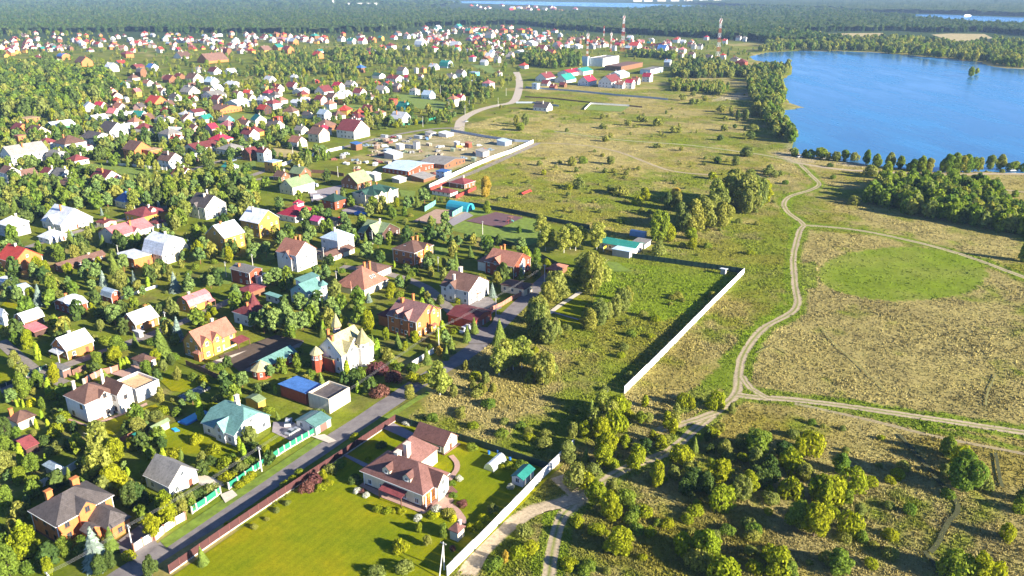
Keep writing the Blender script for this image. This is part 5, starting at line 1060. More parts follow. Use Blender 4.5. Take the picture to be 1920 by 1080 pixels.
# long blue swimming pool and a play pool
def pool(t, A, B, C, label):
    pa, pb, pc = TG(t, *A), TG(t, *B), TG(t, *C); r = thing('swimming_pool', 'pool', (*pa, 0), 0, label, at=tp(t, *A)); d = [(0, 0), (pc[0]-pa[0], pc[1]-pa[1]), (pc[0]-pa[0]+pb[0]-pa[0], pc[1]-pa[1]+pb[1]-pa[1]), (pb[0]-pa[0], pb[1]-pa[1])]
    ob('rim', MB().prism(d, .02, .5).mesh('rim', simple('pool_rim_blue', (.05,.2,.55), .5, .1)), r); c = np.mean(d, 0); e = [tuple(c+(np.array(q)-c)*.9) for q in d]
    ob('water', MB().prism(e, .3, .56).mesh('water', simple('pool_water', (.04,.42,.75), .15, .1)), r)
pool('N4', (1680, 715), (1600, 690), (1890, 600), 'long blue swimming pool beside the sage roofed white house')
pool('N4', (1575, 775), (1540, 750), (1620, 765), 'small round edged blue paddling pool on the lawn')
# frames, benches, tables on lawns
def boxy(name, cat, t, x, y, parts, label, short=None, yaw=YAW, desc=None):
    X, Y = TG(t, x, y); r = thing(name, cat, (X, Y, 0), yaw, label, desc, short, at=tp(t, x, y))
    for pn, m, bs in parts:
        mb = MB()
        for q in bs: mb.box(*q)
        ob(pn, mb.mesh(pn, m), r)
    return r
boxy('cold_frame', 'cold frame', 'N4', 1750, 420, (('bed', m_conc := M_CONC, ((-4.5,4.5,-1.8,1.8,0,.6),)), ('glass_lid', M_GLASS, ((-4.4,-1.6,-1.7,1.7,.604,.66), (-1.5,1.4,-1.7,1.7,.604,.66), (1.5,4.4,-1.7,1.7,.604,.66)))), 'long glazed cold frame beside the brown fence')
boxy('compost_bin', 'hut', 'N4', 1250, 840, (('body', wallmat('c'), ((-.9,.9,-.9,.9,0,1.9),)), ('roof', roofmat('T'), ((-1.1,1.1,-1.1,1.1,1.904,2.05),))), 'tiny cream hut with teal roof beside the pinkish brown fence')
boxy('playhouse', 'playhouse', 'M8', 1850, 660, (('wall', simple('playhouse_purple', (.22,.20,.52), .7, .1), ((-1.8,1.8,-1.5,1.5,1.2,3.6),)), ('leg', m_mw, ((-1.7,-1.5,-1.4,-1.2,0,1.196),)), ('leg', m_mw, ((1.5,1.7,-1.4,-1.2,0,1.196),)), ('leg', m_mw, ((-1.7,-1.5,1.2,1.4,0,1.196),)), ('leg', m_mw, ((1.5,1.7,1.2,1.4,0,1.196),)), ('roof', roofmat('S'), ((-2.1,2.1,-1.9,1.9,3.604,3.8),)), ('window', M_GLASS, ((-1.83,-1.801,-.4,.4,2.2,3.0),))), 'purple playhouse on white legs beside the birch trees', 'the purple playhouse')
boxy('slide_tower', 'slide', 'M8', 1520, 470, (('tower', m_brownf, ((-1,-.8,-1,-.8,0,3.2),(.8,1,-1,-.8,0,3.2),(-1,-.8,.8,1,0,3.2),(.8,1,.8,1,0,3.2))), ('platform', m_brownf, ((-.79,.79,-.79,.79,1.5,1.65),)), ('roof', roofmat('A'), ((-1.2,1.2,-1.2,1.2,3.204,3.35),)), ('slide', simple('slide_teal', (.05,.5,.5), .4, .1), ((1.01,1.6,-.4,.4,.9,1.5),(1.61,2.3,-.4,.4,.4,.9),(2.31,3.1,-.4,.4,.05,.4))), ('climbing_bar', m_redb, ((-3.0,-1.05,-.06,.06,1.9,2.0),(-3.0,-2.9,-.8,-.7,0,2.0),(-3.0,-2.9,.7,.8,0,2.0)))), 'playground tower with teal slide on the plum surface')
# teal tent: arched cover
X, Y = TG('M8', 1070, 345); tn = thing('arched_tent', 'tent', (X, Y, 0), YAW+math.pi/2, 'teal arched tent beside the sand court', None, 'the teal tent', at=tp('M8', 1070, 345))
arc2 = [(4*math.cos(a), 4.2*math.sin(a)) for a in np.linspace(0, math.pi, 9)]; m_teal = simple('tent_teal', (.03,.30,.42), .5, .12)
ob('cover', MB().add([(-7, y_, z) for y_, z in arc2]+[(7, y_, z) for y_, z in arc2], [(i, n+i, n+i+1, i+1) for i in range(n-1)]).mesh('cover', m_teal), tn)
for s in (-7, 7): ob('end_wall', MB().add([(s, y_, z) for y_, z in arc2], [tuple(range(n))]).mesh('end_wall', m_teal), tn)
boxy('shipping_container', 'container', 'T7', 945, 812, (('box', simple('container_blue', (.20,.33,.55), .6, .12), ((-1.3,1.3,-4,4,.1,2.7),)), ('roof', simple('container_roof', (.34,.46,.62), .6, .1), ((-1.32,1.32,-4.02,4.02,2.704,2.76),))), 'pale blue container beside the big green tree')
boxy('goal_frame', 'goal', 'M7', 650, 235, (('post', m_mw, ((-2.5,-2.35,-.07,.07,0,2.2),)), ('post', m_mw, ((2.35,2.5,-.07,.07,0,2.2),)), ('banner', simple('banner_yellow', (.75,.5,.02), .7, .1), ((-2.34,2.34,-.05,.05,1.1,2.1),))), 'yellow banner on posts before the teal stable')
boxy('garden_bench', 'bench', 'M8', 1670, 205, (('seat', m_redb, ((-5,5,-.6,.6,.5,.9),)), ('leg', m_redb, ((-4.8,-4.5,-.5,.5,0,.496),)), ('leg', m_redb, ((4.5,4.8,-.5,.5,0,.496),)), ('back', m_redb, ((-5,5,.5,.62,.904,1.5),))), 'long reddish pallet stack lying on the dry meadow')
# tarpaulin stack and yard goods
for i, (t, x, y, c, nm) in enumerate((('M8', 150, 395, (.03,.22,.62), 'blue'), ('M8', 200, 405, (.05,.28,.7), 'bright blue'))):
    X, Y = TG(t, x, y); mb = MB(); ring = [(2.2*math.cos(a)*(1+.15*math.sin(3*a+i)), 1.8*math.sin(a)) for a in np.arange(9)*.698]; mb.prism(ring, 0, 1.1).cone(ring, 1.102, (.3, 0, 2.2))
    thing('covered_stack', 'tarpaulin', (X, Y, 0), .3*i, f'{nm} tarpaulin over a stack before the dark green roofed mansion', mesh=mb.mesh('covered_stack', simple('tarp_%d' % i, c, .5, .15)))
# scrap yard: sheds, containers, heaps
rnd = random.Random(21); YARD = pxs('T6', '560,240 940,60 1280,70 1500,110 1800,150 1760,220 1480,340 1300,400 900,380 760,320')
yc = [((.55,.57,.58), 'white'), ((.20,.27,.36), 'blue'), ((.26,.09,.07), 'red'), ((.25,.25,.25), 'grey'), ((.36,.30,.22), 'tan'), ((.14,.19,.13), 'green'), ((.42,.46,.5), 'silvery'), ((.22,.15,.11), 'rusty')]
k = 0; tries = 0
while k < 55 and tries < 1500:
    tries += 1
    x = rnd.uniform(620, 930); y = rnd.uniform(252, 345)
    if not inpoly(np.array([x]), np.array([y]), YARD)[0]: continue
    X, Y = G(x, y)
    if any(abs(X-f[0])+abs(Y-f[1]) < f[2]+f[3]+3 for f in FOOT): continue
    c, cn = rnd.choice(yc); FOOT.append((X, Y, 2.5, 2.5, YAW))
    m = simple('yard_'+cn, c, .7, .3, .8)
    if rnd.random() < .3:
        l, w, h_ = rnd.uniform(3, 7), rnd.uniform(2, 3.5), rnd.uniform(1.6, 2.4); r = thing('site_hut', 'hut', (X, Y, 0), YAW+rnd.choice((0, math.pi/2, .3)), None, f'{cn} site hut in the scrap yard', None, 'huts in the scrap yard', at=(x, y))
        ob('box', MB().box(-l/2, l/2, -w/2, w/2, .05, h_).mesh('box', m), r); ob('roof', MB().add([(-l/2-.2,-w/2-.2,h_+.004),(l/2+.2,-w/2-.2,h_+.004),(l/2+.2,w/2+.2,h_+.35),(-l/2-.2,w/2+.2,h_+.35),(-l/2-.2,-w/2-.2,h_+.1),(l/2+.2,-w/2-.2,h_+.1),(l/2+.2,w/2+.2,h_+.45),(-l/2-.2,w/2+.2,h_+.45)], [(0,3,2,1),(4,5,6,7),(0,1,5,4),(1,2,6,5),(2,3,7,6),(3,0,4,7)]).mesh('roof', simple('yard_roof_'+cn, tuple(min(.8, q*1.2+.1) for q in c), .6, .2)), r)
        ob('door', MB().box(-.5, .5, -w/2-.04, -w/2-.001, .1, 1.8).mesh('door', m_brownf), r)
    else:
        mb = MB()
        for j in range(14):
            px_, py_, s_ = rnd.gauss(0, 1.3), rnd.gauss(0, 1.1), rnd.uniform(.3, .9); a = rnd.uniform(0, 3)
            mb.prism([(px_+s_*math.cos(a+q)*(1+.5*(q > 2)), py_+s_*math.sin(a+q)) for q in (0, 1.4, 3.0, 4.5)], 0, rnd.uniform(.3, 1.6))
        o_ = thing('scrap_heap', 'scrap heap', (X, Y, 0), 0, None, f'{cn} scrap heap in the yard', None, 'scrap heaps', mesh=mb.mesh('scrap_heap', m), at=(x, y))
    k += 1
# boats on the far water, island
for i, (x, y, L) in enumerate(((1814, 30.5, 34), (1748, 39.5, 25), (1908, 49.5, 18))):
    X, Y = G(x, y); r = thing('moored_boat', 'boat', (X, Y, .3), .1, ('long white vessel on the right reservoir', 'small yellow topped boat near the forest bank', 'small white boat at the photo edge')[i], at=(x, y))
    w = L*.2; ring = [(-L/2,-w/2),(L/2*.7,-w/2),(L/2,0),(L/2*.7,w/2),(-L/2,w/2)]
    ob('hull', MB().prism(ring, 0, L*.08).mesh('hull', m_mw), r); ob('deckhouse', MB().box(-L*.4, L*.3, -w*.35, w*.35, L*.0801, L*.2).mesh('deckhouse', simple('boat_yellow', (.7,.4,.05), .5, .1) if i == 1 else m_mw), r)
# ------------------------------------------------------------------ trees
def leaf_mat(name, stops, var=.4, trans=.38):
    m, nt, b = nodes_of(name); nt.nodes.remove(b); out = nt.nodes['Material Output']
    oi = nt.nodes.new('ShaderNodeObjectInfo'); g = nt.nodes.new('ShaderNodeNewGeometry')
    c = ramp(nt, oi.outputs['Random'], stops)
    mr = nt.nodes.new('ShaderNodeMapRange'); mr.inputs[3].default_value = 1-var; mr.inputs[4].default_value = 1+var; nt.links.new(g.outputs['Random Per Island'], mr.inputs[0])
    cx = nt.nodes.new('ShaderNodeCombineXYZ')
    for i in range(3): nt.links.new(mr.outputs[0], cx.inputs[i])
    c = mixrgb(nt, 'MULTIPLY', 1, c, cx.outputs[0])
    d = nt.nodes.new('ShaderNodeBsdfDiffuse'); t = nt.nodes.new('ShaderNodeBsdfTranslucent'); mx = nt.nodes.new('ShaderNodeMixShader'); mx.inputs[0].default_value = trans
    nt.links.new(c, d.inputs[0]); nt.links.new(mixrgb(nt, 'MULTIPLY', 1, c, (1.2, 1.3, .5)), t.inputs[0]); nt.links.new(d.outputs[0], mx.inputs[1]); nt.links.new(t.outputs[0], mx.inputs[2]); nt.links.new(mx.outputs[0], out.inputs[0])
    MATS[name] = m; return m
LM = {'b': leaf_mat('leaves_green', [(0, (0.138,0.223,0.032)), (.5, (0.179,0.247,0.036)), (1, (0.227,0.280,0.029))]),
      'y': leaf_mat('leaves_yellow_green', [(0, (0.252,0.298,0.017)), (.5, (0.325,0.331,0.017)), (1, (0.220,0.280,0.020))]),
      'o': leaf_mat('leaves_olive', [(0, (0.203,0.247,0.065)), (.5, (0.252,0.272,0.065)), (1, (0.308,0.298,0.058))]),
      'd': leaf_mat('leaves_dark', [(0, (0.073,0.132,0.036)), (.5, (0.097,0.149,0.036)), (1, (0.122,0.165,0.043))]),
      'i': leaf_mat('leaves_birch', [(0, (0.260,0.314,0.058)), (1, (0.357,0.364,0.072))]),
      's': leaf_mat('needles_green', [(0, (0.122,0.182,0.036)), (1, (0.179,0.231,0.043))], .35, .1), 'z': leaf_mat('needles_blue', [(0, (0.195,0.264,0.225)), (1, (0.260,0.331,0.275))], .35, .1),
      'p': leaf_mat('needles_pine', [(0, (0.122,0.198,0.058)), (1, (0.179,0.247,0.065))], .4, .1), 't': leaf_mat('thuja_leaves', [(0, (0.212,0.331,0.029)), (1, (0.308,0.381,0.029))], .35, .2),
      'f': leaf_mat('leaves_golden', [(0, (0.600,0.595,0.014)), (1, (0.585,0.545,0.029))]), 'm': leaf_mat('leaves_purple', [(0, (0.162,0.058,0.072)), (1, (0.243,0.116,0.087))]), 'w': leaf_mat('blossom_white', [(0, (0.600,0.600,0.600)), (1, (0.600,0.600,0.580))]),
      'a': leaf_mat('leaves_autumn', [(0, (0.422,0.314,0.058)), (1, (0.520,0.364,0.058))]),
      'F': leaf_mat('forest_leaves', [(0, (0.048,0.101,0.034)), (.35, (0.068,0.127,0.034)), (.7, (0.100,0.152,0.041)), (1, (0.128,0.172,0.046))]), 'S': leaf_mat('forest_needles', [(0, (0.051,0.094,0.043)), (1, (0.087,0.131,0.051))], .4, .1)}
M_BARK = simple('bark_brown', (.10,.07,.05), .95, .2, 2); M_BIRCH = simple('bark_birch', (.62,.60,.55), .9, .25, 3)
def quads(c, nrm, size, rg, aspect=1.0):
    """one small leaf-clump face per point"""
    n = len(c); r = rg.normal(size=(n, 3)); t = np.cross(nrm, r); t /= np.linalg.norm(t, axis=1)[:, None]+1e-9; b_ = np.cross(nrm, t)
    s = (size*rg.uniform(.6, 1.25, n))[:, None]
    v = np.stack([c-t*s-b_*s*aspect*.6, c+t*s*.7-b_*s*aspect, c+t*s+b_*s*aspect*.7, c-t*s*.6+b_*s*aspect], 1)+rg.normal(size=(n, 4, 3))*s[:, None]*.12
    return v.reshape(-1, 3), np.arange(n*4).reshape(n, 4)
def crown_lobes(seed, nl, n, leaf, rad, z0, z1, lr, kind='round', up=.25):
    rg = np.random.default_rng(seed); L = []
    for k in range(nl):
        f = (k+.5)/nl; z = z0+(z1-z0)*f
        if kind == 'round': rr_ = rad*math.sqrt(max(.05, 1-((f-.45)/.58)**2))
        elif kind == 'tall': rr_ = rad*math.sqrt(max(.04, 1-((f-.4)/.62)**2))*(.8+.4*rg.random())
        else: rr_ = rad*math.sqrt(max(.05, 1-f*f))
        a = k*2.4+rg.uniform(-.5, .5); q = rr_*rg.uniform(.35, .85) if k < nl-1 else 0
        L.append((q*math.cos(a), q*math.sin(a), z, lr*rg.uniform(.75, 1.25)*(.7+.5*rr_/rad)))
    L = np.array(L); w = L[:, 3]**2; idx = rg.choice(len(L), n, p=w/w.sum())
    d = rg.normal(size=(n, 3)); d[:, 2] += up; d /= np.linalg.norm(d, axis=1)[:, None]
    r = L[idx, 3]*rg.uniform(.72, 1.06, n); c = L[idx, :3]+d*r[:, None]*np.array((1, 1, .9))
    # drop what is buried inside other lobes
    dist = np.linalg.norm(c[:, None]-L[None, :, :3], axis=2)/L[None, :, 3]; keep = (dist < .62).sum(1) == 0; c = c[keep]; d = d[keep]; c[:, 2] = np.maximum(c[:, 2], .01)
    nm = d+rg.normal(size=d.shape)*.38; nm /= np.linalg.norm(nm, axis=1)[:, None]
    return quads(c, nm, leaf, rg)
def crown_spruce(seed, n_l, nb, rad, z0=.04, droop=.45):
    rg = np.random.default_rng(seed); v = []; f = []
    for k in range(n_l):
        fz = k/(n_l-1); z = z0+(1-z0)*fz**.95; r = rad*(1-fz)**.85+.012; m = max(5, int(nb*(1-fz)+4))
        for j in range(m):
            a = 2*math.pi*(j+rg.uniform(-.3, .3))/m+k; rr_ = r*rg.uniform(.75, 1.12); w = rr_*2.2/m+.025; ca, sa = math.cos(a), math.sin(a); zz = z+rg.uniform(-.012, .012)
            b0 = len(v); tip = (rr_*ca, rr_*sa, max(.0, zz-rr_*droop)); mid = rr_*.55
            v += [(0, 0, zz+.03), (mid*ca-w*sa, mid*sa+w*ca, zz-mid*droop*.6), tip, (mid*ca+w*sa, mid*sa-w*ca, zz-mid*droop*.6)]; f.append((b0, b0+1, b0+2, b0+3))
    return np.array(v), np.array(f)
def crown_column(seed, n, rad, leaf):
    rg = np.random.default_rng(seed); z = rg.uniform(0, 1, n)**.9; a = rg.uniform(0, 6.283, n); r = rad*np.sqrt(np.clip(1-z**2.4, .03, 1))*rg.uniform(.8, 1.05, n)*(.75+.25*np.minimum(1, z*6))
    c = np.stack([r*np.cos(a), r*np.sin(a), z], 1); nm = np.stack([np.cos(a), np.sin(a), np.full(n, .35)], 1)+rg.normal(size=(n, 3))*.25; nm /= np.linalg.norm(nm, axis=1)[:, None]
    return quads(c, nm, leaf, rg, 1.3)
CM = {}
def crown_me(key, v, f): CM.setdefault(key[0], []).append(np_mesh('crown', v, f))
for s in range(8): crown_me('B', *crown_lobes(10+s, (14, 30, 20, 36, 12, 26, 18, 22)[s], 4000, (.030, .026)[s % 2], (.36, .42, .33, .44, .38, .30, .40, .35)[s], (.10, .14, .08, .2, .12, .1, .16, .06)[s], .88, (.17, .12, .15, .11, .18, .12, .16, .14)[s], ('round', 'tall')[s in (2, 5)]))
for s in range(5): crown_me('I', *crown_lobes(30+s, 18, 2200, .026, .25, .22, .93, .105, 'tall', .0))
for s in range(5): crown_me('R', *crown_lobes(50+s, 9, 1500, .055, .58, .10, .62, .33, 'dome'))
for s in range(3): crown_me('C', *crown_spruce(70+s, 26, 17, .32))
for s in range(4): crown_me('N', *crown_lobes(80+s, 13, 1800, .033, .26, .30, .92, .115, 'tall', .3))
for s in range(2): crown_me('H', *crown_column(90+s, 500, .16, .045))
for s in range(4): crown_me('b', *crown_lobes(110+s, 14, 420, .07, .34, .10, .87, .15))
for s in range(3): crown_me('c', *crown_spruce(120+s, 9, 9, .21, .08))
for s in range(3): crown_me('n', *crown_lobes(130+s, 9, 300, .06, .22, .28, .92, .12, 'tall', .2))
def trunk_mesh(key, m, h, r, limbs, seed):
    rg = random.Random(seed); mb = MB(); mb.tube((0, 0, -.02), (0, 0, h*.6), r, r*.7, 7); mb.tube((0, 0, h*.6), (rg.uniform(-.02, .02), rg.uniform(-.02, .02), h), r*.7, r*.3, 6)
    for i in range(limbs):
        a = i*2.4+rg.random(); z = h*rg.uniform(.35, .8); q = rg.uniform(.12, .26); mb.tube((0, 0, z), (q*math.cos(a), q*math.sin(a), z+q*.9), r*.4, r*.12, 5)
    return mb.mesh('trunk', m)
TRK = {'B': trunk_mesh('B', M_BARK, .62, .028, 6, 1), 'I': trunk_mesh('I', M_BIRCH, .85, .014, 6, 2), 'C': trunk_mesh('C', M_BARK, .9, .018, 0, 3), 'N': trunk_mesh('N', simple('bark_pine', (.26,.12,.06), .9, .2, 2), .85, .017, 5, 4), 'H': trunk_mesh('H', M_BARK, .7, .03, 0, 5), 'R': trunk_mesh('R', M_BARK, .45, .03, 7, 6)}
# kind letter in the survey lists -> name, mesh family, leaf colour, words
KIND = {'b': ('broadleaf_tree', 'B', 'b', 'green broadleaf tree'), 'y': ('broadleaf_tree', 'B', 'y', 'yellow green broadleaf tree'), 'o': ('broadleaf_tree', 'B', 'o', 'olive green broadleaf tree'), 'd': ('broadleaf_tree', 'B', 'd', 'dark green broadleaf tree'),
        'a': ('broadleaf_tree', 'B', 'a', 'golden brown autumn tree'), 'i': ('birch_tree', 'I', 'i', 'slender birch tree'), 's': ('spruce_tree', 'C', 's', 'green spruce'), 'z': ('spruce_tree', 'C', 'z', 'silvery blue spruce'), 'p': ('pine_tree', 'N', 'p', 'green pine'), 't': ('thuja', 'H', 't', 'columnar thuja')}
SHR = {'b': 'green shrub', 'y': 'yellow green shrub', 'o': 'olive shrub', 'd': 'dark green shrub', 'f': 'golden shrub', 'm': 'purple leaved shrub', 'w': 'white flowering shrub'}
TREES = []   # X, Y, height, kind, px, py
def T(t, s):
    hk = .84 if t in ('M2', 'M3', 'M4') else 1.2 if t in ('T3', 'T7') else 1.15 if t == 'M7' else 1.0; wf = 1.75 if t in ('T3', 'T7') else 1.2 if t in ('M2', 'M3', 'M4') else 1.5 if t == 'T8' else 1.0
    for r in s.split():
        q = r.split(','); x, y = tp(t, float(q[0]), float(q[1])); TREES.append((*G(x, y), float(q[2])*hk, q[3], x, y, True, wf))
T('N6', '250,930,9,y 90,1085,9,b 440,1075,5,y 880,985,10,z 600,890,5,b 1395,740,7,y 1540,620,7,y 1650,545,4.5,o 900,230,11,i 1060,340,8,y 1200,470,8,d 1285,450,7,d 70,490,7,b 60,190,8,o 180,250,5,b 1370,1085,5,d 1160,930,2.6,y 1830,975,5,s 300,150,6,b 900,1060,5,d 1010,1010,5,d 330,330,5,b')
T('N7', '60,900,7,y 190,880,6,o 280,800,4,o 350,740,3,d 450,700,3,o 610,590,2.8,y 720,640,2,y 770,590,2,y 815,560,2,y 960,370,4,y 380,440,4,o 470,445,3.2,d 590,450,3,y 700,450,2.6,y 735,500,3,o 320,240,3,y 490,315,2.6,y 1140,630,2,y 1200,590,2.2,y 1265,540,2.2,y 1755,205,2,y 1315,670,3,m 1395,612,3.2,m 1440,668,1.9,y 1475,572,3.2,y 1520,612,1.6,y 1620,462,2.6,b 1540,505,2.4,o 1150,795,1.3,o 1050,862,1.3,o 960,937,1.0,o 850,1012,1.3,o 20,290,4,d 600,980,1.0,y 797,858,.9,y')
T('M1', '690,570,1.6,w 850,510,2,w 815,553,1.8,y 872,545,1.4,f 975,535,2.2,o 1005,578,1.5,f 700,690,3.2,y 770,815,3.2,o 520,852,3,y 570,1030,3,o 310,1072,2.6,o 930,735,4.2,b 1085,447,1.9,m 1355,492,1.8,o 1280,578,1.8,f 1230,642,1.8,f 1155,662,1.8,y 1525,288,1.6,w 1000,372,1.6,b 420,508,1.8,y 330,492,1.8,y 540,508,1.5,y 470,510,1.2,y 1062,218,1.5,w 990,262,1.4,b 1000,842,1.2,m 150,330,1.6,w 225,368,1.4,w 190,330,1.3,m 130,240,2.6,d')
T('N8', '1170,398,2.4,b 1620,555,2.4,b 1510,560,2,y 590,175,1.6,w 370,375,2.0,d 235,490,1.0,y 1450,570,1.6,y')
T('N4', '200,460,8,b 345,365,6,b 485,325,7,y 575,655,3,y 385,560,4,b 330,735,3,t 380,655,3,t 440,745,3.4,t 710,858,3.2,t 190,1045,5.5,t 100,200,4,o 1130,205,4,t 1100,208,4,t 1165,190,4,t 880,165,5,b 1045,145,6,y 1330,258,6,b 1480,220,4,o 1600,300,5,o 1550,160,4,d 1450,500,5,o 1270,795,6,o 1420,645,3,o 1470,605,3,y 60,830,7,d 50,1005,7,b 130,160,5,o 900,1010,10,i 1050,1055,8,y 1180,935,4,y 470,822,3,y 525,765,3,y 400,870,3,d 560,905,3,o 645,905,3,d 190,535,2.6,t 285,525,2.4,f 1400,145,5,y 1740,300,3,b 1830,325,3,y 210,545,2.5,t 160,540,2.5,t 700,300,2.6,t')
T('N1', '1465,1055,11,s 1600,905,9,z 935,445,8,z 350,595,9,z 475,505,9,b 290,565,7,y 560,200,9,b 705,195,9,o 850,690,6,y 1090,455,9,o 1335,440,5,t 1670,470,5,y 1540,370,7,o 1800,185,9,y 1685,185,6,y 250,985,7,y 170,955,6,b 1060,1030,7,b 910,825,5,o 625,325,6,y 340,295,8,y 420,335,8,y 900,265,6,y 1540,620,5,o 1240,470,5,o 780,180,9,o 1220,960,5,s')
T('N2', '700,835,9,p 800,835,10,p 885,805,11,p 960,855,9,p 1050,825,8,p 610,805,7,p 760,765,9,p 1140,725,8,p 1040,645,8,p 1300,685,8,p 1180,385,8,p 1260,380,8,p 820,405,8,p 455,545,7,p 1640,845,9.5,y 1420,795,5,y 1712,1060,7,t 490,815,2.6,t 1840,485,5,y 120,185,10,y 395,205,8,y 230,400,6,o 720,160,8,p 640,170,8,p 60,620,6,o 200,730,4,y 250,690,4,y 1560,150,2,t 1340,760,7,p')
T('N3', '360,1045,5,y 620,1072,5,y 820,1035,5,t 868,1005,6,t 1080,1055,6,s 1150,985,6,s 1380,1070,9,s 1350,1080,7,s 1690,1005,13,o 1800,725,10,o 1350,565,7,o 1315,655,6,z 430,390,3,t 390,685,5,y 880,395,5,o 760,475,5,o 480,565,5,b 1700,355,7,b 1800,430,6,y 550,540,4,b 1660,360,5,b 1480,490,5,o 730,690,4,o 850,720,4,o 1000,700,3,y')
T('M8', '810,525,7,i 850,645,6,p 920,655,6,p 1000,685,6,p 1060,690,6,p 1130,655,5,p 1200,640,5,p 1280,650,4,p 750,305,10,p 690,335,7,s 590,375,9,p 470,445,7,b 700,505,4,s 1295,235,13,a 1310,385,7,b 1790,570,10,i 1600,565,4,b 330,695,7,p 95,650,8,p 300,385,7,d 790,260,5,d 850,290,4,d 900,290,4,d 960,290,4,d 640,320,6,p 500,330,6,y 440,400,6,b 960,600,6,p 880,600,6,p 1350,660,4,b 30,500,8,p 60,560,8,p')
T('M7', '520,625,16,o 275,260,11,i 570,235,12,i 200,690,11,o 60,1005,13,o 600,905,9,o 500,945,7,o 740,835,8,o 800,785,9,o 200,1025,6,o 1120,155,14,b 1430,225,5,y 420,210,9,i 1220,155,8,y 380,240,10,i 330,230,11,i 110,240,11,i 450,520,11,o 590,580,12,i 860,700,6,o 670,860,6,o 40,900,10,o 130,1080,9,o 480,400,7,y')
T('T7', '1290,770,13,o 1360,772,14,o 1430,755,14,o 1500,705,13,o 1520,605,14,i 1620,585,16,o 1720,605,17,o 1820,605,16,o 1235,605,9,o 1170,612,9,d 1000,542,6,y 940,572,5,y 820,502,6,o 740,482,4,o 510,452,7,o 430,462,3,y 450,282,6,o 530,262,5,b 740,272,5,o 205,282,3,o 700,102,4,o 1075,150,3,o 1100,150,3.6,o 1270,172,3,o 1540,262,4,d 1680,282,6,o 1760,212,6,o 1500,382,4,y 1780,362,4,o 1910,352,4,o 700,337,3,o 760,337,3,o 860,352,3,o 480,332,3,o 240,352,3,y 1560,760,12,o 1400,700,12,o 1570,660,14,o 1670,560,16,o 1780,560,16,o 1870,580,13,y 1760,640,12,o 1590,740,10,y 1340,830,5,y 1100,950,5,o 1880,470,4,o 1220,560,7,a')
T('T3', '100,940,9,o 30,950,9,o 60,980,6,b 680,892,4,o 870,942,5,o 960,912,5,o 1000,915,4,o 1090,947,6,o 680,962,4,o 1215,997,5,o 1250,997,4,o 700,1062,4,o 1280,752,6,o 1350,782,5,o 1390,780,5,o 1450,757,5,o 1570,842,6,o 1640,865,8,o 1690,895,8,d 1750,905,9,o 1820,872,12,o 1880,882,12,o 1600,907,4,o 1590,982,5,o 1670,962,3,d 1810,982,6,o 1790,1042,5,d 1560,1052,4,d 410,990,3,o 920,960,3,o 1360,720,5,o 740,1030,3,o')
T('M4', '520,695,9,i 645,705,9,y 625,825,9,y 450,805,8,o 560,1010,9,y 510,885,8,y 380,875,6,y 300,885,6,o 390,1065,5,s 800,782,5,b 790,1055,7,y 840,985,5,d 955,965,5,y 900,905,4,y 1120,645,6,y 1355,655,8,y 1110,1065,7,y 1210,985,5,s 1490,702,4,o 1390,845,4,o 1570,955,6,o 270,1065,7,o 1300,905,5,d 1320,995,4,d 1430,1005,5,o 70,485,12,o 690,960,5,y 580,760,8,i 440,730,7,s 860,760,4,o 1000,940,4,o 1190,660,4,y')
T('M2', '380,245,8,o 560,445,8,y 705,565,9,y 830,445,6,b 1110,265,9,y 1400,175,6,o 1430,310,8,d 1700,235,8,y 1700,465,9,y 1850,390,8,o 780,875,8,y 1350,845,7,y 1530,905,9,y 1540,1010,6,o 1730,1110,8,y 640,95,8,y 1270,200,5,o 1560,330,7,d 1380,320,6,d 480,280,6,y 700,330,5,o 400,610,3,y 930,520,3,b 1480,980,6,o 900,90,5,y 330,1000,3,y 560,690,3,y')
T('M1', '1470,960,3.4,a 1380,1000,3,b 1650,700,3,o 1580,900,2.6,y 1700,860,3,y')
T('M3', '60,155,9,b 365,185,8,y 435,145,9,y 290,445,8,y 500,485,9,y 555,475,10,y 740,405,9,y 640,275,7,b 460,720,11,y 340,655,9,b 700,700,8,y 690,495,5,b 780,582,4,o 860,365,3.6,y 790,755,4,b 1120,565,4,b 1390,165,7,b 1495,410,13,b 1475,255,9,y 1645,395,6,o 1360,295,4,o 1885,545,5,b 1900,475,5,d 1790,745,6,y 205,970,8,y 640,970,7,b 545,895,4,o 1440,1000,9,b 1600,1040,9,y 1700,1060,8,y 110,375,7,d 155,265,7,d 20,405,6,y 290,1005,5,b 1390,445,3,b 50,245,7,o 310,265,8,y 250,180,6,d 400,330,6,o 180,330,6,d 60,330,6,d 120,120,5,o')
T('M6', '1130,695,10,i 1200,645,11,i 1335,625,11,i 600,870,12,i 1540,765,11,o 840,645,4,o 1450,375,15,o 1640,345,7,o 650,545,5,s 700,485,6,s 285,475,4,y 365,735,3,y 185,745,4,m 50,670,4.5,m 75,870,4,m 1260,640,10,i 1560,700,9,o 590,520,4,a 480,740,3,y 1010,760,4,o 1400,760,4,o 900,830,4,o 330,900,5,o 720,880,4,o 1000,860,3.4,o 1080,840,3.2,o')
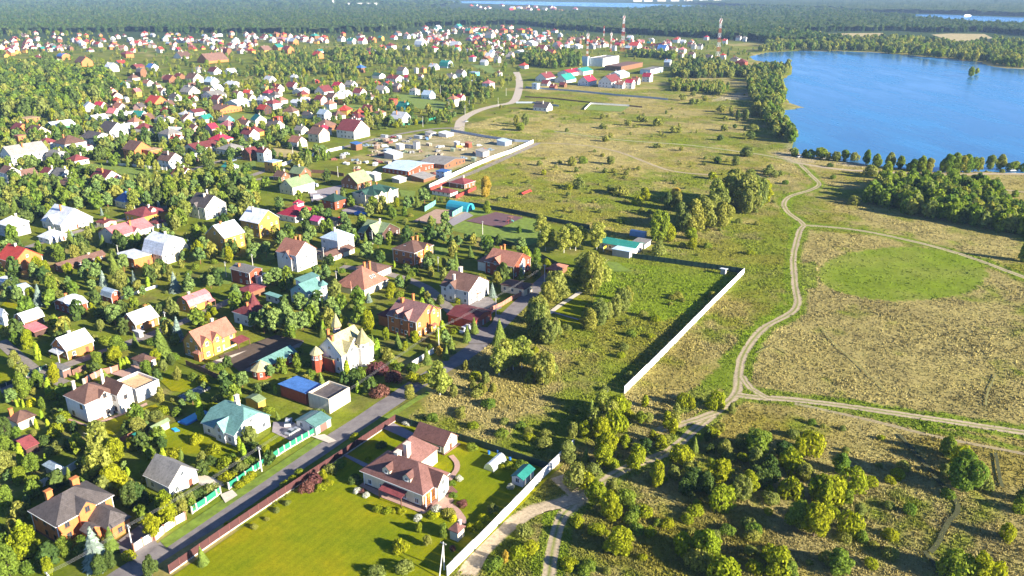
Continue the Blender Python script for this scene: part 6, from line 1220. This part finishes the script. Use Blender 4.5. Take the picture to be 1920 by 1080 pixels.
T('T8', '195,202,6,o 320,222,7,b 390,228,8,b 510,248,7,o 580,232,7,b 650,242,7,o 735,268,10,b 815,292,9,b 915,292,10,o 990,302,9,b 1090,322,8,b 1150,327,11,b 1200,327,9,o 1340,332,12,b 1400,332,13,b 1450,332,12,o 1540,322,10,b 1580,322,9,o 1660,307,10,o 1740,307,10,o 1830,317,7,b 765,352,8,o 890,382,12,b 885,475,13,b 640,572,6,o 1060,320,6,b 1310,330,9,b 1480,330,12,b 1855,315,6,o 1915,320,7,b 860,440,11,b 930,470,10,b 490,380,3,b 1910,1000,9,b 1960,1010,10,d 460,290,3,d 265,210,3,y 130,420,3,b 50,370,5,o 10,330,5,o 90,360,4,o 1850,520,5,b 1790,590,7,b 1100,530,8,o')
T('T4', '1520,572,13,b 1565,555,9,y')
random.seed(11)
GRID = {}
def near_taken(X, Y, d):
    i, j = int(X//4), int(Y//4)
    return any((X-a)**2+(Y-b_)**2 < d*d for u in (-1, 0, 1) for w in (-1, 0, 1) for a, b_ in GRID.get((i+u, j+w), ()))
def take(X, Y): GRID.setdefault((int(X//4), int(Y//4)), []).append((X, Y))
for q in TREES: take(q[0], q[1])
def in_foot(X, Y, pad):
    for a, b_, lu, lv, yw in FOOT:
        dx, dy = X-a, Y-b_
        if abs(dx)+abs(dy) > (lu+lv+pad)*1.5: continue
        u = dx*math.cos(yw)+dy*math.sin(yw); v = -dx*math.sin(yw)+dy*math.cos(yw)
        if abs(u) < lu+pad and abs(v) < lv+pad: return True
    return False
ROADS = [(ROADL, 3.6), (GRAVL, 6)]+[(l, 3) for l in LANEW]+[(v[0][::4], v[1]+.8) for v in TRW.values()]+[(f, .8) for f in FENCEL]
def scatter(poly, n, hs, kinds, mind, pad=1.5, lawns=True, roads=True, seed=1, space='px', visible=None):
    rg = random.Random(seed); P = np.array(poly); x0, y0 = P.min(0); x1, y1 = P.max(0); N = n*6
    xs = np.array([rg.uniform(x0, x1) for _ in range(N)]); ys = np.array([rg.uniform(y0, y1) for _ in range(N)]); ok = inpoly(xs, ys, poly); xs = xs[ok]; ys = ys[ok]
    W = np.array([G(a, b_) for a, b_ in zip(xs, ys)]); X = W[:, 0]; Y = W[:, 1]; ok = np.ones(len(X), bool)
    if lawns:
        for p in LAWNS: ok &= ~inpoly(X, Y, p)
    if roads:
        for l, w in ROADS: ok &= dseg(X, Y, l) > w
    ok &= ~inpoly(X, Y, LAKE)
    k = 0
    for i in np.nonzero(ok)[0]:
        if k >= n: break
        a, b_ = float(X[i]), float(Y[i]); kd = rg.choice(kinds); h = rg.uniform(*hs)
        if kd in 'RGQ': kd = {'R': 'b', 'G': 'y', 'Q': 'o'}[kd]; h = rg.uniform(1.2, 2.9)
        if near_taken(a, b_, mind*(.6+.05*h)) or in_foot(a, b_, pad if h < 3 else pad+.12*h): continue
        take(a, b_); TREES.append((a, b_, h, kd, float(xs[i]), float(ys[i]), False, 1.0)); k += 1
# gardens, row by row
scatter(pxs('P', '0,640 300,640 620,620 900,560 1010,520 985,455 870,420 640,330 480,300 300,330 0,360'), 430, (4, 9.5), 'bbbboodddddpppsszRRRRQQ', 2.4, seed=2)
scatter(pxs('P', '0,1075 250,1040 560,840 780,700 900,610 900,560 620,620 300,640 0,640'), 190, (2.5, 6.5), 'bbboddddppssttRRRRRGQQ', 2.6, seed=42)
scatter(pxs('P', '0,360 300,330 480,300 640,330 640,300 520,250 300,240 0,250'), 560, (4, 9.5), 'bbboodddpppsiRRQ', 2.8, seed=3)
scatter(pxs('T5', '0,500 300,440 560,400 900,440 1500,400 1750,350 1920,380 1920,720 1500,640 1300,780 1000,600 600,620 250,620 0,680'), 220, (7, 12), 'bboodip', 4, seed=30)
scatter(pxs('P', '0,262 300,250 560,255 840,235 960,160 985,110 800,95 480,100 0,100'), 1700, (4, 9.5), 'bboooddpiyQR', 3, seed=4)
scatter(pxs('P', '0,100 480,100 985,112 1400,115 1420,95 1250,70 900,48 600,58 0,66'), 800, (4, 8.5), 'bboooddpi', 4, seed=5)
# woods
scatter(pxs('T1', '0,520 150,500 420,500 640,570 820,580 900,680 800,760 640,760 480,840 330,880 0,900'), 620, (12, 18), 'bbddo', 2.0, lawns=False, roads=False, seed=6)
scatter(pxs('T2', '0,420 200,400 400,430 560,480 760,540 780,600 560,560 330,560 100,600 0,560'), 170, (8, 12), 'oobd', 3, seed=7)
scatter(pxs('T2', '560,400 900,380 1080,410 1080,500 900,500 700,520 560,460'), 130, (10, 15), 'ioobd', 3, seed=8)
scatter(pxs('T2', '1100,370 1500,370 1900,290 1920,440 1500,440 1150,440'), 110, (9, 13), 'obd', 3, seed=9)
scatter(pxs('T2', '1230,640 1700,610 1800,680 1700,740 1450,700 1240,690'), 90, (6, 9), 'ood', 3, seed=10)
scatter(pxs('T3', '60,430 180,400 400,400 510,430 510,500 300,520 60,480'), 130, (10, 14), 'obd', 3, seed=11)
scatter(pxs('T3', '1180,500 1330,450 1500,470 1640,500 1800,540 1780,580 1500,590 1300,590 1200,580'), 230, (8, 13), 'ood', 3, seed=12)
scatter(pxs('T3', '1180,610 1400,640 1650,650 1560,720 1400,690 1200,690'), 150, (6, 9), 'oob', 2.5, seed=13)
scatter(pxs('T3', '1800,520 1920,500 2080,500 2090,540 2010,600 2060,720 2020,800 2090,1000 2120,1080 1980,1050 1900,900 1780,720 1760,640'), 330, (8, 13), 'oobd', 3, lawns=False, seed=14)
scatter(pxs('T3', '900,400 1230,420 1220,460 1120,440 920,430'), 60, (10, 13), 'obd', 3, seed=15)
scatter(pxs('T8', '730,560 840,470 1000,430 1450,430 1700,470 1740,600 1920,660 2300,700 2300,900 1920,810 1500,730 1000,650'), 300, (8, 11.5), 'bbobd', 2.6, lawns=False, roads=False, seed=16)
scatter(pxs('T4', '0,330 120,310 400,300 700,300 1000,300 1300,330 1420,350 1680,400 1920,430 1920,508 1700,482 1350,442 900,402 400,384 60,396 -80,402'), 520, (12, 17), 'obdFF'.replace('F', 'o'), 3, lawns=False, seed=17)
scatter(pxs('T4', '0,250 300,245 400,270 420,300 0,320'), 90, (12, 17), 'obd', 3, lawns=False, seed=18)
scatter(pxs('P', '1846,108 1890,112 1930,118 1990,122 1990,131 1900,127 1860,121'), 60, (7, 11), 'obd', 3, lawns=False, roads=False, seed=31)
scatter(pxs('T4', '1700,300 1920,330 1920,420 1700,390 1450,350'), 120, (10, 14), 'obd', 3, lawns=False, seed=32)
scatter(pxs('T8', '170,205 400,215 700,260 1000,300 1300,325 1920,318 2200,322 2200,332 1500,338 1000,312 600,258 200,225'), 90, (2.5, 6.5), 'obbdQR', 2.5, lawns=False, roads=False, seed=33)
# bushes in the meadows
scatter(pxs('P', '1000,280 1480,300 1470,390 1400,500 1230,480 1100,420 900,370'), 110, (1, 3), 'QQGR', 4, seed=19)
scatter(pxs('P', '900,190 1240,190 1420,170 1450,260 1300,265 1040,240 880,235'), 60, (1.5, 4), 'Qoo', 5, seed=20)
scatter(pxs('P', '780,790 930,650 1100,600 1380,515 1180,720 1060,850'), 50, (1, 3), 'QQGR', 3, seed=22)
scatter(pxs('P', '1070,1080 1110,950 1330,800 1450,770 1700,820 1700,1080'), 70, (1, 3.4), 'QQGGR', 2.4, seed=23)
scatter(pxs('P', '1090,870 1180,750 1330,780 1250,840 1120,900'), 14, (2, 5), 'yyoG', 2.4, seed=24)
# which become things of their own: the 300 of a kind that show largest
def appar(q): return q[2]*FPX/math.hypot(q[0], q[1], CAM_H)
fam = {}
for q in TREES:
    shrub = q[3] in SHR and (q[2] < 3.01 or q[3] in 'fmw')
    nm = 'shrub' if shrub else KIND[q[3]][0]
    fam.setdefault(nm, []).append((q, shrub))
STUFF = {}
RELN = None
def add_tree(q, shrub, lo=False):
    X, Y, h, k, px_, py_ = q[:6]; rnd = random.Random(int(X*31+Y*17))
    if shrub: nm, fm, lf, wd = 'shrub', 'R', k, SHR[k]
    else: nm, fm, lf, wd = KIND[k]
    size = '' if shrub else 'tall ' if h > 10.5 else 'small ' if h < 4.5 else ''
    r = thing(nm, 'shrub' if shrub else 'tree', (X, Y, 0), rnd.uniform(0, 6.28), None, size+wd, None, {'shrub': 'garden and meadow shrubs'}.get(nm, nm.replace('_', ' ')+'s'), at=(px_, py_))
    bush = fm == 'B' and q[6] and q[7] > 1.1 and h <= 8.6 and rnd.random() < .5
    if bush: fm = 'R'
    ms = CM[fm]; me = ms[rnd.randrange(len(ms))]
    wd_ = rnd.uniform(.6, .92) if fm == 'B' else rnd.uniform(.9, 1.15)
    if fm == 'B' and h <= 8.6: wd_ *= q[7]
    if bush: wd_ = rnd.uniform(.42, .6)*min(q[7], 1.4)
    c = ob('crown', me, r); c.scale = (h*wd_*rnd.uniform(.85, 1.15), h*wd_, h); c.rotation_euler = (rnd.gauss(0, .05), rnd.gauss(0, .05), 0)
    if not me.materials: me.materials.append(LM[lf])
    c.material_slots[0].link = 'OBJECT'; c.material_slots[0].material = LM[lf]
    t = ob('trunk', TRK[fm], r); t.scale = (h, h, h)
    return c
for nm, L in fam.items():
    L.sort(key=lambda e: -appar(e[0])-(1000 if e[0][6] else 0))
    for e in L[:300]: add_tree(*e)
    for e in L[300:]: STUFF.setdefault('s' if e[1] else e[0][3], []).append(e[0])
# the rest: one mass of instances of the same crowns
def gn_scatter(name, label, protos, P, S, Rz):
    me = bpy.data.meshes.new(name); n = len(P); me.vertices.add(n); me.vertices.foreach_set('co', np.asarray(P, np.float32).ravel())
    a = me.attributes.new('scl', 'FLOAT_VECTOR', 'POINT'); a.data.foreach_set('vector', np.asarray(S, np.float32).ravel())
    a = me.attributes.new('rot', 'FLOAT_VECTOR', 'POINT'); r3 = np.zeros((n, 3), np.float32); r3[:, 2] = Rz; a.data.foreach_set('vector', r3.ravel())
    a = me.attributes.new('idx', 'INT', 'POINT'); a.data.foreach_set('value', rng.integers(0, len(protos), n).astype(np.int32))
    o = ob(name, me); o['kind'] = 'stuff'; o['label'] = label
    ng = bpy.data.node_groups.new(name, 'GeometryNodeTree'); ng.interface.new_socket('Geometry', in_out='INPUT', socket_type='NodeSocketGeometry'); ng.interface.new_socket('Geometry', in_out='OUTPUT', socket_type='NodeSocketGeometry')
    N = ng.nodes; Lk = ng.links; gi = N.new('NodeGroupInput'); go = N.new('NodeGroupOutput'); ip = N.new('GeometryNodeInstanceOnPoints'); gti = N.new('GeometryNodeGeometryToInstance')
    for p in reversed(protos):
        oi = N.new('GeometryNodeObjectInfo'); oi.inputs['Object'].default_value = p; oi.transform_space = 'ORIGINAL'; Lk.new(oi.outputs['Geometry'], gti.inputs[0])
    def at(nm, ty):
        q = N.new('GeometryNodeInputNamedAttribute'); q.data_type = ty; q.inputs['Name'].default_value = nm; return q.outputs['Attribute']
    Lk.new(gi.outputs[0], ip.inputs['Points']); Lk.new(gti.outputs[0], ip.inputs['Instance']); ip.inputs['Pick Instance'].default_value = True
    Lk.new(at('idx', 'INT'), ip.inputs['Instance Index']); Lk.new(at('scl', 'FLOAT_VECTOR'), ip.inputs['Scale']); Lk.new(at('rot', 'FLOAT_VECTOR'), ip.inputs['Rotation'])
    Lk.new(ip.outputs[0], go.inputs[0]); md = o.modifiers.new('scatter', 'NODES'); md.node_group = ng; return o
# far trees that are also things: three edge trees per kind carry the light crowns reused in the woods
PROTO = {}
def proto(fm, lf, x, y, h, label, nm, cat='tree'):
    L = PROTO.setdefault((fm, lf), [])
    me = CM[fm][len(L) % len(CM[fm])].copy(); me.materials.clear(); me.materials.append(LM[lf])
    X, Y = G(x, y); r = thing(nm, cat, (X, Y, 0), 0, label, at=(x, y)); c = ob('crown', me, r); c.scale = (h, h, h); t = ob('trunk', TRK['B' if fm in 'bBR' else 'C'], r); t.scale = (h, h, h); L.append(c)
for lf, x0, w in (('o', 20, 'olive'), ('b', 90, 'green'), ('d', 150, 'dark green')):
    for i in range(3): proto('b', lf, x0+i*18, 66+i*.5, 14, f"{w} tree at the far forest edge, {('first', 'second', 'third')[i]} of three together", 'broadleaf_tree')
for i in range(3): proto('b', 'F', 330+i*20, 64, 17, f"forest edge tree above the far left houses, {('first', 'second', 'third')[i]} of three", 'broadleaf_tree')
for i in range(3): proto('c', 'S', 900+i*17, 46, 19, f"dark spruce at the forest edge behind the far village, {('first', 'second', 'third')[i]} of three", 'spruce_tree')
for i in range(2): proto('n', 'p', 700+i*17, 58, 19, f"pine at the forest edge above the far village, {('first', 'second')[i]} of two", 'pine_tree')
for i in range(2): proto('b', 'y', 560+i*12, 120, 9, f"yellow green tree in the far village wood, {('first', 'second')[i]} of two", 'broadleaf_tree')
for i in range(2): proto('R', 'o', 1250+i*14, 340+i*5, 2.2, f"olive bush in the dry meadow, {('first', 'second')[i]} of two", 'shrub', 'shrub')
for i in range(2): proto('n', 'i', 770+i*9, 123, 12, f"pale birch in the far village wood, {('first', 'second')[i]} of two", 'birch_tree')
def emit(name, label, key, L, wide=.85):
    wq = np.array([q[7] if q[2] < 9 else 1.0 for q in L]); L = np.array([(q[0], q[1], q[2]) for q in L]); n = len(L)
    if n == 0: return
    w = rng.uniform(.9, 1.2, n)*wide*wq; S = np.stack([L[:, 2]*w, L[:, 2]*w, L[:, 2]*rng.uniform(.92, 1.08, n)], 1); P = np.stack([L[:, 0], L[:, 1], np.zeros(n)], 1)
    gn_scatter(name, label, PROTO[key], P, S, rng.uniform(0, 6.28, n))
MAP = {'o': ('b', 'o'), 'b': ('b', 'b'), 'd': ('b', 'd'), 'y': ('b', 'y'), 'i': ('n', 'i'), 'p': ('n', 'p'), 's': ('c', 'S'), 'z': ('c', 'S'), 't': ('c', 'S'), 'a': ('b', 'o'), 's': ('R', 'o')}
NMW = {'o': 'olive', 'b': 'green', 'd': 'dark', 'y': 'yellow green', 'i': 'birch', 'p': 'pine'}
for k, L in STUFF.items():
    if k == 's': emit('distant_shrubbery', 'mass of smaller bushes among gardens and meadows', ('R', 'o'), L)
    else: emit('distant_trees', f'mass of {NMW.get(k, "conifer")} trees in the farther gardens and woods', MAP[k], L)
# the great forest: trees in front, a broken canopy surface farther back
FOREST = pxs('P', '-700,66 0,65 120,62 250,60 480,63 640,62 730,60 790,50 900,47 980,46 1060,56 1150,62 1290,70 1400,76 1470,84 1600,82 1480,70 1420,62 1560,60 1700,58 1760,62 1850,60 1930,68 2400,74 2400,56 1930,52 1830,47 1770,43 1700,35 1640,28 1560,20 1450,15 1330,16.5 1250,17 1100,25 1060,26 960,25 860,23 800,16 500,15 0,13 -700,13')
FOREST2 = pxs('P', '-1200,13 0,13 500,15 800,16 860,9 700,6 -1200,4')
FOREST3 = pxs('P', '1330,10 1420,14.5 1560,19 1630,25 1760,26 1930,31.5 2600,40 2600,2 1930,1.5 1500,3 1340,6 1280,5')
def forest(poly, n, seed, hs, key, wide):
    rg = np.random.default_rng(seed); P = np.array(poly); x = rg.uniform(-400, 2320, n*3); y = rg.uniform(P[:, 1].min(), P[:, 1].max(), n*3); ok = inpoly(x, y, poly); x = x[ok][:n]; y = y[ok][:n]
    W = np.array([G(a, b_) for a, b_ in zip(x, y)]); d = np.hypot(W[:, 0], W[:, 1])
    ok = ~inpoly(W[:, 0], W[:, 1], RIVER) & ~inpoly(W[:, 0], W[:, 1], RIVER2) & ~inpoly(W[:, 0], W[:, 1], LAKE); W = W[ok]; d = d[ok]
    h = rg.uniform(*hs, len(W)); sc = np.clip(d/2600, 1, 2.2)
    L = [(a, b_, hh, s) for (a, b_), hh, s in zip(W, h, sc)]
    A = np.array(L); S = np.stack([A[:, 2]*A[:, 3]*wide, A[:, 2]*A[:, 3]*wide, A[:, 2]*(.6+.4*A[:, 3])], 1)
    gn_scatter('forest', 'great mixed forest stretching to the horizon', PROTO[key], np.stack([A[:, 0], A[:, 1], np.zeros(len(A))], 1), S, rg.uniform(0, 6.28, len(A)))
forest(FOREST, 9000, 1, (15, 21), ('b', 'F'), .72)
forest(FOREST, 5000, 2, (17, 23), ('c', 'S'), 1.0)
forest(FOREST3, 2600, 3, (17, 24), ('c', 'S'), 1.6)
forest(FOREST2, 1200, 4, (17, 24), ('b', 'F'), 1.5)
def canopy(poly, z, seed, m):
    Rr = np.geomspace(1500, 9800, 260); Th = np.radians(np.linspace(45, 135, 420)); r_, t_ = np.meshgrid(Rr, Th, indexing='ij'); x = r_*np.cos(t_); y = r_*np.sin(t_)
    pw = [G(*q) for q in poly]; ins = inpoly(x, y, pw) & ~inpoly(x, y, RIVER) & ~inpoly(x, y, RIVER2)
    zz = z*(.55+.75*fbm(x/38, y/38, seed, 3))+rng.uniform(-2, 2, x.shape); ii = np.arange(x.size).reshape(x.shape)
    f = np.stack([ii[:-1, :-1], ii[1:, :-1], ii[1:, 1:], ii[:-1, 1:]], -1).reshape(-1, 4); keep = ins.ravel()[f].all(1); f = f[keep]
    used, inv = np.unique(f, return_inverse=True); me = np_mesh('forest_canopy', np.stack([x, y, zz], -1).reshape(-1, 3)[used], inv.reshape(-1, 4), m); o = struct('forest_canopy', me, 'unbroken forest canopy far away', 'stuff')
m_can, nt, b = nodes_of('forest_canopy'); pos = geo_pos(nt); n1 = noise_node(nt, .012, 5, .7, pos); n2 = noise_node(nt, .09, 3, .6, pos)
nt.links.new(mixrgb(nt, 'MULTIPLY', .8, ramp(nt, n1.outputs[0], [(.35, (.04,.07,.03)), (.5, (.065,.10,.03)), (.68, (.12,.14,.035))]), ramp(nt, n2.outputs[0], [(.35, (.5,.5,.5)), (.65, (1.3,1.3,1.2))])), b.inputs['Base Color']); b.inputs['Roughness'].default_value = 1; b.inputs['Specular IOR Level'].default_value = .02
canopy(FOREST, 14, 61, m_can); canopy(FOREST2, 16, 62, m_can); canopy(FOREST3, 18, 63, m_can)

# ------------------------------------------------------------------ rough grass: tufts over meadow and plots
def tufts(n, seed):
    rg = np.random.default_rng(seed); r = np.exp(rg.uniform(math.log(128), math.log(1000), n)); th = np.radians(rg.uniform(38, 110, n)); x = r*np.cos(th); y = r*np.sin(th)
    ok = ~inpoly(x, y, LAKE)
    vil = inpoly(x, y, VILLAGE); ok &= ~vil
    for p in LAWNS: ok &= ~inpoly(x, y, p)
    for l, w in TRW.values(): ok &= dseg(x, y, l[::2]) > w*1.15
    ok &= dseg(x, y, ROADL) > 3.4
    ok &= ~inpoly(x, y, CIRC) | (rg.random(n) < .25)
    x = x[ok]; y = y[ok]; r = r[ok]; n = len(x); c = land(x, y)
    tall = fbm(x/13, y/13, 91, 3); sc = np.clip(r/220, .8, 3.4)
    hh = (.14+.55*tall**1.5)*rg.uniform(.6, 1.3, n)*np.clip(320/r, .45, 1.0); ww = rg.uniform(.10, .26, n)*sc
    V = []; F = []; Cc = []
    for k in range(3):
        a = rg.uniform(0, 6.283, n); ca, sa = np.cos(a), np.sin(a); lx, ly = rg.normal(size=(2, n))*.28*hh; ox, oy = rg.normal(size=(2, n))*.22*sc
        v = np.stack([np.stack([x+ox-ca*ww, y+oy-sa*ww, np.zeros(n)], 1), np.stack([x+ox+ca*ww, y+oy+sa*ww, np.zeros(n)], 1), np.stack([x+ox+lx, y+oy+ly, hh*rg.uniform(.7, 1.2, n)], 1)], 1)
        V.append(v.reshape(-1, 3)); cc = c*rg.uniform(.85, 1.25, n)[:, None]; Cc.append(np.repeat(cc, 3, 0))
    V = np.concatenate(V); Cc = np.concatenate(Cc).clip(0, 1); F = np.arange(len(V)).reshape(-1, 3)
    m, nt, b = nodes_of('rough_grass'); at = nt.nodes.new('ShaderNodeAttribute'); at.attribute_name = 'Col'; nt.links.new(at.outputs[0], b.inputs['Base Color']); b.inputs['Roughness'].default_value = 1; b.inputs['Specular IOR Level'].default_value = .05
    me = np_mesh('rough_grass', V, F, m); colour_attr(me, Cc); struct('rough_grass', me, 'rough dry grass covering the meadows', 'stuff')
tufts(300000, 5)
# ------------------------------------------------------------------ labels that single each thing out
LAND = [r for r in REG if r['short']]
LX = np.array([r['w'] for r in LAND]); LP = np.array([r['p'] for r in LAND])
ORD = ['first', 'second', 'third', 'fourth', 'fifth', 'sixth', 'seventh', 'eighth', 'ninth', 'tenth', 'eleventh', 'twelfth', 'thirteenth', 'fourteenth', 'fifteenth', 'sixteenth', 'seventeenth', 'eighteenth', 'nineteenth', 'twentieth']
def regions(x, y):
    if y < 30: return 'beyond the great forest'
    if x > 1400 and y < 110: return 'on the far lake bank'
    if x > 1480 and y < 335: return 'on the lake shore'
    if x > 1600 and y < 470: return 'in the copse right of the track'
    if x > 1330 and y < 280: return 'on the wooded left lake bank'
    if x > 900 and 100 < y < 175: return 'near the white factory'
    if x > 900 and y < 110: return 'in the village behind the factory'
    if y < 110: return 'in the far village below the forest' if x < 480 else 'in the far village centre'
    if y < 185: return 'beside the dark left wood' if x < 300 else 'in the middle village' if x < 700 else 'near the gravel road'
    if y < 300: return 'in the left village rows' if x < 300 else 'beyond the hay plot' if x < 560 else 'near the gravel road bend'
    return None
groups = {}
for r in REG:
    if r['label']: continue
    x, y = r['p']; rel = regions(x, y)
    if rel is None or (y >= 185 and x < 1000):
        d = np.hypot(LX[:, 0]-r['w'][0], LX[:, 1]-r['w'][1]); i = int(d.argmin()); 
        if d[i] < 38:
            dx, dy = x-LP[i][0], y-LP[i][1]
            rel = ('left of ' if dx < 0 else 'right of ')+LAND[i]['short'] if abs(dx) > abs(dy)*1.3 else ('behind ' if dy < 0 else 'before ')+LAND[i]['short']
        elif rel is None:
            if x > 1440 and y > 735: rel = 'in the meadow below the right track'
            elif x > 1050 and y > 760: rel = 'in the thicket beside the lower track'
            elif x > 1420: rel = 'in the wide dry field'
            elif x > 1000 and y < 520: rel = 'in the meadow before the lake'
            elif x > 860: rel = 'in the fenced wild meadow'
            else: rel = 'in the village gardens'
    base = f"{r['desc']} {rel}"; groups.setdefault(base, []).append(r)
for base, L in groups.items():
    if len(L) == 1: L[0]['o']['label'] = base; continue
    rows = 1 if len(L) <= 14 else -(-len(L)//10); L.sort(key=lambda r: -r['p'][1]); per = -(-len(L)//rows)
    for i in range(rows):
        Q = sorted(L[i*per:(i+1)*per], key=lambda r: r['p'][0]); rw = f', {ORD[i]} row' if rows > 1 else ''
        for k, r in enumerate(Q):
            if len(Q) == 1: w = ''
            elif len(Q) == 2: w = (', left of two', ', right of two')[k]
            elif k == 0: w = ', leftmost'
            elif k == len(Q)-1: w = ', rightmost'
            elif k <= len(Q)//2: w = f', {ORD[k]} from left'
            else: w = f', {ORD[len(Q)-1-k]} from right'
            r['o']['label'] = base+rw+w
# ------------------------------------------------------------------ haze: one closed box of even thin air
m_haze = bpy.data.materials.new('haze'); m_haze.use_nodes = True; nt = m_haze.node_tree; nt.nodes.clear()
out = nt.nodes.new('ShaderNodeOutputMaterial'); pv = nt.nodes.new('ShaderNodeVolumePrincipled'); pv.inputs['Color'].default_value = (.42,.64,1.0,1); pv.inputs['Density'].default_value = 0.00006; pv.inputs['Anisotropy'].default_value = 0.0
nt.links.new(pv.outputs[0], out.inputs['Volume'])
hz = ob('haze', MB().box(-72000, 72000, -72000, 72000, -4.0, 150.0).mesh('haze', m_haze)); hz['kind'] = 'stuff'; hz['label'] = 'thin bluish haze over the distance'
